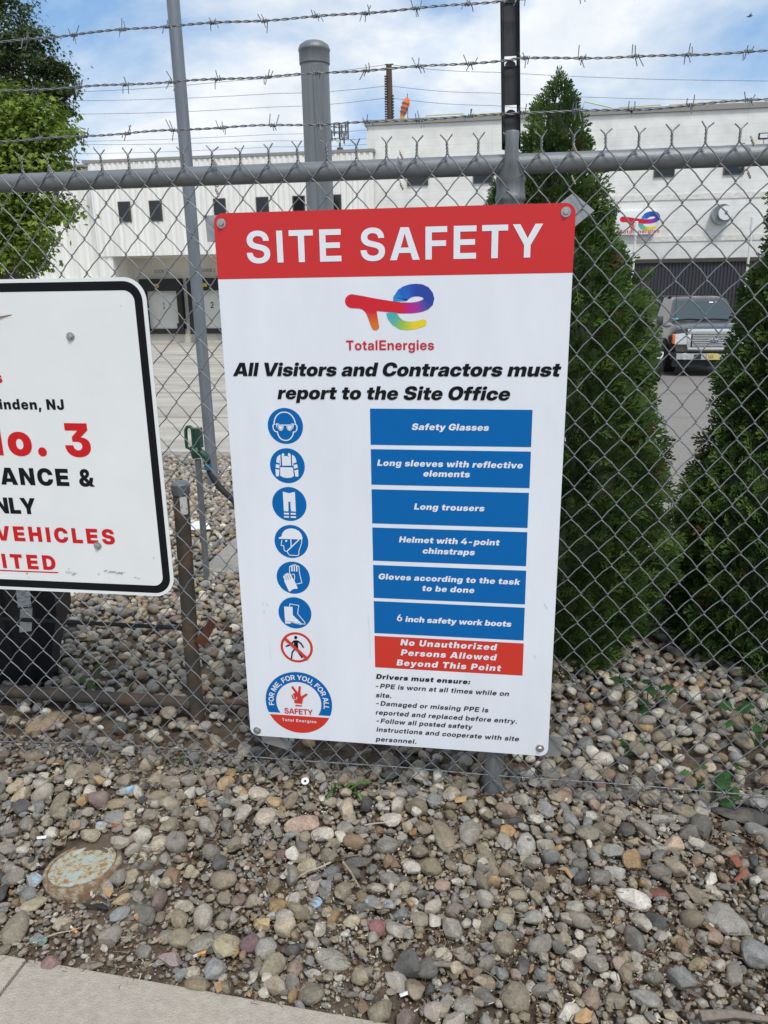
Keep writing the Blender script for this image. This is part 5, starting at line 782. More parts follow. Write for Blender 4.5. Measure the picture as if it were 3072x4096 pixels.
strand([(-420, 322), (0, 305), (480, 275), (800, 264), (1100, 246), (1125, 243), (1400, 235), (1659, 213), (2100, 195)], 5, 0.09)
# tension wire, ties
tw_pts = [(-1.7, 0.045), (-0.878, 0.052), (-0.732, 0.072), (-0.382, 0.084), (0.171, 0.068), (0.378, 0.078), (0.803, 0.069), (1.061, 0.076), (1.5, 0.070), (2.2, 0.075)]
tx = np.linspace(-1.7, 2.2, 90); tz = np.interp(tx, [p[0] for p in tw_pts], [p[1] for p in tw_pts])
tz = np.convolve(np.pad(tz, 4, 'edge'), np.ones(9) / 9, 'valid')
MB().tube([(a, YM + 0.010, c) for a, c in zip(tx, tz)], 0.0021, 6).build('tension_wire', M_galv, fence, smooth=80)
M_tie = mat('tie_wire', (0.40, 0.36, 0.28), 0.4, 0.7)
for px, py in ((100, 371), (455, 376), (855, 332), (1228, 353), (1610, 331)):
    p = at(px, py, 0.01); t_ = MB(); q = []
    for i in range(40):
        a = (i / 39 - 0.5) * 1.25 * math.pi
        q.append((p.x + 0.002 * math.sin(i * .2), 0.043 + 0.027 * math.cos(a), ZR + 0.027 * math.sin(a)))
    t_.tube(q, 0.0013, 5)
    for dz in (0.034, -0.036):
        t_.tube([(p.x + 0.008 + 0.0038 * i / 6 * math.cos(0.6) + 0.001, YM - 0.001 + 0.0045 * math.cos(i * 1.3), ZR + dz - 0.001 * i + 0.0045 * math.sin(i * 1.3)) for i in range(18)], 0.0013, 5)
    t_.build('wire_tie', M_tie, fence, smooth=80)
for x in (0.15, 0.84, 1.42, -0.35):
    z = float(np.interp(x, tx, tz)); t_ = MB()
    t_.tube([(x + 0.0015 * i, YM + 0.006 + 0.008 * math.cos(i * 0.9), z + 0.008 * math.sin(i * 0.9)) for i in range(9)], 0.0017, 6).build('hog_ring', M_tie, fence, smooth=80)

# ------------------------------------------------------------------ tall poles behind the fence
p = at(366, 0, 4.2); q = at(461, 1045, 4.2)
pole = thing('steel_pole', 'tall thin grey galvanised steel pole standing in the gravel left of the white sign', 'pole', (q.x, 4.2, gz(q.x, 4.2)))
MB().tube([(q.x, 4.2, gz(0, 4.2) - 0.2), (q.x - 0.02, 4.2, 4.6)], 0.048, 20).build('shaft', mat('pole_galv', (0.20, 0.225, 0.255), 0.5, 0.3, var=0.2, vscale=6, stretch=(4, 4, 0.6)), pole, smooth=60)
MB().lathe([(0.049, 4.6), (0.052, 4.61), (0.04, 4.65), (0.004, 4.66)], (q.x - 0.02, 4.2, 0), 20).build('cap', M_post, pole, smooth=40)
p = at(678, 90, 3.0)
gp = thing('gate_post', 'thick grey steel post with a domed cap rising behind the white sign', 'post', (p.x + 0.01, 3.0, gz(0, 3)))
MB().tube([(p.x + 0.012, 3, gz(0, 3) - 0.2), (p.x, 3, p.z - 0.10)], 0.084, 32).build('shaft', mat('gate_post_galv', (0.21, 0.225, 0.235), 0.4, 0.35, var=0.22, vscale=5, stretch=(5, 5, 0.15)), gp, smooth=60)
MB().lathe([(0.086, -0.125), (0.0905, -0.12), (0.0905, -0.055), (0.094, -0.05), (0.094, -0.042), (0.086, -0.022), (0.06, -0.004), (0.025, 0.004), (0.003, 0.005)], (p.x, 3, p.z - 0.0), 32).build('cap', M_post, gp, smooth=35)
MB().box(p.x + 0.01, p.x + 0.075, 2.905, 2.925, 0.0, p.z - 0.14).build('seam_strip', M_post, gp)

# ------------------------------------------------------------------ site safety sign
ST = 1.70
def sg(a, c, l=0.0): return Vector((a / 1000.0, -l, ST - c / 1000.0))            # mm on the sign face
def px(crop):
    def f(x, y):
        p = at(x, y, 0.0, crop); return (p.x * 1000, (ST - p.z) * 1000)
    return f
SM = lambda a, c, l: sg(a, c, l + 0.0004)
M_sign = mat('sign_white', (0.76, 0.80, 0.86), 0.34, var=0.06, vscale=2.2, stretch=(2.5, 1, 0.7))
M_red = mat('sign_red', (0.60, 0.030, 0.032), 0.36, spec=0.3)
M_red2 = mat('sign_red_box', (0.60, 0.040, 0.026), 0.40, spec=0.25)
M_blue = mat('sign_blue', (0.001, 0.125, 0.40), 0.4, spec=0.18)
M_ink = mat('sign_black', (0.008, 0.009, 0.012), 0.5, spec=0.12)
M_inkr = mat('sign_logo_red', (0.55, 0.020, 0.040), 0.4, spec=0.2)
M_tint = mat('printed_gradient', (1, 1, 1), 0.38, tint=True, spec=0.2)
sign = thing('safety_sign', 'large white sign with a red SITE SAFETY header and blue rule boxes on the fence', 'sign', (0.457, 0, 0.17))
def rrect(x0, x1, y0, y1, r, n=8):
    out = []
    for cx_, cy_, a0 in ((x1 - r, y0 + r, -90), (x1 - r, y1 - r, 0), (x0 + r, y1 - r, 90), (x0 + r, y0 + r, 180)):
        for i in range(n + 1):
            a = R(a0 + 90 * i / n); out.append((cx_ + r * math.cos(a), cy_ + r * math.sin(a)))
    return out
out = rrect(0, 914, 0, 1533, 25)
b = MB(); b.prism(out, lambda a, c, d: Vector((a / 1000, d, ST - c / 1000)), 0.0, 0.003); b.build('panel', M_sign, sign)
hd = [(0, 163)] + [(25 - 25 * math.cos(R(t_)), 25 - 25 * math.sin(R(t_))) for t_ in range(0, 91, 10)] + [(889 + 25 * math.sin(R(t_)), 25 - 25 * math.cos(R(t_))) for t_ in range(0, 91, 10)] + [(914, 162)]
MB().poly(hd, lambda a, c, l: sg(a, c, 0.0003)).build('header_band', M_red, sign)
def words_on(s, x0, x1, zb, cap, m, bold, ital=0.0, lift=0.0012, parent=None, wide=1.0, rot=0.0):
    sh = [[(a, -c) for a, c in q] for q in line_shapes(s, x0, x1, -zb, cap, bold, ital, wide)]
    return flat('lettering', sh, m, parent or sign, lambda a, c, l: sg(a, c, lift))
words_on('SITE SAFETY', 84, 838, 124, 78, M_sign, (20, 13))
words_on('All Visitors and Contractors must', 23, 893, 416, 36, M_ink, (29, 13), 0.22, wide=1.10)
words_on('report to the Site Office', 145, 768, 478, 36, M_ink, (29, 13), 0.22, wide=1.10)
GB = px((1300, 1100, 0.3315))
def te_logo(fn, nm, parent, textfn=None):
    g = MB()
    red, mag, pur, blu, blb, lbl = (.62, .022, .035), (.46, .025, .27), (.17, .06, .33), (.03, .065, .34), (.025, .13, .52), (.02, .28, .66)
    # loop of the e, lying under the bar at its tail
    ctr = [(900, 397, 67, red), (960, 398, 67, (.56, .02, .12)), (1040, 398, 66, mag), (1110, 390, 66, (.36, .04, .30)), (1165, 377, 67, pur), (1212, 356, 68, (.09, .07, .34)), (1245, 325, 67, blu), (1256, 288, 64, blu), (1243, 245, 66, blu), (1210, 208, 72, blu), (1160, 186, 76, blu),
           (1100, 181, 76, blu), (1040, 188, 78, (.03, .09, .42)), (985, 208, 82, blb), (935, 243, 84, blb), (905, 270, 82, lbl)]
    rows = []
    for i, (x, y, h, t_) in enumerate(ctr):
        a, c = ctr[max(i - 1, 0)], ctr[min(i + 1, len(ctr) - 1)]; d = Vector((c[0] - a[0], c[1] - a[1])).normalized(); n = Vector((-d.y, d.x))
        rows.append((x + n.x * h, y + n.y * h, x - n.x * h, y - n.y * h, t_))
    rows.append((822, 318, 975, 318, lbl)) if False else None
    rows = rows[:-1] + [(822, 268, 1003, 298, lbl), (822, 318, 974, 318, lbl)]
    # keep the same left/right order as the ribbon before
    p = rows[-3]
    if (Vector(p[:2]) - Vector((822, 268))).length > (Vector(p[2:4]) - Vector((822, 268))).length: rows[-2:] = [(q[2], q[3], q[0], q[1], q[4]) for q in rows[-2:]]
    g.ribbon(rows, fn)
    # bowl of the e
    tl, gr, ye = (.07, .42, .45), (.28, .50, .10), (.78, .62, .03)
    ctr = [(802, 445, 66, tl), (818, 505, 65, tl), (858, 560, 62, (.12, .45, .30)), (925, 602, 58, gr), (1000, 614, 52, (.5, .57, .06)), (1080, 608, 47, ye), (1150, 590, 44, ye), (1183, 577, 43, ye)]
    rows = []
    for i, (x, y, h, t_) in enumerate(ctr):
        a, c = ctr[max(i - 1, 0)], ctr[min(i + 1, len(ctr) - 1)]; d = Vector((c[0] - a[0], c[1] - a[1])).normalized(); n = Vector((-d.y, d.x))
        rows.append((x + n.x * h, y + n.y * h, x - n.x * h, y - n.y * h, t_))
    g.ribbon(rows, fn); g.disc((1184, 577), 43, fn, 20, ye)
    # bar and stem of the T
    g.disc((325, 315), 83, fn, 28, red)
    g.ribbon([(325, 232, 300, 397, red), (450, 252, 420, 405, red), (600, 282, 560, 428, red), (760, 308, 740, 445, red), (830, 318, 850, 456, red), (905, 327, 905, 464, red)], fn)
    orr = (.70, .17, .03)
    g.ribbon([(400, 398, 640, 420, red), (450, 416, 625, 430, red), (485, 445, 625, 450, red), (505, 480, 630, 480, (.64, .06, .035)), (528, 540, 640, 540, (.67, .11, .03)), (548, 595, 649, 595, orr), (562, 632, 656, 626, orr)], fn)
    g.disc((609, 621), 46, fn, 22, orr)
    return g.build(nm, M_tint, parent, tint=True)
te_logo(lambda a, c, l: sg(*GB(a, c), l + 0.0005), 'logo', sign)
words_on('TotalEnergies', 340, 572, 347.5, 25, M_inkr, (17, 12))
boxes = [(400, 830, 502, 601), (400, 830, 613, 713), (400, 829, 726, 825), (400, 829, 837, 936), (400, 830, 949, 1050), (400, 830, 1060, 1161), (400, 831, 1170, 1272)]
texts = [[('Safety Glasses', 512, 717, 558.5)], [('Long sleeves with reflective', 417, 809, 659), ('elements', 543, 669, 686.5)], [('Long trousers', 518, 710, 781)], [('Helmet with 4-point', 475, 753, 878), ('chinstraps', 541, 686, 909)],
         [('Gloves according to the task', 414, 813, 991.5), ('to be done', 539, 687, 1022)], [('inch safety work boots', 491, 793, 1120)], [('No Unauthorized', 476, 753, 1195.5), ('Persons Allowed', 477, 753, 1228), ('Beyond This Point', 464, 767, 1261.5)]]
for i, (q, ts) in enumerate(zip(boxes, texts)):
    o = MB().poly([(q[0], q[2]), (q[1], q[2]), (q[1], q[3]), (q[0], q[3])], SM).build('rule_box', M_red2 if i == 6 else M_blue, sign)
    for s, x0, x1, zb in ts:
        k = flat('lettering', [[(a, -c) for a, c in c_] for c_ in line_shapes(s, x0, x1, -zb, 17.5 if i < 6 else 19.5, (27, 11), 0.20, 1.12)], M_sign, o, lambda a, c, l: sg(a, c, 0.0012))
    if i == 5: flat('lettering', [[(a, -c) for a, c in c_] for c_ in line_shapes('6', 467, 484, -1119, 21, (10, 6), 0.0)], M_sign, o, lambda a, c, l: sg(a, c, 0.0012))
words_on('Drivers must ensure:', 402, 680, 1309.5, 16, M_ink, (28, 11), 0.2, wide=1.15)
for s, x0, x1, zb in (('-PPE is worn at all times while on', 400, 793, 1340.5), ('site.', 400, 447, 1371), ('-Damaged or missing PPE is', 400, 735, 1398.5), ('reported and replaced before entry.', 399, 820, 1429.5),
                      ('-Follow all posted safety', 400, 689, 1458), ('instructions and cooperate with site', 400, 827, 1488), ('personnel.', 398, 522, 1521.5)):
    words_on(s, x0, x1, zb, 15.5, M_ink, (14, 7), 0.2, wide=1.1)
# pictograms, traced on the face of the sign
I1 = px((1050, 1630, 0.16733)); I2 = px((1060, 2000, 0.27132)); ID = px((900, 1600, 0.6557)); IE = px((1000, 2650, 0.2411))
def ic(P): return lambda a, c, l: sg(*P(a, c), l + 0.0010)
def disc_part(nm, c, r, m): return MB().disc(c, r, SM, 48).build(nm, m, sign)
def fine(pts, closed=False, n=5):                # smooth curve through points
    k = len(pts); o = []
    for i in range(k if closed else k - 1):
        p0, p1, p2, p3 = [Vector(pts[(i + d) % k] if closed else pts[min(max(i + d, 0), k - 1)]) for d in (-1, 0, 1, 2)]
        for j in range(n):
            t_ = j / n; o.append(tuple(0.5 * (2 * p1 + (p2 - p0) * t_ + (2 * p0 - 5 * p1 + 4 * p2 - p3) * t_ * t_ + (3 * p1 - p0 - 3 * p2 + p3) * t_ ** 3)))
    if not closed: o.append(tuple(pts[-1]))
    return o
cs_ = [(163, 552), (163, 664), (163, 775), (163.5, 887), (163.5, 998), (163, 1109)]
discs = [disc_part('pictogram', c, 50, M_blue) for c in cs_]
f = ic(I1)
g = MB(); g.stroke(fine([(288, 405), (282, 350), (300, 270), (345, 190), (430, 125), (520, 110), (610, 125), (690, 180), (750, 265), (778, 340), (788, 408)]), 27, f)
g.stroke(fine([(298, 400), (268, 405), (254, 450), (265, 510), (295, 560), (330, 576), (360, 577)]), 25, f); g.stroke(fine([(358, 570), (375, 650), (425, 730), (490, 772), (560, 785), (630, 770), (695, 715), (730, 650), (742, 575)]), 27, f)
g.stroke(fine([(740, 582), (775, 582), (808, 555), (826, 500), (822, 435), (800, 408), (782, 410)]), 25, f)
g.poly([(368, 405), (508, 405), (504, 495), (475, 545), (440, 557), (402, 542), (378, 495)], f); g.poly([(573, 405), (722, 405), (722, 495), (690, 548), (652, 560), (612, 543), (582, 490)], f)
g.stroke([(505, 440), (530, 412), (548, 412), (575, 440)], 18, f); g.stroke([(300, 398), (370, 410)], 10, f); g.stroke([(720, 410), (790, 402)], 10, f)
g.poly([(330, 373), (410, 383), (350, 400), (360, 500), (336, 450)], f); g.poly([(746, 378), (665, 385), (730, 400), (728, 505), (748, 455)], f)
g.build('symbol', M_sign, discs[0])
g = MB(); g.stroke([(385, 425), (490, 425), (485, 490), (460, 530), (440, 535), (412, 525), (392, 485), (385, 425)], 5, ic(I1)); g.stroke([(592, 425), (706, 425), (704, 490), (678, 532), (652, 540), (625, 528), (600, 485), (592, 425)], 5, ic(I1))
g.layer += .001
for v_ in range(len(g.v)): x, y, z = g.v[v_]; g.v[v_] = (x, y - 0.0012, z)
g.build('symbol_line', M_blue, discs[0])
g = MB()
for q in ([(460, 1115), (498, 1085), (530, 1125), (505, 1165), (570, 1155), (640, 1180), (603, 1135), (628, 1080), (675, 1118), (685, 1388), (475, 1388)], [(430, 1125), (380, 1150), (345, 1200), (332, 1305), (412, 1335), (395, 1225), (418, 1300), (422, 1385), (440, 1388)],
          [(325, 1350), (412, 1370), (405, 1455), (315, 1430)], [(312, 1467), (408, 1488), (396, 1635), (385, 1643), (335, 1643), (325, 1630)], [(705, 1128), (755, 1150), (790, 1200), (820, 1305), (740, 1335), (735, 1390), (712, 1388)], [(745, 1372), (832, 1352), (848, 1437), (755, 1463)],
          [(762, 1503), (858, 1478), (862, 1640), (850, 1650), (795, 1650), (788, 1640)], [(425, 1422), (728, 1430), (755, 1640), (690, 1672), (600, 1683), (500, 1668), (428, 1630)]): g.poly(q, f)
g.build('symbol', M_sign, discs[1])
f = ic(ID); g = MB()
for q in ([(353, 558), (390, 568), (427, 560), (433, 680), (403, 678), (399, 620), (387, 620), (388, 678), (360, 678)], [(360, 687), (391, 688), (391, 698), (360, 697)], [(401, 688), (433, 689), (433, 699), (401, 698)], [(361, 707), (392, 708), (392, 717), (361, 716)], [(402, 708), (434, 709), (434, 719), (402, 718)]): g.poly(q, f)
g.build('symbol', M_sign, discs[2])
f = ic(I2); g = MB()
g.poly([(205, 552), (245, 535), (255, 490), (285, 450), (330, 425), (390, 415), (450, 428), (500, 455), (535, 495), (555, 555), (552, 580), (205, 570)], f); g.disc((314, 601), 16, f, 16)
g.stroke([(250, 586), (242, 655), (240, 668), (278, 672), (282, 730), (300, 752), (328, 758), (345, 790), (365, 812), (485, 818), (500, 800), (502, 745), (540, 640), (542, 580)], 11, f); g.stroke([(382, 575), (388, 698)], 14, f); g.stroke([(508, 578), (328, 752)], 17, f)
g.build('symbol', M_sign, discs[3])
g = MB(); g.stroke([(364, 1080), (364, 985), (376, 970), (390, 978), (398, 962), (412, 956), (424, 966), (434, 956), (448, 950), (462, 966), (474, 970), (490, 972), (502, 986), (510, 1080), (545, 1220), (455, 1238)], 11, f)
for x0, x1 in ((398, 400), (434, 434), (468, 470)): g.stroke([(x0, 968), (x1, 1052)], 19, f)
g.stroke(fine([(398, 1100), (415, 1090), (434, 1100), (438, 1140), (428, 1195)]), 11, f)
g.poly([(268, 1122), (276, 1112), (290, 1112), (294, 1090), (304, 1084), (318, 1088), (324, 1074), (338, 1074), (350, 1084), (366, 1075), (385, 1090), (408, 1150), (430, 1175), (455, 1230), (484, 1298), (476, 1308), (430, 1306), (395, 1325), (368, 1348), (352, 1338), (284, 1192), (290, 1178)], f)
g.build('symbol', M_sign, discs[4])
fl_ = lambda P: (lambda a, c, l: sg(*P(a, c), l + 0.0026))
g = MB()
for q in ([(298, 1110), (324, 1172)], [(325, 1095), (352, 1168)], [(355, 1088), (385, 1152)]): g.stroke(q, 5, fl_(I2))
g.build('symbol_line', M_blue, discs[4])
g = MB(); g.stroke([(362, 1572), (368, 1530), (498, 1552), (482, 1675), (592, 1805), (588, 1828), (535, 1822)], 10, f); g.poly([(282, 1568), (407, 1573), (412, 1695), (540, 1815), (538, 1838), (440, 1820), (385, 1800), (378, 1822), (300, 1818)], f)
g.build('symbol', M_sign, discs[5])
g = MB(); g.stroke([(305, 1780), (395, 1785), (445, 1810), (525, 1815)], 4, fl_(I2)); g.build('symbol_line', M_blue, discs[5])
# no-entry figure
ringp = MB(); ringp.stroke([(163 + 46 * math.cos(2 * math.pi * i / 48), 1221 + 46 * math.sin(2 * math.pi * i / 48)) for i in range(48)], 7.5, SM, closed=True)
ro = ringp.build('prohibition_ring', M_red2, sign)
f = ic(ID); g = MB(); g.disc((432, 1448), 10, f, 20); g.poly([(419, 1465), (444, 1465), (448, 1514), (423, 1514)], f)
for q in ([(421, 1469), (402, 1491), (371, 1502)], [(442, 1469), (464, 1484), (480, 1510)], [(430, 1511), (410, 1540), (406, 1578)], [(441, 1511), (452, 1543), (473, 1572)]): g.stroke(q, 8.5, f)
g.build('walking_figure', M_ink, ro)
MB().stroke([(363, 1449), (507, 1580)], 16, lambda a, c, l: sg(*ID(a, c), 0.0030)).build('slash', M_red2, ro)
# round badge
bc, br_ = (160.5, 1407.5), 104.5
def arcpt(a, r): return (bc[0] + r * math.cos(a), bc[1] - r * math.sin(a))
aa = math.asin((bc[1] - 1446) / br_); ai = math.asin((bc[1] - 1446) / 71)
q = [arcpt(aa + (math.pi - 2 * aa) * i / 50, br_) for i in range(51)] + [arcpt(math.pi - ai - (math.pi - 2 * ai) * i / 50, 71) for i in range(51)]
bd = MB().poly(q, SM).build('badge', M_blue, sign)
ab = math.asin((bc[1] - 1453) / br_)
MB().poly([arcpt(math.pi - ab + (math.pi + 2 * ab) * i / 40, br_) for i in range(41)], SM).build('badge_foot', M_red2, bd)
s = 'FOR ME, FOR YOU, FOR ALL'; gl = set_line(s, 'B'); tot = gl[-1][0] + 330; sh = []; kk = 16.5 / 509
a_start, a_end = math.pi + 0.17, -0.17
for x, cs in gl:
    wch = max(p[0] for c in cs for p in c); mid = x + wch / 2
    a = a_start + (a_end - a_start) * (mid / tot)
    for c in cs:
        l = []
        for u, v in c:
            dx_, dy_ = (u - wch / 2) * kk, v * kk + 78.5
            l.append((bc[0] + dy_ * math.cos(a) + dx_ * math.sin(a), bc[1] - (dy_ * math.sin(a) - dx_ * math.cos(a))))
        sh.append(l)
flat('lettering', sh, M_sign, bd, lambda a, c, l: sg(a, c, 0.0012))
e0, e1, e2 = IE(575, 842), IE(1045, 865), IE(575, 757)
words_on('SAFETY', e0[0], e1[0], (e0[1] + e1[1]) / 2 + 0.5, e0[1] - e2[1] + 1, M_inkr, (18, 13), parent=bd)
e0, e1 = IE(535, 960), IE(1103, 1008)
words_on('Total Energies', e0[0], e1[0], (e0[1] + e1[1]) / 2, 9.5, M_sign, (24, 10), parent=bd)
f = ic(IE); g = MB()
g.stroke([(706, 408), (790, 520)], 36, f, cap=True); g.stroke([(826, 408), (815, 520)], 40, f, cap=True); g.stroke([(936, 530), (855, 580)], 38, f, cap=True)
g.poly([(720, 505), (840, 500), (850, 560), (905, 560), (880, 605), (868, 682), (742, 670), (736, 615), (715, 560)], f); g.stroke([(700, 540), (724, 592)], 22, f, cap=True); g.poly([(755, 697), (865, 705), (865, 723), (755, 718)], f)
g.build('hand_symbol', M_red2, bd)
g = MB(); g.stroke([(712, 520), (742, 600), (772, 606), (786, 590), (770, 560)], 7, lambda a, c, l: sg(*IE(a, c), 0.0030)); g.build('symbol_line', M_sign, bd)
# bolts, brackets
def bolt(parent, a, c, y=0.0):
    m_ = Matrix.Translation((a / 1000, y, ST - c / 1000)) @ Matrix.Rotation(R(90), 4, 'X')
    o = MB().lathe([(0.0125, 0.0), (0.0125, 0.0012), (0.0118, 0.0022), (0.004, 0.0023)], (0, 0, 0), 24, m_).lathe([(0.0075, 0.0022), (0.0075, 0.0072), (0.0062, 0.0084), (0.001, 0.0086)], (0, 0, 0), 6, m_).build('bolt', M_bolt, parent, smooth=35)
for a, c in ((20, 25), (891, 21), (22, 1514), (890, 1507)): bolt(sign, a, c)
def plate(pts, y0, t_=0.0025): MB().prism(pts, lambda a, c, d: sg(a, c) + Vector((0, d, 0)), y0, y0 + t_).build('bracket', M_alu, sign)
plate([(-30, 3), (60, 3), (60, 72), (-28, 68)], 0.018); plate([(855, 15), (908, -24), (960, 18), (905, 62)], 0.017); plate([(850, 1472), (956, 1478), (952, 1545), (850, 1540)], 0.018); plate([(22, 1500), (110, 1500), (116, 1590), (30, 1568)], 0.018)
# scuffs
M_scuff = mat('scuff_grey', (0.60, 0.62, 0.66), 0.5)
M_scuff2 = mat('scuff_dark', (0.32, 0.31, 0.29), 0.6)
g = MB(); g.stroke([IE(0, 0), IE(2, 10)], 0.1, SM)
PD = px(D)
for q, w in (([(795, 1330), (799, 1382), (800, 1420)], 1.0), ([(583, 1388), (585, 1430)], 0.9)): g.stroke([PD(*k) for k in q], w, SM)
for x, y in ((567, 1300), (577, 1302), (1176, 1303), (1180, 1308), (1220, 945), (570, 1318), (1155, 1415)):
    g.stroke([PD(x, y), PD(x + 1.5, y + 8)], 2.2, SM)
g.build('scuff_mark', M_scuff, sign)

# ------------------------------------------------------------------ gate sign on the left
gs = thing('gate_sign', 'white sign with a rounded black border and red No. 3 at the left edge', 'sign', (-0.8, 0, 0.63))
GX0, GX1, GY0, GY1 = -1420, -206, 153, 1076
GS = lambda a, c, l: sg(a, c, l - 0.0006)
M_gs = mat('gate_sign_white', (0.78, 0.80, 0.80), 0.34, var=0.04, vscale=4)
MB().prism(rrect(GX0, GX1, GY0, GY1, 62, 14), lambda a, c, d: Vector((a / 1000, d, ST - c / 1000)), 0.001, 0.0035).build('panel', M_gs, gs)
o_, i_ = rrect(GX0 + 10, GX1 - 11, GY0 + 10, GY1 - 10, 52, 14), rrect(GX0 + 33, GX1 - 34, GY0 + 34, GY1 - 34, 30, 14)
MB().ribbon([(*p, *q, (1, 1, 1)) for p, q in zip(o_ + o_[:1], i_ + i_[:1])], lambda a, c, l: sg(a, c, -0.0006)).build('border', M_ink, gs)
M_gred = mat('gate_sign_red', (0.58, 0.015, 0.018), 0.4, spec=0.2)
def gw(s, x0, x1, zb, cap, m, bold, wide=1.0): flat('lettering', [[(a, -c) for a, c in q] for q in line_shapes(s, x0, x1, -zb, cap, bold, 0, wide)], m, gs, lambda a, c, l: sg(a, c, -0.0002))
gw('s', -690, -653, 437, 34, M_gred, (26, 14)); gw('Linden, NJ', -712, -486, 512.5, 30, M_ink, 'K'); gw('No. 3', -786, -419, 649, 98, M_gred, (32, 20)); gw('RANCE &', -770, -421, 738, 52, M_ink, (27, 16)); gw('ONLY', -806, -619, 828, 50, M_ink, (27, 16))
gw('VEHICLES', -766, -379, 915, 47, M_gred, (27, 16)); gw('BITED', -812, -582, 1005, 47, M_gred, (27, 16))
gw('ENT', -903, -778, 738, 52, M_ink, 'K'); gw('PROHI', -1010, -820, 1005, 47, M_gred, 'K')
MB().poly([(-1012, 1012), (-577, 1011), (-577, 1015), (-1012, 1016)], GS).build('underline', M_gred, gs)
for a, c in ((-439, 308), (-436, 921)): bolt(gs, a, c, 0.001)
g = MB(); rs = random.Random(3); KL = px((0, 2000, 0.6631))
for x, y, w in ((390, 440, 60), (430, 447, 40), (610, 425, 40), (640, 432, 90), (700, 440, 60), (810, 465, 40), (150, 440, 20), (725, 448, 14), (410, 418, 8), (590, 447, 10), (925, 350, 5), (170, 463, 6)):
    for k in range(3):
        x2 = x + rs.uniform(0, w * 0.5); y2 = y + rs.uniform(-6, 6); l = rs.uniform(0.2, 0.6) * w + 3
        g.stroke([KL(x2, y2), KL(x2 + l, y2 + rs.uniform(-3, 4))], rs.uniform(0.7, 1.8), GS)
g.stroke([PD(398, 0), PD(399, 0)], 0.1, GS) if False else None
g.stroke([px((0, 1000, .6631))(728, 330), px((0, 1000, .6631))(735, 342)], 1.3, GS)
g.build('scuff_mark', M_scuff2, gs)
p0, p1 = at(-60, 700, -0.012), at(33, 679, 0.004)
tw1 = MB().tube([p0, p0.lerp(p1, .5) + Vector((0, 0, 0.003)), p1], 0.0022, 6).build('twig', mat('dry_twig', (0.30, 0.24, 0.17), 0.9, var=0.3, vscale=60), None, smooth=60)
tag(tw1, 'short dry twig stuck against the face of the white gate sign', 'twig')

# printing on the company sign of the far wall
def wsf(a, c, l): return Vector((6.12 + (a - 90) / 1130.0 * 2.02, 40.247 - l * 10, 4.90 - (c - 75) / 700.0 * 1.12))
te_logo(wsf, 'logo', ws)
flat('lettering', line_shapes('TotalEnergies', 245, 1330, -735, 110, 'B'), M_inkr, ws, lambda a, c, l: wsf(a, -c, 0.0002))

# ------------------------------------------------------------------ foliage
def rotmats(ax, roll_v):
    ax = ax / np.linalg.norm(ax, axis=1, keepdims=True); s = np.cross(roll_v, ax); s /= (np.linalg.norm(s, axis=1, keepdims=True) + 1e-9); n = np.cross(ax, s)
    return np.stack([ax, s, n], 2)
def instance(T, F, pos, rot, scale):
    V = np.einsum('nij,mj->nmi', rot, T) * scale[:, None, None] + pos[:, None, :]
    Fa = F[None] + (np.arange(len(pos)) * len(T))[:, None, None]
    return V.reshape(-1, 3), Fa.reshape(-1, F.shape[1])
def foliage_mat(name, rough=0.55, trans=0.25):
    m = bpy.data.materials.new(name); m.use_nodes = True; t = m.node_tree; b = t.nodes['Principled BSDF']
    a = t.nodes.new('ShaderNodeAttribute'); a.attribute_name = 'tint'; t.links.new(a.outputs['Color'], b.inputs['Base Color']); b.inputs['Roughness'].default_value = rough
    b.inputs['Specular IOR Level'].default_value = 0.3
    if trans:
        tr = t.nodes.new('ShaderNodeBsdfTranslucent'); t.links.new(a.outputs['Color'], tr.inputs['Color']); mxs = t.nodes.new('ShaderNodeMixShader'); mxs.inputs[0].default_value = trans
        t.links.new(b.outputs[0], mxs.inputs[1]); t.links.new(tr.outputs[0], mxs.inputs[2]); t.links.new(mxs.outputs[0], t.nodes['Material Output'].inputs['Surface'])
    return m
M_leaf = foliage_mat('leaf'); M_scale = foliage_mat('scale_leaf', 0.6, 0.12)
M_bark = mat('bark', (0.075, 0.055, 0.040), 0.95, var=0.4, vscale=9, stretch=(3, 3, 0.6))
# arborvitae spray: a flat fan of scale-leaved twigs
def spray_template():
    q = []
    def strip(a, b, w0, w1):
        d = (b - a); n = np.array([-d[1], d[0], 0]) / (np.linalg.norm(d) + 1e-9); q.append([a + n * w0, b + n * w1, b - n * w1, a - n * w0])
    def twig(a, ang, L, depth):
        d = np.array([math.cos(ang), math.sin(ang), 0]); e = a + d * L + np.array([0, 0, -0.05 * L]); strip(a, e, 0.033, 0.015)
        if depth:
            for t_, s, l in ((0.30, 1, .42), (0.45, -1, .42), (0.62, 1, .32), (0.76, -1, .28)):
                if depth == 2 or t_ > 0.4: twig(a + (e - a) * t_, ang + s * 0.62, L * l * (1.05 if depth == 2 else 0.9), depth - 1)
    twig(np.zeros(3), 0, 1.0, 2)
    q = np.array(q); return q.reshape(-1, 3), np.arange(len(q) * 4).reshape(-1, 4)
SPR_T, SPR_F = spray_template()
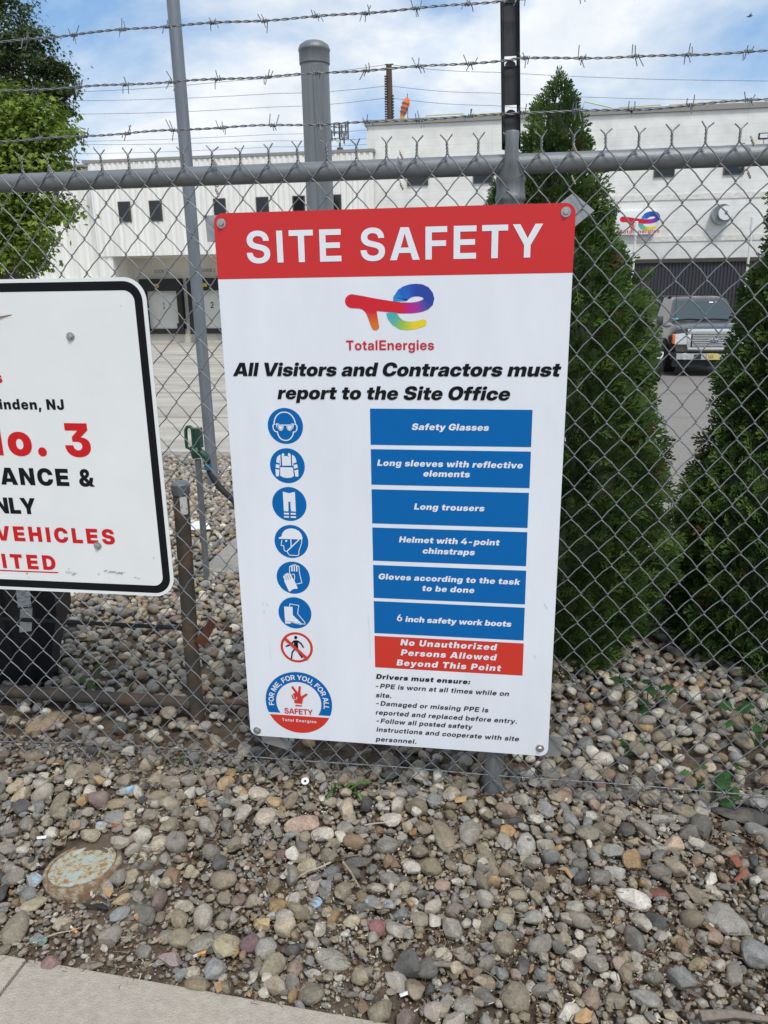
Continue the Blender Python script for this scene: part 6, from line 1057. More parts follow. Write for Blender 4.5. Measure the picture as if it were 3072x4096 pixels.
def evergreen(name, label, cx_, cy_, prof, seed, n, group):
    """prof: [(z, radius)] from bottom to top"""
    rs = np.random.default_rng(seed); zs = np.array([p[0] for p in prof]); rr = np.array([max(min(p[1], 0.012), p[1] - min(0.05, (0.24 if p[0] < 1.7 else 0.06) * p[1])) for p in prof]); top = zs[-1]
    t = thing(name, label, 'tree', (cx_, cy_, gz(cx_, cy_)), group)
    zz = rs.uniform(zs[0], top, n * 4); w = np.interp(zz, zs, rr); zz = zz[rs.uniform(0, w.max(), n * 4) < w + 0.02][:n]; k = len(zz)
    th = rs.uniform(0, 2 * math.pi, k); base = np.interp(zz, zs, rr)
    lump = 1 + 0.11 * np.sin(3 * th + 5 * zz) + 0.09 * np.sin(7 * th - 9 * zz + 2) + 0.05 * np.sin(13 * th + 17 * zz)
    dep = rs.uniform(0, 1, k) ** 2.0
    r = base * lump * (1 - 0.34 * dep)
    pos = np.stack([cx_ + r * np.cos(th), cy_ + r * np.sin(th), zz], 1)
    rad = np.stack([np.cos(th), np.sin(th), np.zeros(k)], 1)
    upw = rs.uniform(0.25, 1.2, k)[:, None] * np.array([[0, 0, 1]]); upw[zz > top - 0.22] *= 2.5
    ax = rad * 1.0 + upw + rs.normal(0, 0.35, (k, 3)) * np.where(zz > top - 0.15, 0.35, 1.0)[:, None]
    roll = np.cross(rad, [0, 0, 1.0]) + rs.normal(0, 0.55, (k, 3))
    sc = rs.uniform(0.060, 0.115, k) * np.where(zz > top - 0.2, 0.75, 1.0); pos = pos - ax / np.linalg.norm(ax, axis=1, keepdims=True) * sc[:, None] * 0.55
    V, F = instance(SPR_T, SPR_F, pos, rotmats(ax, roll), sc)
    g = rs.uniform(0, 1, k) ** 1.6; hue = rs.normal(0, 1, k)
    c = np.stack([0.030 + 0.062 * g, 0.066 + 0.085 * g, 0.016 + 0.012 * g], 1) * (1 + 0.12 * hue[:, None])
    br = rs.uniform(0, 1, k) < 0.03; c[br] = (0.10, 0.06, 0.025)
    tint = np.repeat(np.clip(c, 0.004, 1), len(SPR_T), 0)
    # twigs brighten towards their tips (young growth)
    tipw = np.tile(np.clip(SPR_T[:, 0], 0, 1), k)[:, None]; tint = tint * (0.75 + 0.5 * tipw)
    mesh_np('crown', V, F, M_scale, t, tint, False)
    # the dense mass of older twigs inside
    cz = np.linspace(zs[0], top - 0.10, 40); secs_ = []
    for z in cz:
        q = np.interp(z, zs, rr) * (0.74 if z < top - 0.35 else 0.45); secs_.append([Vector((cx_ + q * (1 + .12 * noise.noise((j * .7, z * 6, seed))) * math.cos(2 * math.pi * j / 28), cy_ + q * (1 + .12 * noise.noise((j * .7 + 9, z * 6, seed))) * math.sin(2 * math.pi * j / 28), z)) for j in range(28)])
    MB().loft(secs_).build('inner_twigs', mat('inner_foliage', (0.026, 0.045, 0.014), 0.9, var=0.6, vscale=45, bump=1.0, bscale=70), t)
    b = MB(); b.tube([(cx_, cy_, gz(0, cy_) - 0.1), (cx_, cy_, top * 0.5), (cx_ + 0.01, cy_, top - 0.12)], [0.035, 0.022, 0.004], 8)
    for i in range(int(60 * top / 2.2)):
        z = rs.uniform(0.1, top - 0.3); a = rs.uniform(0, 6.28); L = np.interp(z, zs, rr) * 0.8
        b.tube([(cx_, cy_, z), (cx_ + math.cos(a) * L * .6, cy_ + math.sin(a) * L * .6, z + 0.1 * L), (cx_ + math.cos(a) * L, cy_ + math.sin(a) * L, z + 0.35 * L)], [0.010, 0.006, 0.002], 5)
    b.build('trunk', M_bark, t, smooth=60)
    return t
def prof_from(Y, apex, rows, zlow, rlow):
    """silhouette rows (x of axis, y, half width) of the photo -> radius by height"""
    pr = [(zlow, rlow * 0.7), (zlow + 0.10, rlow)]
    for x, y, h in rows[::-1]:
        a = at(x, y, Y); c = at(x + h, y, Y); pr.append((a.z, (c - a).length))
    pr.append((apex.z, 0.004)); return sorted(pr)
ap = at(1207, 160, 1.2)
rows = [(1206, 185, 12), (1205, 230, 46), (1203, 290, 62), (1201, 330, 64), (1196, 400, 92), (1194, 450, 112), (1192, 520, 148), (1189, 570, 182), (1186, 640, 214), (1181, 760, 246), (1174, 900, 268), (1170, 1000, 278), (1166, 1100, 282), (1162, 1200, 278), (1157, 1350, 256), (1155, 1420, 250), (1152, 1470, 240)]
bx_ = at(1160, 1300, 1.2).x
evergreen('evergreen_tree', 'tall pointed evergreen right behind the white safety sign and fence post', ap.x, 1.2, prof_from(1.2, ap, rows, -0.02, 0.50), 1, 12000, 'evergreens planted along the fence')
X2, Y2 = 1.93, 1.25
pr2 = [(-0.02, 0.40), (0.06, 0.52)]
for px_, py_ in ((1490, 1440), (1455, 1350), (1442, 1250), (1447, 1167), (1462, 1105), (1472, 1044), (1488, 995), (1508, 955), (1536, 900), (1536, 850), (1532, 800), (1556, 745), (1580, 705), (1574, 650), (1588, 605), (1605, 575), (1628, 520), (1640, 475), (1670, 400)):
    a_ = at(px_, py_, Y2); pr2.append((a_.z, (X2 - a_.x) + (0.02 if py_ > 1000 else -0.03)))
pr2 = sorted(pr2) + [(2.02, 0.10), (2.16, 0.01)]
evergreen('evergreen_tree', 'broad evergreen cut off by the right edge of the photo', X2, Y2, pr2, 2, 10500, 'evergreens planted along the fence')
tp_ = at(1072, 392, 1.35)
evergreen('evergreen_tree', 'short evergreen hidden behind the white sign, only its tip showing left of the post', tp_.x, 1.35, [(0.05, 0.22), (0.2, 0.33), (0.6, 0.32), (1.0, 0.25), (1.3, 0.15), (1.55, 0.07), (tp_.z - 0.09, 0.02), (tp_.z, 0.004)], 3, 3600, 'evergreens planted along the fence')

def broadleaf(name, label, base, clumps, trunk_pts, trunk_r, n, leaf, cols, seed, twigs=40, group=None):
    """clumps: [(x, y, z, rx, ry, rz, weight)] leaf masses; leaves sit in bunches at twig ends"""
    rs = np.random.default_rng(seed); t = thing(name, label, 'tree', base, group)
    wt = np.array([c[6] for c in clumps], float); wt /= wt.sum(); b = MB(); b.tube(trunk_pts, trunk_r, 10)
    nb = n // 26; idx = rs.choice(len(clumps), nb, p=wt); C = np.array([c[:6] for c in clumps])[idx]
    d = rs.normal(0, 1, (nb, 3)); d /= np.linalg.norm(d, axis=1, keepdims=True); d[:, 2] = np.abs(d[:, 2]) * np.where(rs.uniform(0, 1, nb) < 0.72, 1, -1)
    rad = rs.uniform(0.35, 1, nb) ** 0.45 * (1 + 0.16 * np.sin(5 * d[:, 0] + 7 * d[:, 2] + idx))
    bc_ = C[:, :3] + d * C[:, 3:] * rad[:, None]
    k = nb * 26; ii = np.repeat(np.arange(nb), 26)
    pos = bc_[ii] + rs.normal(0, 1, (k, 3)) * leaf * np.array([1.6, 1.6, 0.8])
    nrm = d[ii] * 0.7 + np.array([0, 0, 0.9]) + rs.normal(0, 0.5, (k, 3)); ax = np.cross(nrm, rs.normal(0, 1, (k, 3))) + np.array([0, 0, -0.35])
    T = np.array([[0, 0, 0], [0.30, 0.34, 0.05], [0.55, 0.50, -0.02], [0.62, 0.18, 0.03], [1.05, 0, -0.10], [0.62, -0.18, 0.03], [0.55, -0.50, -0.02], [0.30, -0.34, 0.05]]); T[:, 0] -= 0.4
    F = np.array([[0, 1, 2, 3], [0, 3, 4, 5], [0, 5, 6, 7]])
    V, Fa = instance(T, F, pos, rotmats(ax, nrm), rs.uniform(0.7, 1.25, k) * leaf)
    g = rs.uniform(0, 1, nb)[ii] * 0.6 + rs.uniform(0, 1, k) * 0.4
    c0, c1 = np.array(cols[0]), np.array(cols[1]); c = c0 + (c1 - c0) * g[:, None]
    mesh_np('crown', V, Fa, M_leaf, t, np.repeat(c, len(T), 0), False)
    for i in rs.choice(nb, min(nb, twigs), replace=False):
        q = Vector(C[i, :3]); h = Vector(trunk_pts[-1]).lerp(Vector(trunk_pts[len(trunk_pts) // 2]), rs.uniform(0, 1)); e = Vector(bc_[i])
        b.tube([h, h.lerp(e, 0.5) + Vector((0, 0, -0.1)), e], [0.05, 0.03, 0.008], 5)
    b.build('trunk', M_bark, t, smooth=60); return t
def clump(x, y, Y, rx, ry, rz, w): p = at(x - (20 if Y < 16 else 0), y, Y); return (p.x, p.y, p.z, rx, ry, rz, w)
q = at(15, 560, 14)
broadleaf('maple_tree', 'bright yellow-green maple tree behind the fence at the left edge', (q.x, 14, gz(0, 14)),
          [clump(20, 290, 14, .9, .8, .50, 3), clump(95, 260, 14, .5, .6, .35, 1.6), clump(60, 330, 14, 0.9, .8, .35, 2.4), clump(130, 300, 14, .40, .5, .30, 1.4), clump(110, 370, 14, .55, .7, .32, 2), clump(20, 385, 13.6, .8, .8, .34, 2), clump(-90, 330, 14, 1.0, 1.0, 0.9, 4),
           clump(20, 215, 14, .35, .5, .2, .5), clump(95, 450, 14.2, .7, .8, .30, 1.8), clump(40, 500, 14.6, .7, .7, .42, 1.8), clump(140, 460, 14, .35, .4, .22, .8), clump(70, 560, 15, .55, .6, .28, 1.3), clump(20, 585, 15, .6, .6, .3, 1.6), clump(-60, 480, 14.6, .9, .9, .8, 2.5), clump(-50, 600, 15, .8, .8, .5, 1.6), clump(25, 545, 13.6, .6, .4, .35, 1.8), clump(75, 510, 13.6, .55, .4, .3, 1.4), clump(10, 470, 13.5, .7, .4, .3, 1.6)],
          [(q.x, 14, gz(0, 14)), (q.x + 0.03, 14, 1.8), (q.x + 0.15, 14, 3.0), (q.x + 0.2, 14, 4.2)], [0.20, 0.16, 0.12, 0.06], 17000, 0.115, [(0.055, 0.115, 0.014), (0.26, 0.35, 0.05)], 4, 46)
q = at(-60, 560, 21)
broadleaf('oak_tree', 'tall dark green tree rising above the maple in the upper left corner', (q.x, 21, gz(0, 21)),
          [clump(0, 60, 21, 1.0, 1.2, .8, 2.0), clump(20, 10, 21, 0.55, .7, .45, .7), clump(40, 130, 21, 1.3, 1.2, .55, 3), clump(120, 160, 21, .6, .8, .36, 1.6), clump(75, 85, 21, .45, .6, .24, .6), clump(130, 200, 21, .45, .6, .22, 1), clump(45, 215, 21, 1.2, 1.2, .6, 3),
           clump(130, 240, 21, .35, .5, .18, .6), clump(-60, 150, 21, 1.5, 1.5, 1.8, 4), clump(-40, -40, 21, 1.2, 1.2, 0.8, 1.6), clump(-20, 300, 21, 1.4, 1.4, 0.9, 2)],
          [(q.x, 21, gz(0, 21)), (q.x + 0.1, 21, 4), (q.x + 0.4, 21, 7), (q.x + 0.5, 21, 9.5)], [0.30, 0.26, 0.2, 0.08], 17500, 0.095, [(0.030, 0.060, 0.018), (0.085, 0.125, 0.035)], 5, 60)

# ------------------------------------------------------------------ pickup truck and the car beside it
M_truck = mat('truck_paint', (0.082, 0.078, 0.074), 0.28, 0.35, coat=0.6)
M_chrome = mat('chrome', (0.86, 0.86, 0.86), 0.24, 0.9)
M_tyre = mat('tyre_rubber', (0.016, 0.016, 0.017), 0.85)
M_rim = mat('wheel_rim', (0.45, 0.45, 0.46), 0.3, 0.8)
M_lens = mat('lamp_lens', (0.80, 0.82, 0.84), 0.2, 0.35, spec=0.8, var=0.25, vscale=14)
M_amber = mat('amber_lens', (0.75, 0.16, 0.02), 0.25)
M_shield = mat('windscreen_glass', (0.06, 0.08, 0.085), 0.04, 0.25, spec=1.0)
M_carpaint = mat('dark_car_paint', (0.022, 0.023, 0.026), 0.22, 0.3, coat=0.7)
def wheel(parent, x, y, r, w):
    m_ = Matrix.Translation((x, y, r)) @ Matrix.Rotation(R(90), 4, 'Y')
    o = MB().lathe([(r * 0.62, -w / 2), (r * 0.92, -w / 2), (r, -w * 0.36), (r, w * 0.36), (r * 0.92, w / 2), (r * 0.62, w / 2)], (0, 0, 0), 28, m_).build('tyre', M_tyre, parent, smooth=40)
    k = MB()
    for s in (-1, 1):
        k.lathe([(r * 0.62, s * w * 0.40), (r * 0.58, s * w * 0.44), (r * 0.2, s * w * 0.36), (0.01, s * w * 0.40)], (0, 0, 0), 24, m_)
        for j in range(6):
            mm_ = m_ @ Matrix.Rotation(j * math.pi / 3, 4, 'Z'); k.box(r * 0.12, r * 0.58, -0.035, 0.035, s * w * 0.40 - 0.015, s * w * 0.40 + 0.03, mm_)
    k.build('rim', M_rim, o, smooth=40)
def mirror_ring(half): return half + [(-x, z) for x, z in half[::-1]]
tc_ = at(1541, 735, 18.3)
tr = thing('pickup_truck', 'dark grey pickup truck with a chrome grille parked in front of the dark screen wall', 'truck', (tc_.x + 0.02, 18.3, gz(0, 18.4) + 0.02), None, R(-2.5)); tr.scale = (1.0, 1.0, 0.98)
secs = []
for y, hw, zb_, zs_, zt_, inset in ((0.10, .92, .62, 1.10, 1.19, .10), (0.22, .97, .55, 1.14, 1.235, .10), (0.8, .995, .50, 1.15, 1.27, .13), (1.6, 1.0, .48, 1.15, 1.29, .17), (1.75, 1.0, .48, 1.16, 1.24, .12), (3.9, 1.0, .48, 1.16, 1.20, .10), (4.0, .99, .50, 1.18, 1.22, .06), (5.8, .98, .52, 1.18, 1.22, .06), (5.9, .95, .6, 1.14, 1.18, .06)):
    half = [(hw - .08, zb_), (hw - .02, zb_ + .15), (hw, zs_ - .22), (hw - .03, zs_), (hw - inset, zt_ - .015), (hw * .5, zt_ + (.02 if y < 1.7 else 0))]
    secs.append([Vector((x, y, z)) for x, z in mirror_ring(half)])
MB().loft(secs).build('body', M_truck, tr, smooth=35)
def cabring(y, hw, z): return y, hw, z
cab = MB(); cab.loft([[Vector((x, y, z)) for x, y, z in ((-.86, 1.62, 1.2), (.86, 1.62, 1.2), (.88, 3.95, 1.2), (-.88, 3.95, 1.2))],
                      [Vector((x, y, z)) for x, y, z in ((-.69, 2.30, 1.84), (.69, 2.30, 1.84), (.71, 3.75, 1.86), (-.71, 3.75, 1.86))],
                      [Vector((x, y, z)) for x, y, z in ((-.58, 2.45, 1.90), (.58, 2.45, 1.90), (.6, 3.65, 1.92), (-.6, 3.65, 1.92))]])
cab.build('cab', M_truck, tr, smooth=30)
def onplane(A, B, C_, D_, off): 
    n = (B - A).cross(D_ - A).normalized() * off
    return lambda u, v: (A.lerp(B, u)).lerp(D_.lerp(C_, u), v) + n
pl_ = onplane(Vector((-.86, 1.62, 1.2)), Vector((.86, 1.62, 1.2)), Vector((.69, 2.30, 1.84)), Vector((-.69, 2.30, 1.84)), 0.008)
b = MB(); b.add([pl_(u, v) for u, v in ((.04, .14), (.96, .14), (.955, .93), (.045, .93))], [(0, 1, 2, 3)]); b.build('windscreen', M_shield, tr)
pl2 = onplane(Vector((-.86, 1.62, 1.2)), Vector((.86, 1.62, 1.2)), Vector((.69, 2.30, 1.84)), Vector((-.69, 2.30, 1.84)), 0.022)
for u0, u1 in ((.10, .52), (.47, .9)):
    b = MB(); b.tube([pl2(u0, .17), pl2((u0 + u1) / 2, .21), pl2(u1, .17)], 0.014, 6); b.build('wiper', M_black, tr)
b = MB(); b.add([pl2(u, v) for u, v in ((.66, .84), (.73, .84), (.73, .89), (.66, .89))], [(0, 1, 2, 3)]); b.add([pl2(u, v) for u, v in ((.77, .84), (.80, .84), (.80, .89), (.77, .89))], [(0, 1, 2, 3)]); b.build('sticker', M_white, tr)
b = MB(); b.add([pl2(u, v) for u, v in ((.08, .19), (.14, .19), (.14, .25), (.08, .25))], [(0, 1, 2, 3)]); b.build('permit_sticker', mat('teal_sticker', (0.05, 0.35, 0.42), 0.5), tr)
for s in (-1, 1):
    A, B, C_, D_ = Vector((s * .86, 1.62, 1.2)), Vector((s * .88, 3.95, 1.2)), Vector((s * .71, 3.75, 1.86)), Vector((s * .69, 2.30, 1.84))
    p_ = onplane(A, B, C_, D_, 0.008 * -s)
    for u0, u1 in ((.06, .46), (.52, .94)):
        b = MB(); b.add([p_(u, v) for u, v in ((u0, .1), (u1, .1), (u1, .88), (u0 + .02 * (u0 < .1), .88))], [(0, 1, 2, 3)]); b.build('side_window', M_shield, tr)
    m_ = MB(); m_.box(s * 1.03 - .09, s * 1.03 + .09, 1.95, 2.07, 1.16, 1.42); m_.build('wing_mirror', M_truck, tr, smooth=30, bevel=0.03)
    b = MB(); b.loft([[Vector((s * x, y, z)) for x, y, z in ((.60, .045, .80), (.90, .075, .80), (.94, .11, 1.05), (.62, .05, 1.08))], [Vector((s * x, y, z)) for x, y, z in ((.58, .16, .80), (.94, .25, .80), (.97, .3, 1.05), (.60, .16, 1.08))]])
    hl = b.build('headlight', M_lens, tr, smooth=30)
    b = MB(); b.box(s * .93 - .035, s * .93 + .035, .075, .20, .81, 1.04); b.build('marker_lamp', M_amber, hl, smooth=30, bevel=.015)
    b = MB(); b.lathe([(0.075, 0), (0.085, .02), (0.055, .022), (0.05, .005), (0.005, .006)], (s * .66, -0.052, .51), 20, Matrix.Rotation(R(90), 4, 'X')); b.build('fog_lamp', M_chrome, tr, smooth=40)
for x, y in ((-.86, 1.0), (.86, 1.0), (-.86, 4.75), (.86, 4.75)):
    wheel(tr, x, y, .41, .29)
    b = MB(); n = 20; s = 1 if x > 0 else -1
    b.add([(s * 1.004, y + .50 * math.cos(math.pi * i / n), .44 + .46 * math.sin(math.pi * i / n)) for i in range(n + 1)], [tuple(range(n + 1))]); b.build('wheel_arch', M_black, tr)
g = MB()
g.box(-.63, .63, .02, .12, 1.05, 1.18); g.box(-.60, .60, .03, .12, .66, .725); g.box(-.62, -.535, .03, .12, .725, 1.05); g.box(.535, .62, .03, .12, .725, 1.05)
gr_ = g.build('grille', M_chrome, tr, smooth=30, bevel=0.012)
b = MB(); b.box(-.534, .534, .09, .115, .726, 1.049); b.build('grille_backing', M_black, gr_)
b = MB()
for i in range(7): z = .762 + i * .0435; b.box(-.50, .50, .045, .085, z - .0125, z + .0125)
b.build('grille_bar', M_chrome, gr_)
ME = Matrix.Rotation(R(90), 4, 'X') 
b = MB(); b.lathe([(1.0, 0), (1.0, .02), (.9, .03), (.02, .032)], (0, 0, 0), 28)
b.v = [(x * .125, .042 - z, .885 + y * .052) for x, y, z in b.v]; em = b.build('emblem', M_chrome, gr_, smooth=40)
b = MB(); b.lathe([(1.0, 0), (.02, .003)], (0, 0, 0), 28); b.v = [(x * .11, .0085 - z, .885 + y * .042) for x, y, z in b.v]; b.build('emblem_field', mat('emblem_blue', (0.02, 0.04, 0.12), 0.3), em)
flat('lettering', line_shapes('Ford', -.075, .06, .868, .036, (16, 10), 0.3), M_white, em, lambda a, c, l: Vector((a, .003, c)))
b = MB(); b.loft([[Vector((x, y, z)) for x, y, z in ((-.97, .16, zz), (-.85, -.02, zz), (0, -.06, zz), (.85, -.02, zz), (.97, .16, zz), (.9, .2, zz), (-.9, .2, zz))] for zz in (.43, .455, .555, .58)])
bp_ = b.build('bumper', M_chrome, tr, smooth=30)
b = MB(); b.box(-.44, -.28, -.066, .0, .44, .56); b.box(.28, .44, -.066, 0, .44, .56); b.build('tow_hook_recess', M_carpaint, bp_, smooth=30)
b = MB(); b.box(-.92, .92, .02, .35, .24, .418); b.build('air_dam', M_black, tr)
b = MB(); b.box(-.85, .85, .30, 5.6, .25, .47); b.build('chassis', M_black, tr)
b = MB(); b.box(-.155, .155, -.078, -.066, .43, .585); lp = b.build('licence_plate', mat('plate_yellow', (0.62, 0.53, 0.20), 0.5), tr)
flat('lettering', line_shapes('V13', -.115, .0, .465, .075, (12, 8)), M_letter, lp, lambda a, c, l: Vector((a, -.0795, c)))
b = MB(); b.tube([(-.72, 1.45, 1.25), (-.73, 1.5, 2.1)], .006, 5); b.build('aerial', M_black, tr)
b = MB(); b.box(-.80, -.05, 1.2 + 1.9, 3.6, 1.915, 1.935); b.build('roof_strip', M_truck, tr, smooth=30)
# dark car mostly hidden by the evergreen
pc = at(1443, 735, 15.9)
car = thing('dark_car', 'dark car mostly hidden behind the tall evergreen, left of the pickup truck', 'car', (pc.x - .92, 15.9, gz(0, 16.8) + .02), None, R(-4))
secs = []
for y, hw, zb_, zs_, zt_ in ((.0, .62, .40, .62, .70), (.10, .80, .28, .70, .78), (.45, .89, .22, .78, .88), (1.2, .92, .22, .86, .98), (1.5, .92, .22, .90, 1.0), (3.6, .92, .22, .94, 1.02), (4.4, .86, .30, .92, 1.0), (4.6, .70, .45, .8, .85)):
    secs.append([Vector((x, y, z)) for x, z in mirror_ring([(hw - .1, zb_), (hw - .02, zb_ + .15), (hw, zs_ - .2), (hw - .05, zs_), (hw * .55, zt_)])])
MB().loft(secs).build('body', M_carpaint, car, smooth=40)
b = MB(); b.loft([[Vector((x, y, z)) for x, y, z in ((-.76, 1.35, .93), (.76, 1.35, .93), (.76, 4.1, .96), (-.76, 4.1, .96))], [Vector((x, y, z)) for x, y, z in ((-.58, 2.15, 1.40), (.58, 2.15, 1.40), (.58, 3.4, 1.42), (-.58, 3.4, 1.42))]]); b.build('cabin', M_shield, car, smooth=30)
b = MB(); b.loft([[Vector((x, y, z)) for x, y, z in ((-.585, 2.1, 1.405), (.585, 2.1, 1.405), (.585, 3.45, 1.425), (-.585, 3.45, 1.425))], [Vector((x, y, z)) for x, y, z in ((-.5, 2.25, 1.45), (.5, 2.25, 1.45), (.5, 3.35, 1.46), (-.5, 3.35, 1.46))]]); b.build('roof', M_carpaint, car, smooth=30)
for s in (-1, 1):
    b = MB(); b.loft([[Vector((s * x, y, z)) for x, y, z in ((.52, .015, .60), (.78, .09, .60), (.84, .20, .70), (.56, .03, .69))], [Vector((s * x, y, z)) for x, y, z in ((.52, .2, .60), (.86, .36, .62), (.88, .42, .72), (.56, .2, .71))]]); hh = b.build('headlight', M_carpaint, car, smooth=30)
    b = MB(); b.tube([(s * .54, .0, .605), (s * .79, .07, .60), (s * .85, .19, .64), (s * .86, .25, .71)], .013, 6); b.build('lamp_strip', M_lens, hh)
for x, y in ((-.80, .85), (.80, .85), (-.8, 3.7), (.8, 3.7)): wheel(car, x, y, .335, .22)
b = MB(); b.box(-.7, .7, .2, 4.3, .16, .24); b.build('underbody', M_black, car)

# ------------------------------------------------------------------ hydrant, hose, barrier, bin
M_green = mat('hydrant_green', (0.020, 0.075, 0.045), 0.5, var=0.35, vscale=50)
q = on_ground(447, 1256); HY = q.y
hyd = thing('yard_hydrant', 'green handled yard hydrant on a thin grey riser pipe in the gravel', 'hydrant', (q.x, HY, q.z))
hp = lambda x, y, dy=0.0: at(550 + 0, 0, 0) if False else at(x, y, HY + dy, (550, 1650, 450 / 1244))
b = MB(); b.tube([(q.x, HY, q.z - 0.1), hp(668, 520)], 0.0165, 14); b.build('riser_pipe', M_post, hyd, smooth=60)
b = MB(); a, c = hp(655, 175), hp(655, 385)
b.tube([a, c], 0.0215, 12); b.box(a.x - .024, a.x - .012, HY - .024, HY + .024, c.z, a.z); b.box(a.x + .010, a.x + .022, HY - .026, HY + .02, c.z, a.z + 0.002)
k = hp(660, 500); b.tube([hp(648, 380), hp(652, 420), hp(655, 470), k], [.024, .034, .028, .026], 12); b.tube([hp(655, 420), hp(720, 455), hp(768, 500), hp(768, 525)], [.022, .020, .018, .019], 10)
b.build('hydrant_head', M_green, hyd, smooth=40)
b = MB(); b.tube([hp(610, 185), hp(580, 155), hp(548, 160), hp(533, 195), hp(540, 330), hp(548, 385), hp(580, 400), hp(615, 380)], .009, 8); b.build('handle', M_green, hyd, smooth=60)
b = MB(); b.tube([hp(768, 525), hp(770, 568)], .019, 12); b.build('collar', M_black, hyd, smooth=40)
hose = thing('garden_hose', 'black hose with a blue coupling hanging from the green hydrant', 'hose', hp(780, 600))
b = MB(); b.tube([hp(775, 569), hp(780, 632)], [.021, .020], 8); b.build('coupling', mat('coupling_blue', (0.01, 0.16, 0.26), 0.45), hose, smooth=30)
e = hp(1070, 985, -.05); b = MB(); g0 = Vector((e.x + 0.22, HY - .1, gz(0, HY) + .02))
b.tube([hp(780, 630), hp(800, 680), hp(850, 745), hp(925, 845, -.02), e, e.lerp(g0, .5) + Vector((0, 0, -.02)), g0, g0 + Vector((.3, .1, 0)), g0 + Vector((.55, .05, 0))], [.012, .012, .0175, .0175, .0155, .0155, .0155, .0155, .0155], 8); b.build('hose_line', M_black, hose, smooth=60)

M_rust = mat('rusty_pipe', (0.070, 0.060, 0.050), 0.75, 0.2, col2=(0.19, 0.105, 0.065), vscale=7, bump=0.3, bscale=70, thr=(0.47, 0.70))
M_rust2 = mat('bright_rust', (0.16, 0.045, 0.022), 0.85, col2=(0.07, 0.035, 0.025), vscale=28)
YB = 0.33; q = at(425, 1533, YB); tpz = at(376, 1045, YB)
bar = thing('pipe_barrier', 'old rusty pipe barrier with a capped upright between the two signs', 'barrier', (q.x, YB, 0))
ux = q.x + 0.004
b = MB(); b.tube([(ux - .003, YB, -0.06), (ux - 0.003, YB, 0.3), (ux + .012, YB, tpz.z)], 0.0262, 20); b.build('upright', M_rust, bar, smooth=50)
b = MB(); b.lathe([(0.0295, -.035), (0.031, -.03), (0.031, 0.0), (0.024, .008), (0.002, .012)], (ux + .012, YB, tpz.z), 24); b.build('end_cap', M_post, bar, smooth=40)
zlr = at(300, 1512, YB).z
b = MB(); b.tube([(-3.2, YB, zlr), (ux - 0.02, YB, zlr)], 0.024, 18); b.build('lower_rail', M_rust, bar, smooth=50)
b = MB(); b.tube([(ux, YB + .02, zlr + .0), (.35, YB + .04, zlr + .01)], 0.0115, 12); b.build('thin_rail', M_rust, bar, smooth=50)
zr = at(300, 1357, YB).z
b = MB(); pts = np.linspace(-3.2, ux + .06, 160)
b.tube([(x, YB + .02, zr + .0) for x in pts], [0.0075 + (0.0012 if i % 2 else 0) for i in range(160)], 8); b.build('rebar_rail', M_black, bar, smooth=20)
a, c, d_, e_ = at(430, 1392, YB - .02), at(462, 1342, YB - .03), at(500, 1360, YB), at(470, 1357, YB)
b = MB(); b.tube([e_, d_], 0.0085, 10); dv = (c - a); nrm_ = Vector((dv.z, 0, -dv.x)).normalized() * 0.018
b.add([a - nrm_ + Vector((0, dy, 0)) for dy in (0, .012)] + [c - nrm_ + Vector((0, dy, 0)) for dy in (0, .012)] + [a + nrm_ + Vector((0, dy, 0)) for dy in (0, .012)] + [c + nrm_ * .6 + Vector((0, dy, 0)) for dy in (0, .012)], [(0, 2, 6, 4), (1, 5, 7, 3), (0, 1, 3, 2), (4, 6, 7, 5), (0, 4, 5, 1), (2, 3, 7, 6)])
b.build('welded_bracket', M_rust2, bar)
sp = MB(); th0 = -1.9
for i in range(7):
    pass
n = 6; vs = []; a0, a1 = R(-78), R(-25)
for i in range(n + 1):
    a = a0 + (a1 - a0) * i / n
    for z in (tpz.z - .038, tpz.z - .100): vs.append((ux + .011 + .0275 * math.cos(a), YB + .0275 * math.sin(a), z))
sp.add(vs, [(2 * i, 2 * i + 2, 2 * i + 3, 2 * i + 1) for i in range(n)]); sp.build('sticker', mat('worn_sticker', (0.66, 0.66, 0.64), 0.6, col2=(0.16, 0.16, 0.18), vscale=120, thr=(0.56, 0.62)), bar, smooth=60)

M_bin = mat('black_bin_plastic', (0.014, 0.016, 0.020), 0.38, var=0.3, vscale=12)
q = at(38, 1490, 0.48)
bn = thing('black_bin', 'black tapered plastic bin with torn white labels behind the white gate sign', 'bin', (q.x, 0.70, 0))
BC = 0.70
BW = ([0.01, at(38, 1470, .50).z, at(38, 1424, .46).z, at(38, 1374, .44).z, at(38, 1340, .42).z, .55, .80], [.10, .125, .15, .185, .215, .225, .24])
def binfront(w): return .48 - (w - .10) * .45
def binring(z, w, ch=.055):
    f, k_ = binfront(w), .62 + w * .2
    return [Vector((q.x + x, y, z)) for x, y in ((-w - .2, f + ch), (-w - .2 + ch, f), (-.15, f), (-.145, f - .014), (.035, f - .014), (.045, f), (w - ch, f), (w, f + ch), (w - .01, k_ - ch), (w - ch, k_), (-w - .2 + ch, k_), (-w - .2, k_ - ch))]
MB().loft([binring(z, w) for z, w in zip(*BW)] + [binring(.82, .27), binring(.88, .27)]).build('body', M_bin, bn, smooth=25)
lb = MB(); yb0 = 0.76
def binface(u, z): w = float(np.interp(z, *BW)); return Vector((q.x + w - .055 + u, binfront(w) - .004, z))
def label_quad(us, z0, z1, m, nm, tilt=0.0):
    bl = MB(); bl.add([binface(us[0], z0), binface(us[1], z0 + tilt), binface(us[1] + .004, z1 + tilt), binface(us[0] + .002, z1)], [(0, 1, 2, 3)]); bl.build(nm, m, bn)
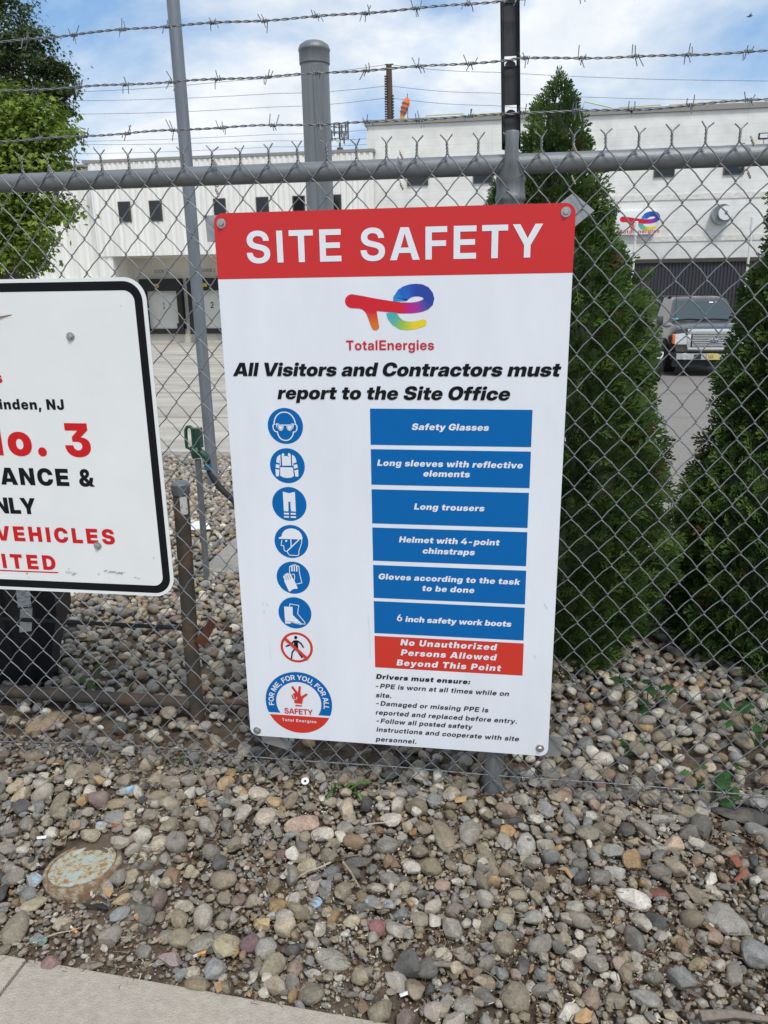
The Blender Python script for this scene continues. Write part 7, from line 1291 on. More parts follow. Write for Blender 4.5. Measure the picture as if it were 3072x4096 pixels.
M_lab = mat('printed_label', (0.50, 0.52, 0.53), 0.6, col2=(0.20, 0.21, 0.22), vscale=60, thr=(0.48, 0.62), stretch=(1, 1, 4))
M_lab2 = mat('torn_label', (0.46, 0.47, 0.44), 0.7, col2=(0.10, 0.10, 0.10), vscale=22, thr=(0.56, 0.68))
za, zc, ze = at(110, 1270, .43).z, at(120, 1318, .43).z, at(130, 1372, .43).z
label_quad((-.062, -.006), zc + .006, za + .05, M_lab, 'label', .008); label_quad((-.056, -.006), ze, zc, M_lab2, 'label', .010)
b = MB(); b.box(q.x - .47, q.x + .27, .39, .69, .885, .92); b.build('lid', M_bin, bn, smooth=30, bevel=.012)

# ------------------------------------------------------------------ stones
def stone_material(name, paint=False):
    m = bpy.data.materials.new(name); m.use_nodes = True; t = m.node_tree; b = t.nodes['Principled BSDF']; L = t.links.new
    a = t.nodes.new('ShaderNodeAttribute'); a.attribute_name = 'tint'; co = t.nodes.new('ShaderNodeTexCoord')
    n = t.nodes.new('ShaderNodeTexNoise'); n.inputs['Scale'].default_value = 38; n.inputs['Detail'].default_value = 8; n.inputs['Roughness'].default_value = 0.68; n.inputs['Distortion'].default_value = 0.6; L(co.outputs['Object'], n.inputs['Vector'])
    r = t.nodes.new('ShaderNodeValToRGB'); r.color_ramp.elements[0].position = 0.30; r.color_ramp.elements[0].color = (.66, .64, .62, 1); r.color_ramp.elements[1].position = 0.68; r.color_ramp.elements[1].color = (1.22, 1.2, 1.16, 1); L(n.outputs['Fac'], r.inputs['Fac'])
    mm = t.nodes.new('ShaderNodeMixRGB'); mm.blend_type = 'MULTIPLY'; mm.inputs[0].default_value = 1; L(a.outputs['Color'], mm.inputs[1]); L(r.outputs[0], mm.inputs[2])
    n2 = t.nodes.new('ShaderNodeTexNoise'); n2.inputs['Scale'].default_value = 210; n2.inputs['Detail'].default_value = 4; L(co.outputs['Object'], n2.inputs['Vector'])
    r2 = t.nodes.new('ShaderNodeValToRGB'); r2.color_ramp.elements[0].position = 0.30; r2.color_ramp.elements[0].color = (.72, .72, .72, 1); r2.color_ramp.elements[1].position = 0.7; r2.color_ramp.elements[1].color = (1.12, 1.12, 1.12, 1); L(n2.outputs['Fac'], r2.inputs['Fac'])
    m2 = t.nodes.new('ShaderNodeMixRGB'); m2.blend_type = 'MULTIPLY'; m2.inputs[0].default_value = 1; L(mm.outputs[0], m2.inputs[1]); L(r2.outputs[0], m2.inputs[2])
    # dusty soil clinging in patches
    n3 = t.nodes.new('ShaderNodeTexNoise'); n3.inputs['Scale'].default_value = 9; n3.inputs['Detail'].default_value = 6; L(co.outputs['Object'], n3.inputs['Vector'])
    r3 = t.nodes.new('ShaderNodeValToRGB'); r3.color_ramp.elements[0].position = 0.54; r3.color_ramp.elements[0].color = (0, 0, 0, 1); r3.color_ramp.elements[1].position = 0.72; r3.color_ramp.elements[1].color = (.45, .45, .45, 1); L(n3.outputs['Fac'], r3.inputs['Fac'])
    m3 = t.nodes.new('ShaderNodeMixRGB'); m3.inputs[2].default_value = (0.30, 0.245, 0.185, 1); L(r3.outputs[0], m3.inputs[0]); L(m2.outputs[0], m3.inputs[1]); out = m3.outputs[0]
    if paint:
        n4 = t.nodes.new('ShaderNodeTexNoise'); n4.inputs['Scale'].default_value = 30; n4.inputs['Detail'].default_value = 7; n4.inputs['Roughness'].default_value = .7; L(co.outputs['Object'], n4.inputs['Vector'])
        r4 = t.nodes.new('ShaderNodeValToRGB'); r4.color_ramp.elements[0].position = 0.53; r4.color_ramp.elements[1].position = 0.60; L(n4.outputs['Fac'], r4.inputs['Fac'])
        m4 = t.nodes.new('ShaderNodeMixRGB'); m4.inputs[2].default_value = (0.27, 0.45, 0.60, 1); L(r4.outputs[0], m4.inputs[0]); L(out, m4.inputs[1]); out = m4.outputs[0]
    L(out, b.inputs['Base Color']); b.inputs['Roughness'].default_value = 0.72; b.inputs['Specular IOR Level'].default_value = 0.35
    bp = t.nodes.new('ShaderNodeBump'); bp.inputs['Strength'].default_value = 0.9; bp.inputs['Distance'].default_value = 0.004; L(n.outputs['Fac'], bp.inputs['Height']); L(bp.outputs[0], b.inputs['Normal'])
    return m
M_stone = stone_material('river_stone'); M_pstone = stone_material('painted_stone', True)
def ico(sub):
    bm = bmesh.new(); bmesh.ops.create_icosphere(bm, subdivisions=sub, radius=1); V = np.array([v.co[:] for v in bm.verts]); F = np.array([[v.index for v in f.verts] for f in bm.faces]); bm.free(); return V, F
ICO = {k: ico(k) for k in (1, 2, 3, 4)}
def stone_shape(sub, seed, ang=0.3, flatz=0.62, wid=0.78):
    rs = np.random.default_rng(seed); V, F = ICO[sub]; V = V.copy()
    off = rs.uniform(0, 50, 3)
    d = np.array([noise.noise(Vector(v * 0.9 + off)) * (0.20 + 0.10 * ang) + noise.noise(Vector(v * 2.1 + off)) * 0.08 * (1 + ang) + noise.noise(Vector(v * 4.5 + off)) * 0.03 * (1 + 2 * ang) for v in V]); V *= (1 + d)[:, None]
    for _ in range(int(3 + ang * 10)):            # worn-off facets
        n = rs.normal(0, 1, 3); n /= np.linalg.norm(n); h = rs.uniform(0.58, 0.88) if ang > .3 else rs.uniform(0.74, 0.96)
        s = V @ n; over = s > h; V[over] -= (s[over] - h)[:, None] * n * (0.97 if ang > .3 else 0.8)
    V *= np.array([1, wid, flatz]); V /= np.abs(V[:, 0]).max(); return V, F
PAL = np.array([(.31, .29, .255), (.25, .235, .21), (.39, .36, .31), (.34, .295, .225), (.26, .22, .16), (.42, .36, .265), (.18, .17, .155), (.50, .47, .41), (.28, .20, .13), (.41, .28, .15), (.25, .19, .17), (.11, .108, .106), (.58, .555, .49), (.37, .285, .225), (.26, .265, .26), (.28, .245, .185)])
PW = np.array([15, 12, 13, 11, 8, 8, 8, 8, 4, 3, 2, 3, 4, 3, 9, 9], float); PW /= PW.sum()
TAKEN = {}
def cell(x, y): return (int(math.floor(x / 0.09)), int(math.floor(y / 0.09)))
def claim(x, y, r): TAKEN.setdefault(cell(x, y), []).append((x, y, r))
def is_free(x, y, r, k):
    ci, cj = cell(x, y)
    for i in range(ci - 1, ci + 2):
        for j in range(cj - 1, cj + 2):
            for a, b_, q in TAKEN.get((i, j), ()):
                if (a - x) ** 2 + (b_ - y) ** 2 < ((q + r) * k) ** 2: return False
    return True
# the stones one can tell apart: crop, centre, length, width (crop px), turn, colour, angularity, paint, label
c4, c5, c6 = (0, 2900, .6631), (1000, 2900, .6631), (1972, 2900, .6631)
GREY, LG, OL, TAN, PINK, PUR, WHT, DRK, ORG, BRN, BLU = (.25, .25, .245), (.36, .355, .34), (.245, .22, .165), (.37, .32, .235), (.40, .30, .245), (.205, .15, .155), (.60, .59, .57), (.085, .087, .095), (.45, .27, .11), (.27, .20, .13), (.24, .27, .30)
SPEC = [(c6, 855, 1050, 225, 130, -22, WHT, .3, 0, 'large white quartz-like stone, brightest in the right foreground'), (c6, 1010, 1012, 130, 80, -8, (.22, .085, .07), .3, 0, 'smooth brick-red stone touching the large white stone'),
        (c6, 1425, 1175, 235, 170, -35, (.27, .27, .265), .45, 0, 'big flat grey slab stone at the right, below the white one'), (c6, 990, 1190, 130, 110, -10, DRK, .6, 0, 'black angular stone below the large white stone'),
        (c6, 1500, 540, 330, 150, -8, (.07, .072, .075), .6, 0, 'dark speckled rock at the right edge under the fence'), (c6, 1590, 515, 130, 110, 0, (.30, .31, .32), .3, 0, 'rounded grey stone resting on the dark speckled rock'), (c6, 1158, 520, 150, 110, -10, OL, .1, 0, 'plump olive-brown stone under the fence at the right'),
        (c6, 1265, 500, 120, 85, 80, LG, .2, 0, 'upright light grey stone beside the plump olive one'), (c6, 567, 650, 145, 120, -10, (.23, .22, .175), .05, 0, 'round olive-grey cobble right of the fence post'), (c6, 760, 525, 150, 95, -5, (.26, .25, .21), .1, 0, 'oval greenish grey stone just under the fence mesh'),
        (c6, 1030, 555, 170, 80, 10, (.30, .31, .31), .5, 0, 'long grey white-streaked stone under the fence at the right'), (c6, 200, 720, 160, 110, 70, (.40, .40, .39), .2, 0, 'pale grey long stone standing on end right of the post'), (c6, 85, 632, 100, 90, 0, (.46, .29, .13), .15, 0, 'orange-tan round stone just right of the post foot'),
        (c6, 1093, 715, 130, 100, 30, (.48, .38, .28), .5, 0, 'cream and peach angular stone right of centre'), (c6, 718, 752, 140, 110, 0, (.27, .28, .28), .6, 0, 'blocky blue-grey stone right of the post'), (c6, 738, 890, 100, 120, 80, (.40, .41, .41), .65, 0, 'light grey square-cut stone above the white stone'),
        (c6, 310, 490, 150, 100, -60, (.27, .28, .285), .35, 0, 'slate-grey oval stone leaning right of the post'), (c6, 155, 1010, 130, 95, 0, (.30, .27, .21), .1, 0, 'smooth tan oval pebble below the post, right half'), (c6, 78, 1150, 125, 100, 70, (.33, .31, .24), .1, 0, 'khaki egg-shaped stone standing in the gravel'),
        (c6, 250, 1150, 130, 100, 15, (.30, .30, .285), .1, 0, 'round grey flattened cobble beside the khaki egg stone'), (c6, 510, 1370, 110, 100, -20, (.50, .48, .43), .6, 0, 'cream white angular stone in the lower right'), (c6, 920, 1640, 190, 130, -20, (.26, .265, .26), .4, 0, 'large smooth grey boulder near the bottom, right of centre'),
        (c6, 740, 1655, 150, 100, 10, (.24, .225, .18), .4, 0, 'brown-grey wedge stone beside the large grey boulder'), (c6, 135, 1640, 160, 190, 60, (.235, .21, .165), .45, 0, 'big squarish brown-grey stone near the bottom edge'), (c6, 455, 1725, 175, 110, 20, (.50, .50, .47), .4, 0, 'white-grey rock at the bottom edge next to a dry leaf'),
        (c6, 880, 1780, 150, 80, 0, (.42, .40, .36), .3, 0, 'pale speckled cobble cut off by the bottom edge'), (c6, 1240, 1430, 140, 75, 25, (.35, .31, .19), .6, 0, 'mustard-coloured flat stone in the lower right'), (c6, 1330, 1000 - 10, 100, 75, -40, (.38, .37, .34), .4, 0, 'pale grey stone left of the flat slab stone'),
        (c5, 325, 590, 235, 120, 10, PINK, .5, 0, 'long pinkish boulder below the white sign'), (c5, 450, 650, 160, 100, 10, (.47, .45, .40), .6, 0, 'cream triangular rock touching the pinkish boulder'), (c5, 50, 410, 130, 100, -10, (.47, .44, .36), .4, 0, 'cream block of stone left of the green grass tuft'),
        (c5, 145, 455, 120, 80, -8, (.40, .30, .18), .4, 0, 'tan stone beside the cream block under the fence'), (c5, 90, 545, 150, 130, 20, (.40, .36, .31), .6, 0, 'big rough grey-pink rock left of the pinkish boulder'), (c5, 1168, 660, 230, 110, -68, (.24, .215, .16), .15, 0, 'long olive stone standing on end in front of the post'),
        (c5, 1330, 645, 170, 130, 75, (.255, .245, .22), .1, 0, 'large round speckled grey stone in front of the post'), (c5, 1435, 800, 240, 95, -65, (.25, .225, .17), .3, 0, 'long brown finger of stone right of the upright olive one'), (c5, 1090, 850, 140, 130, 0, (.21, .185, .13), .15, 0, 'dark olive rounded cobble in the middle foreground'),
        (c5, 985, 850, 90, 135, 80, (.48, .48, .46), .3, 0, 'white oval stone beside the dark olive cobble'), (c5, 640, 825, 180, 85, 8, (.115, .118, .118), .4, 0, 'long charcoal stone in the middle foreground'), (c5, 830, 720, 110, 130, 70, (.22, .22, .21), .2, 0, 'dark grey egg-shaped stone below the sign'),
        (c5, 490, 875, 140, 90, 20, (.15, .165, .175), .4, 0, 'slate-blue stone left of the charcoal one'), (c5, 387, 945, 130, 95, 75, (.37, .33, .31), .3, 0, 'striped pink and grey oval stone'), (c5, 193, 770, 95, 70, 0, (.15, .095, .10), .3, 0, 'small dark purple stone in the left foreground'),
        (c5, 777, 1215, 90, 110, 80, (.28, .13, .135), .3, 0, 'dusty red stone in the centre foreground'), (c5, 615, 1172, 75, 110, 85, (.42, .38, .28), .15, 0, 'beige tear-shaped stone left of the dusty red one'), (c5, 1022, 1165, 130, 105, -15, (.25, .24, .195), .1, 0, 'smooth grey-green round stone, centre right'),
        (c5, 735, 1060, 130, 95, -10, (.23, .235, .235), .3, 1, 'grey stone sprayed with light blue paint, centre foreground'), (c5, 840, 1065, 90, 65, -15, (.30, .31, .33), .5, 1, 'small stone sprayed with light blue paint beside the larger painted one'), (c5, 910, 1130, 110, 85, 30, (.19, .205, .225), .6, 0, 'blue-grey sharp stone, centre foreground'),
        (c5, 500, 1410, 225, 120, -22, (.30, .30, .275), .25, 0, 'large long grey-green stone in the lower centre'), (c5, 885, 1535, 160, 110, -55, (.37, .37, .38), .65, 0, 'jagged pale lilac-grey rock in the lower centre'), (c5, 1120, 1715, 150, 105, 10, (.34, .30, .28), .3, 0, 'pinkish grey cobble at the bottom centre'),
        (c5, 1295, 1680, 150, 110, 15, (.27, .265, .245), .15, 0, 'big smooth grey stone at the bottom centre'), (c5, 1165, 1380, 90, 95, 70, (.42, .39, .33), .5, 0, 'cream pitted stone in the lower centre'), (c5, 1285, 1380, 150, 75, -30, (.24, .23, .20), .3, 0, 'flat layered grey stone beside the cream pitted one'),
        (c5, 1185, 1585, 90, 75, 0, (.16, .165, .17), .3, 0, 'dark blue-grey pebble in the lower right of centre'), (c5, 165, 1085, 100, 100, 40, (.31, .22, .11), .3, 0, 'brown-orange stone left of centre'), (c5, 80, 1190, 110, 95, 20, (.42, .33, .17), .35, 0, 'golden tan stone, left of centre'),
        (c5, 395, 1060, 85, 65, 0, (.27, .30, .32), .4, 1, 'blue-sprayed pebble left of the other two painted stones'), (c5, 90, 1340, 130, 140, 40, (.30, .305, .29), .3, 0, 'large grey stone at the left of the lower centre'), (c5, 365, 1610, 120, 170, 80, (.20, .185, .15), .2, 0, 'dark brown-grey tall stone near the sidewalk edge'),
        (c5, 1160, 960, 100, 90, 20, (.36, .275, .22), .2, 0, 'dusty pink pebble below the dark olive cobble'), (c5, 760, 975, 120, 75, -10, (.36, .345, .31), .5, 0, 'pale lumpy stone under the charcoal one'), (c5, 930, 975, 90, 80, 50, (.30, .27, .21), .2, 0, 'round tan-grey pebble near the crossed twigs'),
        (c4, 1345, 925, 165, 115, -10, (.245, .215, .16), .1, 0, 'speckled olive oval stone right of the iron cover'), (c4, 955, 705, 130, 85, 10, (.46, .42, .34), .35, 0, 'cream oval stone above right of the iron cover'), (c4, 720, 680, 120, 75, 0, (.33, .35, .36), .5, 0, 'speckled blue-grey stone touching the iron cover'),
        (c4, 740, 755, 100, 70, -5, (.34, .31, .27), .5, 0, 'grey-brown stone resting on the rim of the iron cover'), (c4, 545, 650, 140, 95, -25, (.37, .34, .26), .45, 0, 'buff stone above the iron cover'), (c4, 615, 600, 85, 70, -30, (.42, .44, .46), .3, 1, 'pale stone with sprayed blue edge above the iron cover'),
        (c4, 697, 550, 150, 95, -5, (.24, .25, .255), .15, 0, 'smooth blue-grey oval stone above the iron cover'), (c4, 720, 465, 190, 75, 5, (.27, .225, .15), .3, 0, 'long brown stone above the blue-grey oval one'), (c4, 360, 460, 180, 90, 60, (.235, .215, .165), .3, 0, 'long olive-grey stone leaning in the left foreground'),
        (c4, 765, 385, 130, 70, 25, (.36, .37, .36), .4, 1, 'grey stone with a blue painted patch in the left gravel'), (c4, 955, 415, 140, 80, 10, (.28, .25, .18), .3, 0, 'brown-grey oval stone left of the sign corner'), (c4, 1360, 345, 110, 100, 30, (.40, .29, .16), .4, 0, 'rust-tan stone just under the fence left of the sign corner'),
        (c4, 200, 1075, 150, 100, 25, (.38, .34, .26), .15, 0, 'buff egg-shaped stone below left of the iron cover'), (c4, 100, 1220, 200, 140, 65, (.235, .215, .17), .15, 0, 'large olive-brown stone at the left edge'), (c4, 720, 1135, 125, 105, 35, (.25, .285, .315), .4, 0, 'slate-blue smooth stone below the iron cover'),
        (c4, 740, 1035, 130, 75, 25, (.38, .31, .19), .6, 0, 'tan triangular stone below right of the iron cover'), (c4, 375, 1190, 115, 95, 15, (.44, .40, .31), .55, 0, 'cream angular stone beside the cigarette butt at the left'), (c4, 1085, 1275, 150, 130, -20, (.25, .225, .165), .1, 0, 'plump olive-brown stone near the lower left'),
        (c4, 1005, 1265, 100, 105, 0, (.20, .195, .185), .1, 0, 'dark grey stone hidden behind the plump olive one'), (c4, 1220, 1310, 165, 110, 30, (.255, .255, .225), .5, 0, 'grey-green slanted stone right of the plump olive one'), (c4, 1365, 1325, 160, 135, -20, (.36, .325, .22), .3, 0, 'mustard-grey broad stone in the lower left'),
        (c4, 1020, 1405, 150, 120, -25, (.30, .245, .255), .65, 0, 'mauve rough stone in the lower left'), (c4, 1295, 1470, 130, 120, 40, (.25, .275, .30), .3, 0, 'blue-grey flat stone in the lower left'), (c4, 1505, 1310, 110, 130, 80, (.16, .105, .12), .3, 0, 'dark wine-coloured stone in the lower left'),
        (c4, 1185, 1560, 165, 115, -10, (.235, .205, .14), .15, 0, 'large brown-olive stone almost touching the sidewalk'), (c4, 1150, 1480, 110, 70, 10, (.42, .40, .33), .4, 0, 'pale freckled stone above the large one by the sidewalk'), (c4, 300, 1430, 90, 105, 60, (.26, .17, .17), .3, 0, 'dusty mauve stone by the sidewalk at the left'),
        (c4, 232, 1285, 70, 115, 80, (.20, .32, .33), .4, 0, 'turquoise painted stone near the left edge'), (c4, 205, 935, 110, 110, 60, (.29, .31, .34), .4, 1, 'grey stone with blue paint left of the iron cover'), (c4, 1110, 1080, 130, 75, -15, (.33, .30, .24), .4, 1, 'tan stone with a light blue painted end, left of centre'),
        (c4, 50, 850, 90, 75, 0, (.26, .255, .25), .2, 1, 'grey pebble with a flake of blue at the left edge'), (c4, 545, 1440, 160, 65, 10, (.22, .20, .165), .2, 0, 'half-buried dark flat stone near the sidewalk joint'), (c4, 915, 540, 110, 100, 25, (.235, .22, .18), .5, 0, 'brown faceted stone in the left gravel'),
        (c4, 1270, 755, 90, 105, 70, (.20, .195, .18), .2, 0, 'dark oval stone above the speckled olive one'), ((0, 2000, .6631), 265, 1345, 270, 120, 22, (.31, .24, .16), .6, 0, 'large flat tan rock lying under the rusty rail near the bin'), (c4, 1550, 410, 140, 95, -15, (.47, .44, .37), .4, 0, 'cream rock under the bottom left corner of the white sign')]
for i, (crop, sx_, sy_, ln, wd_, turn, colr, angu, paint, lab) in enumerate(SPEC):
    c = on_ground(sx_, sy_, 0.012, crop); dep = (c - CAM).dot(FWD); k = crop[2] / F_PX * dep
    e = on_ground(sx_ + math.cos(R(turn)) * ln / 2, sy_ - math.sin(R(turn)) * ln / 2, 0.012, crop) - c
    a = math.atan2(e.y, e.x); steep = abs(math.sin(R(turn)))
    L_ = ln * k / 2 * (1.02 + 0.16 * steep); W_ = wd_ * k / 2 * (1.12 - 0.06 * steep); H_ = min(W_, L_) * 0.66
    V, F = stone_shape(4, 100 + i, angu, 1.0, 1.0); V = V * np.array([L_, W_, H_])
    tilt = Matrix.Rotation(-0.25 * steep * (1 if e.y > 0 else -1) * 0.6, 3, 'Y') @ Matrix.Rotation(R(rng.uniform(-8, 8)), 3, 'X')
    Mx = np.array(Matrix.Rotation(a, 3, 'Z') @ tilt); V = V @ Mx.T
    pos = np.array([c.x, c.y, gz(c.x, c.y) + 0.42 * H_])
    if 'resting on' in lab: pos[2] += 0.035
    o = mesh_np('stone', V + pos, F, M_pstone if paint else M_stone, None, np.tile((np.array(colr) * .86 + np.mean(colr) * .14) * np.array((1.04, 1.0, 0.94)), (len(V), 1)), True)
    o.data.set_sharp_from_angle(angle=R(22 if angu > .4 else 40))
    tag(o, lab, 'stone', 'larger river stones in front of the fence')
    n_ = max(1, int(round(L_ / max(W_, 1e-3))))
    for s in np.linspace(-1, 1, 2 * n_ - 1) if n_ > 1 else [0]: claim(c.x + math.cos(a) * s * (L_ - W_), c.y + math.sin(a) * s * (L_ - W_), W_ * 0.92)

# valve cover position is kept free
VC = on_ground(178, 1864, 0.013); VR = 0.108
for dx_ in np.linspace(-1, 1, 9):
    for dy_ in np.linspace(-1, 1, 9):
        if dx_ * dx_ + dy_ * dy_ <= 1: claim(VC.x + dx_ * VR, VC.y + dy_ * VR, 0.026)
SPEC_T = {k: list(v) for k, v in TAKEN.items()}
def edge_y(x): return SW_A.y + (SW_B.y - SW_A.y) * (x - SW_A.x) / (SW_B.x - SW_A.x)
def scatter(n, xr, yr, rfun, k, accept, sub, nshape, seed, z_off, ang_rng, name, chips=False, tintk=1.0):
    rs = np.random.default_rng(seed); P = []
    rad = np.sort(rfun(rs, n))[::-1]; xs_ = rs.uniform(*xr, n * 3).tolist(); ys_ = rs.uniform(*yr, n * 3).tolist(); pi = 0
    for r in rad.tolist():
        for _ in range(3):
            if pi >= len(xs_): break
            x, y = xs_[pi], ys_[pi]; pi += 1
            if not accept(x, y, r, rs): continue
            if chips or is_free(x, y, r * 0.86, k):
                if not chips: claim(x, y, r * 0.86)
                P.append((x, y, r)); break
    P = np.array(P); m = len(P)
    shapes = [stone_shape(sub, seed * 100 + q, rs.uniform(*ang_rng), rs.uniform(.42, .78) if 'shale' not in name else rs.uniform(.14, .34), rs.uniform(.55, .92) if 'shale' not in name else rs.uniform(.35, .8)) for q in range(nshape)]
    which = rs.integers(0, nshape, m); Vs, Fs, Ts = [], [], []; off = 0
    tint = PAL[rs.choice(len(PAL), m, p=PW)] * rs.uniform(.78, 1.16, (m, 1)) * tintk
    yaw = rs.uniform(0, 2 * math.pi, m); tx_, ty_ = rs.normal(0, .22, m), rs.normal(0, .22, m)
    for q in range(nshape):
        I = np.where(which == q)[0]
        if not len(I): continue
        V, F = shapes[q]
        ax = np.stack([np.cos(yaw[I]), np.sin(yaw[I]), tx_[I]], 1); rv = np.stack([ty_[I] * np.sin(yaw[I]), -ty_[I] * np.cos(yaw[I]), np.ones(len(I))], 1)
        rt = rotmats(ax, rv)
        pos = np.stack([P[I, 0], P[I, 1], np.array([gz(0, y) for y in P[I, 1]]) + P[I, 2] * z_off], 1)
        W, G = instance(V, F, pos, rt, P[I, 2]); Vs.append(W); Fs.append(G + off); off += len(W); Ts.append(np.repeat(tint[I], len(V), 0))
    o_ = mesh_np(name, np.concatenate(Vs), np.concatenate(Fs), M_stone, None, np.concatenate(Ts), not name.startswith(('small', 'stone', 'shale')))
    if name in ('gravel', 'loose_gravel', 'broken_gravel'): o_.data.set_sharp_from_angle(angle=R(30))
    return o_
def off_lid(x, y, m_=0.006): return (x - VC.x) ** 2 + (y - VC.y) ** 2 > (VR + m_) ** 2
def acc_front(x, y, r, rs):
    if y < edge_y(x) + r * 0.5: return False
    if x < .42 and y > -.03 and rs.uniform() < .72: return False
    d = noise.noise((x * 3.2, y * 3.2, 7.7)); e = (y - edge_y(x)) / 0.65
    p = 0.46 + 0.75 * e + 1.0 * d
    if -0.55 < x < 0.0 and y < -0.35: p -= 0.25
    if abs(x - 0.33) < 0.14 and abs(y + 0.02) < 0.09: p -= 0.5
    return rs.uniform() < p
claim(0.757, 0.02, .05); w_ = on_ground(333, 340, .02, c5); claim(w_.x, w_.y, .028); claim(w_.x + .02, w_.y - .03, .02)
o = scatter(2900, (-1.5, 2.3), (-0.72, 0.16), lambda rs, n: np.clip(rs.lognormal(math.log(.0175), .48, n), .0090, .036), .77, acc_front, 3, 30, 5, 0.40, (.10, 1.25), 'gravel', False, 0.88); o['kind'] = 'stuff'
o = scatter(6000, (-1.5, 2.3), (-0.74, 0.16), lambda rs, n: rs.uniform(.005, .0115, n), .80, lambda x, y, r, rs: y > edge_y(x) + .01 and off_lid(x, y) and rs.uniform() < .75 + noise.noise((x * 3, y * 3, 3)), 2, 16, 6, 0.30, (.6, 1.3), 'small_gravel', False, 0.9); o['kind'] = 'stuff'
o = scatter(5200, (-1.5, 2.3), (-0.74, 0.14), lambda rs, n: np.clip(rs.lognormal(math.log(.0085), .38, n), .004, .018), .8, lambda x, y, r, rs: y > edge_y(x) + .012 and off_lid(x, y) and rs.uniform() < .62 + .8 * noise.noise((x * 3.5, y * 3.5, 5)), 2, 22, 15, 0.9, (1.0, 2.0), 'shale_flakes', True, 0.82); o['kind'] = 'stuff'
def acc_chip(x, y, r, rs): return off_lid(x, y) and y > edge_y(x) - 0.01 and rs.uniform() < 0.55 + 0.9 * noise.noise((x * 4, y * 4, 1.1))
o = scatter(19000, (-1.5, 2.3), (-0.74, 0.10), lambda rs, n: np.clip(rs.lognormal(math.log(.0028), .45, n), .0013, .0075), .8, acc_chip, 1, 8, 8, 0.7, (.5, 1.0), 'stone_chips', True, 1.0); o['kind'] = 'stuff'
def acc_back(x, y, r, rs):
    if abs(x - .757) < .06 and y < .16: return False
    if x < .40 and y < .34 and rs.uniform() < .62: return False
    if x > 0.9 and y > 2.45: return False
    if -0.95 < x < 0.78 and 1.86 < y < 2.88: return False
    if y > 5.5 + 0.0 * x: return False
    return True
o = scatter(9500, (-3.4, 3.2), (0.14, 2.6), lambda rs, n: np.clip(rs.lognormal(math.log(.0190), .30, n), .011, .036), .80, acc_back, 2, 22, 9, 0.42, (.0, .5), 'gravel_bed', False, 1.15); o['kind'] = 'stuff'
o = scatter(9000, (-3.6, 0.9), (2.6, 5.55), lambda rs, n: np.clip(rs.lognormal(math.log(.0200), .28, n), .012, .034), .80, acc_back, 2, 12, 10, 0.42, (.0, .5), 'far_gravel_bed', False, 1.15); o['kind'] = 'stuff'
# a second, looser layer so that stones lie on one another
TAKEN.clear()
o = scatter(2600, (-3.2, 3.0), (0.10, 2.4), lambda rs, n: np.clip(rs.lognormal(math.log(.0185), .32, n), .011, .038), 1.0, acc_back, 3, 16, 12, 1.05, (.0, .5), 'loose_gravel', False, 1.12); o['kind'] = 'stuff'

TAKEN.clear(); TAKEN.update(SPEC_T)
o = scatter(1500, (-1.5, 2.3), (-0.70, 0.08), lambda rs, n: np.clip(rs.lognormal(math.log(.0125), .35, n), .007, .024), .96, acc_front, 3, 24, 21, 1.0, (.5, 1.6), 'broken_gravel', False, .92); o['kind'] = 'stuff'

# ------------------------------------------------------------------ dry litter: needles, fibres, flakes
def litter(n, seed, name, cols, lens, wid, xr, yr, thr, z=0.004):
    rs = np.random.default_rng(seed); Vs = []; Ts = []; m = 0
    while m < n:
        x, y = rs.uniform(*xr), rs.uniform(*yr)
        if y < edge_y(x) - 0.015 or not off_lid(x, y, .02) or noise.noise((x * 5, y * 5, seed)) < thr: continue
        a = rs.uniform(0, 6.28); L = rs.uniform(*lens); bnd = rs.normal(0, .35); w = wid * rs.uniform(.6, 1.3); p = Vector((x, y, gz(x, y) + z + rs.uniform(0, .012))); c = cols[rs.integers(0, len(cols))] * rs.uniform(.7, 1.3)
        q = []; pit = rs.normal(0, .22)
        for s in (0, .5, 1):
            d = Vector((math.cos(a + bnd * s), math.sin(a + bnd * s), pit)); n_ = Vector((-d.y, d.x, 0)) * w; q += [p + d * L * s + n_, p + d * L * s - n_ + Vector((0, 0, w))]
        Vs += q; Ts += [c] * 6; m += 1
    F = np.array([[0, 1, 3, 2], [2, 3, 5, 4]])[None] + (np.arange(n) * 6)[:, None, None]
    o = mesh_np(name, np.array([v[:] for v in Vs]), F.reshape(-1, 4), M_litter, None, np.array(Ts), False); o['kind'] = 'stuff'
M_litter = foliage_mat('dry_litter', 0.9, 0.0)
litter(14000, 2, 'dry_needles', np.array([(.10, .06, .035), (.15, .095, .055), (.20, .14, .085), (.07, .045, .03)]), (.010, .040), .00055, (-1.4, 2.2), (-.73, .25), -0.05)
litter(1500, 4, 'straw_bits', np.array([(.40, .33, .21), (.50, .44, .32), (.33, .27, .17)]), (.004, .016), .0011, (-1.4, 2.2), (-.73, .1), 0.12)
litter(380, 5, 'long_stalks', np.array([(.24, .19, .13), (.33, .27, .19), (.16, .11, .07)]), (.035, .10), .0007, (-1.4, 2.2), (-.72, .3), -0.1, 0.012)
litter(900, 6, 'pale_flakes', np.array([(.55, .52, .46), (.62, .60, .56), (.45, .40, .30)]), (.002, .006), .0015, (-1.4, 2.2), (-.73, .1), -0.02)

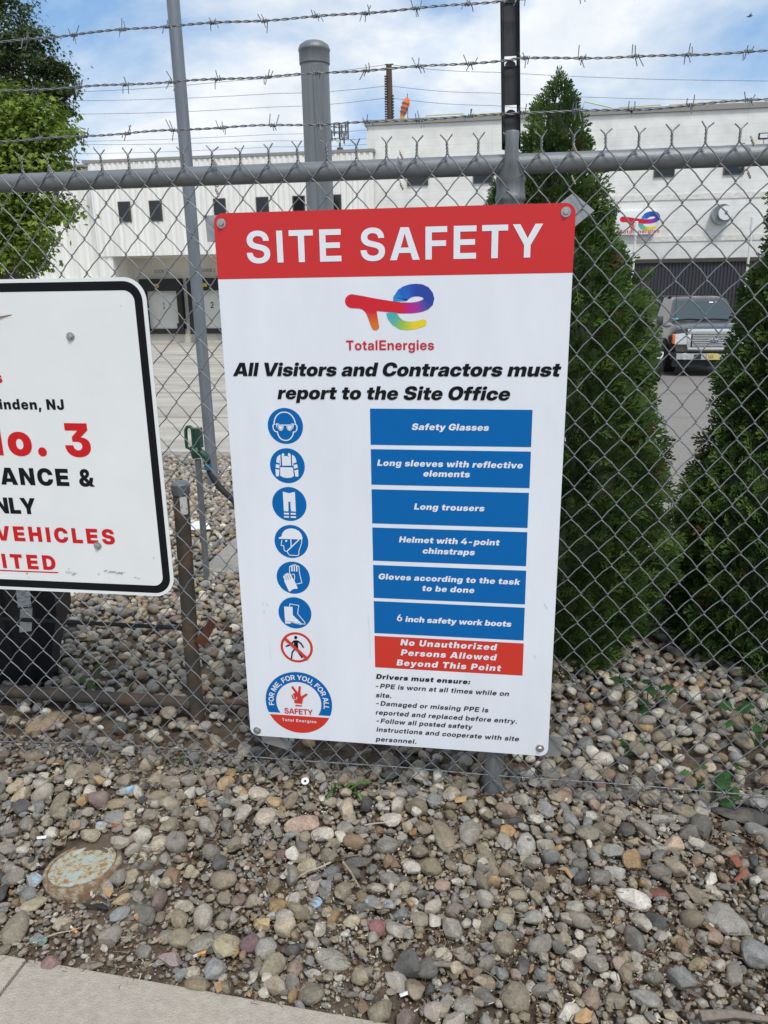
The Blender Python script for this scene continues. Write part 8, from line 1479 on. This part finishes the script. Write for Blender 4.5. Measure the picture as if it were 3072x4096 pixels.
# ------------------------------------------------------------------ iron cover, butts, twigs and scraps
M_cover = mat('worn_blue_rust', (0.38, 0.45, 0.42), 0.85, col2=(0.27, 0.155, 0.065), vscale=55, thr=(0.42, 0.62), bump=0.6, bscale=150)
el_ = [n for n in M_cover.node_tree.nodes if n.type == 'VALTORGB'][0].color_ramp.elements
k_ = el_.new(0.52); k_.color = (0.42, 0.37, 0.25, 1); k_ = el_.new(0.30); k_.color = (0.36, 0.50, 0.51, 1)
M_rim = mat('rusty_rim', (0.19, 0.115, 0.065), 0.85, col2=(0.38, 0.34, 0.25), vscale=42, thr=(0.44, 0.62), bump=0.6, bscale=110)
vc = thing('valve_cover', 'round rusty iron cover with worn light blue paint set in the gravel', 'cover', (VC.x, VC.y, VC.z))
tl = Matrix.Translation((VC.x, VC.y, VC.z - 0.007)) @ Matrix.Rotation(R(-6), 4, 'Y') @ Matrix.Rotation(R(-4), 4, 'X')
b = MB(); b.lathe([(VR - .006, -.075), (VR - .002, -.07), (VR, -.03), (VR, -.002), (VR - .003, .002), (VR - .013, .002), (VR - .014, -.003)], (0, 0, 0), 56, tl); b.build('rim', M_rim, vc, smooth=40)
b = MB(); b.lathe([(VR - .016, -.004), (VR - .017, .002), (VR - .030, .003), (VR - .033, -.0012), (.001, -.0012)], (0, 0, 0), 56, tl); b.build('lid', M_cover, vc, smooth=40)
M_paper = mat('butt_paper', (0.72, 0.70, 0.64), 0.8); M_filter = mat('butt_filter', (0.62, 0.34, 0.11), 0.8, var=.15, vscale=300)
for sx_, sy_, ex, ey, lab in ((435, 1225, 468, 1255, 'cigarette butt with an orange filter beside the cream angular stone'), (1190, 1388, 1250, 1365, 'cigarette butt with an orange filter beside the mustard-grey broad stone')):
    a, c = on_ground(sx_, sy_, .010, c4), on_ground(ex, ey, .010, c4); o = thing('cigarette_butt', lab, 'cigarette butt', a, 'cigarette butts in the gravel')
    b = MB(); b.tube([a, c], .0038, 10); b.build('filter', M_filter, o, smooth=50)
    d = (c - a).normalized(); b = MB(); b.tube([a, a - d * .008, a - d * .014 + Vector((0, 0, .002))], [.0037, .0034, .0018], 8); b.build('paper', M_paper, o, smooth=50)
def twig(crop, pts, r, lab, m):
    P = [on_ground(x, y, h, crop) for x, y, h in pts]; o = MB().tube(P, [r * (1 - .45 * i / (len(P) - 1)) for i in range(len(P))], 6).build('twig', m, None, smooth=60); tag(o, lab, 'twig', 'dry twigs lying on the gravel')
M_twig = MATS['dry_twig']; M_twig2 = mat('grey_twig', (0.20, 0.17, 0.14), 0.9, var=.3, vscale=80)
twig(c5, [(560, 825, .05), (610, 890, .045), (640, 945, .035), (668, 985, .02)], .0032, 'straight brown twig leaning on stones below the sign', M_twig)
twig(c5, [(485, 828, .04), (420, 860, .045), (350, 880, .035), (265, 938, .02)], .0026, 'curved pale twig crossing the stones left of the brown one', mat('pale_twig', (0.40, 0.36, 0.29), .9))
twig(c5, [(690, 605, .02), (760, 592, .03), (842, 588, .02)], .0024, 'short pale stick on bare soil under the sign', MATS['pale_twig'])
twig(c5, [(1060, 1440, .02), (1180, 1445, .03), (1290, 1460, .02), (1380, 1510, .01), (1470, 1540, .005)], .006, 'long grey bark strip in the lower right of centre', M_twig2)
twig(c4, [(270, 1283, .012), (350, 1255, .02), (430, 1240, .02), (485, 1222, .012)], .0018, 'thin pale straw by the cigarette butt at the left', MATS['pale_twig'])
twig(c4, [(100, 295, .015), (190, 250, .02), (330, 200, .015)], .006, 'dark brown stick under the fence at the lower left', M_wood)
twig(c6, [(1250, 1760, .03), (1450, 1745, .035), (1659, 1775, .02)], .013, 'thick grey stick at the bottom right corner', M_twig2)
def scrap(crop, pts, lab, cat, m, nm, h=.016):
    P = [on_ground(x, y, h + .004 * (i % 2), crop) for i, (x, y) in enumerate(pts)]; ctr_ = sum(P, Vector()) / len(P); b = MB()
    up_ = Vector((0, 0, .0015)); n = len(P); b.add(P + [p + up_ for p in P] + [ctr_ + up_ * 3], [(i, (i + 1) % n, n + (i + 1) % n, n + i) for i in range(n)] + [(n + i, n + (i + 1) % n, 2 * n) for i in range(n)] + [tuple(range(n - 1, -1, -1))])
    o = b.build(nm, m, None); tag(o, lab, cat)
scrap(c5, [(900, 1625), (965, 1598), (970, 1622), (908, 1643)], 'small white rectangular paper scrap in the lower centre', 'paper', M_white, 'paper_scrap')
scrap(c4, [(220, 675), (282, 668), (278, 685), (222, 690)], 'small white plastic tag above left of the iron cover', 'plastic', M_white, 'plastic_tag')
scrap(c4, [(490, 1075), (560, 1085), (620, 1075), (655, 1100), (640, 1118), (580, 1100), (520, 1095)], 'black plastic strip lying below the iron cover', 'plastic', M_black, 'plastic_strip')
scrap(c4, [(1485, 1470), (1580, 1440), (1590, 1452), (1490, 1490)], 'black plastic strip in the lower centre left', 'plastic', M_black, 'plastic_strip')
M_brick = mat('brick_chip', (0.25, 0.085, 0.05), .9, var=.3, vscale=60)
for crop, pts, lab in ((c6, [(1450, 935), (1515, 870), (1530, 890), (1475, 950)], 'broken red brick piece near the right edge'), (c6, [(1430, 800), (1470, 785), (1510, 850), (1470, 860)], 'flat dark red brick chip at the right edge'), (c4, [(672, 595), (720, 598), (718, 612), (675, 614)], 'little red-brown clay chip above the iron cover')): scrap(crop, pts, lab, 'brick piece', M_brick, 'brick_chip', .022)
M_dleaf = mat('dry_leaf', (0.40, 0.26, 0.13), .8, var=.3, vscale=60)
for crop, pts, lab in ((c6, [(500, 1740), (560, 1705), (605, 1740), (590, 1790), (540, 1804), (490, 1790)], 'curled tan dry leaf at the bottom edge'), (c4, [(620, 985), (650, 975), (680, 1010), (660, 1045), (640, 1030)], 'yellow dry leaf scrap right below the iron cover'), (c6, [(385, 870), (440, 858), (495, 905), (470, 930), (430, 880)], 'curled orange dry leaf right of centre'),
                       (c4, [(1290, 1560), (1330, 1545), (1340, 1600), (1310, 1620)], 'tan dry leaf piece by the sidewalk'), (c5, [(1225, 440), (1310, 425), (1300, 465), (1240, 470)], 'red-brown dry leaf at the foot of the fence post')): scrap(crop, pts, lab, 'dry leaf', M_dleaf, 'dry_leaf', .02)
q = on_ground(333, 340, .02, c5); tl = Matrix.Translation(q) @ Matrix.Rotation(R(22), 4, 'X')
b = MB(); b.loft([[tl @ Vector((r * math.cos(2 * math.pi * i / 24), r * math.sin(2 * math.pi * i / 24), z)) for i in range(24)] for r, z in ((.0045, 0), (.0125, 0), (.0125, .002), (.0045, .002), (.0045, 0))], caps=False)
tag(b.build('washer', M_white, None, smooth=30), 'white round washer lying on bare soil under the sign', 'washer')
q = on_ground(550 / D[2] + 660 * .3617 / D[2], (1650 + 1330 * .3617) / D[2]); b = MB()
b.add([q + Vector(v) for v in ((-.09, -.03, .03), (.02, -.05, .035), (.10, .0, .03), (.06, .06, .05), (-.02, .05, .07), (-.02, -.01, .055))], [(0, 1, 5), (1, 2, 5), (2, 3, 5), (3, 4, 5), (4, 0, 5)])
tag(b.build('paper_litter', M_white, None), 'crumpled white paper on the gravel behind the hydrant pipe', 'paper')

# ------------------------------------------------------------------ weeds
def leafy(name, label, crop, sx_, sy_, n, size, hgt, seed, col, lobed=True, spread=1.0, group='weeds in the gravel'):
    c = on_ground(sx_, sy_, 0, crop); rs = np.random.default_rng(seed); t = thing(name, label, 'weed', c, group); b = MB(); Vs, Fs, Ts = [], [], []
    T = np.array([[0, 0, 0], [.18, .30, .03], [.36, .26, .0], [.50, .46, .02], [.66, .24, -.02], [1, 0, -.12], [.66, -.24, -.02], [.50, -.46, .02], [.36, -.26, .0], [.18, -.30, .03], [.5, 0, .05]]) if lobed else np.array([[0, 0, 0], [.2, .10, .03], [.4, .15, .05], [.6, .14, .05], [.8, .09, .02], [1, 0, -.05], [.8, -.09, .02], [.6, -.14, .05], [.4, -.15, .05], [.2, -.10, .03], [.5, 0, .03]])
    F = np.array([[0, 1, 10, 9], [1, 2, 8, 9], [2, 3, 4, 10], [4, 5, 6, 10], [10, 6, 7, 8]]); F = np.array([[10, i, (i + 1) % 10] for i in range(10)])
    for i in range(n):
        a = rs.uniform(0, 6.28); rd = rs.uniform(.1, 1) * hgt * .9 * spread; h = rs.uniform(.25, 1) * hgt; tip = c + Vector((math.cos(a) * rd, math.sin(a) * rd, h)); b.tube([c, c.lerp(tip, .5) + Vector((0, 0, .1 * h)), tip], [.0018, .0014, .0009], 5)
        ax = np.array([[math.cos(a) + rs.normal(0, .3), math.sin(a) + rs.normal(0, .3), rs.uniform(-.3, .35)]]); V, G = instance(T, F, np.array([tip[:]]), rotmats(ax, np.array([[rs.normal(0, .25), rs.normal(0, .25) - .15, 1.0]])), np.array([size * rs.uniform(.65, 1.25)]))
        Fs.append(G + len(Vs) * 11); Vs.append(V); Ts.append(np.tile(np.array(col) * rs.uniform(.7, 1.35), (11, 1)))
    mesh_np('leaves', np.concatenate(Vs), np.concatenate(Fs), M_leaf, t, np.concatenate(Ts), False); b.build('stem', mat('weed_stem', (.06, .11, .03), .7), t)
cN = (2600, 2600, .3164)
G1, G2 = (.030, .095, .020), (.075, .16, .03)
leafy('leafy_weed', 'lobed green weed growing through the mesh at the bottom right', cN, 1000, 1840, 12, .044, .08, 1, G1)
leafy('leafy_weed', 'pale green leafy weed left of the lobed one under the mesh', cN, 640, 1680, 8, .030, .04, 2, G2)
leafy('leafy_weed', 'tall green weed at the right edge behind the fence', cN, 1360, 1240, 13, .052, .18, 3, (.035, .11, .022))
leafy('leafy_weed', 'dark green weed at the foot of the tall evergreen', (2100, 2000, .586), 830, 1410, 9, .050, .10, 4, (.025, .07, .02))
leafy('leafy_weed', 'small green weed in the gravel right of the white sign', (2100, 2000, .586), 725, 1730, 9, .026, .04, 5, G1)
leafy('leafy_weed', 'narrow-leaved weed in the gravel beside the black bin', (0, 2300, .2939), 1180, 1560, 10, .055, .09, 6, (.055, .13, .02), False)
leafy('leafy_weed', 'tiny green sprout at the foot of the mesh below the pipe barrier', (0, 2900, .6631), 1100, 240, 6, .02, .03, 7, G1, False)
def grass(label, crop, blades, seed):
    P0 = [on_ground(x, y, .006, crop) for x, y in ((850, 465),)][0] if False else None
    t = None; b = MB()
    for (x0, y0, x1, y1, w, lift) in blades:
        a, c = on_ground(x0, y0, .012, crop), on_ground(x1, y1, lift, crop); md = a.lerp(c, .55) + Vector((0, 0, .022)); pts = [a, a.lerp(md, .6), md, md.lerp(c, .6) , c]; d = (c - a).normalized(); n_ = d.cross(Vector((0, 0, 1))).normalized(); wv = [w * .6, w, w, w * .7, .0002]
        b.add([p + n_ * q + Vector((0, 0, -.001)) for p, q in zip(pts, wv)] + pts + [p - n_ * q + Vector((0, 0, -.001)) for p, q in zip(pts, wv)], [(i, i + 1, 6 + i, 5 + i) for i in range(4)] + [(5 + i, 6 + i, 11 + i, 10 + i) for i in range(4)])
    o = b.build('grass_tuft', mat('grass_blade', (.055, .15, .02), .5), None); tag(o, label, 'grass', 'weeds in the gravel')
cG = (1000, 2900, .3617)
grass('green crabgrass tuft spreading over stones under the sign', cG, [(930, 780, 960, 640, .0035, .05), (930, 780, 895, 690, .003, .045), (925, 785, 985, 655, .003, .05), (930, 780, 870, 700, .0025, .03), (940, 780, 1030, 690, .003, .04), (1000, 770, 1200, 660, .006, .03), (1040, 760, 1370, 635, .006, .03), (1130, 740, 1275, 890, .006, .012), (920, 790, 830, 880, .004, .012), (930, 780, 860, 800, .003, .02), (930, 770, 980, 700, .003, .05), (920, 780, 940, 650, .002, .05)], 1)
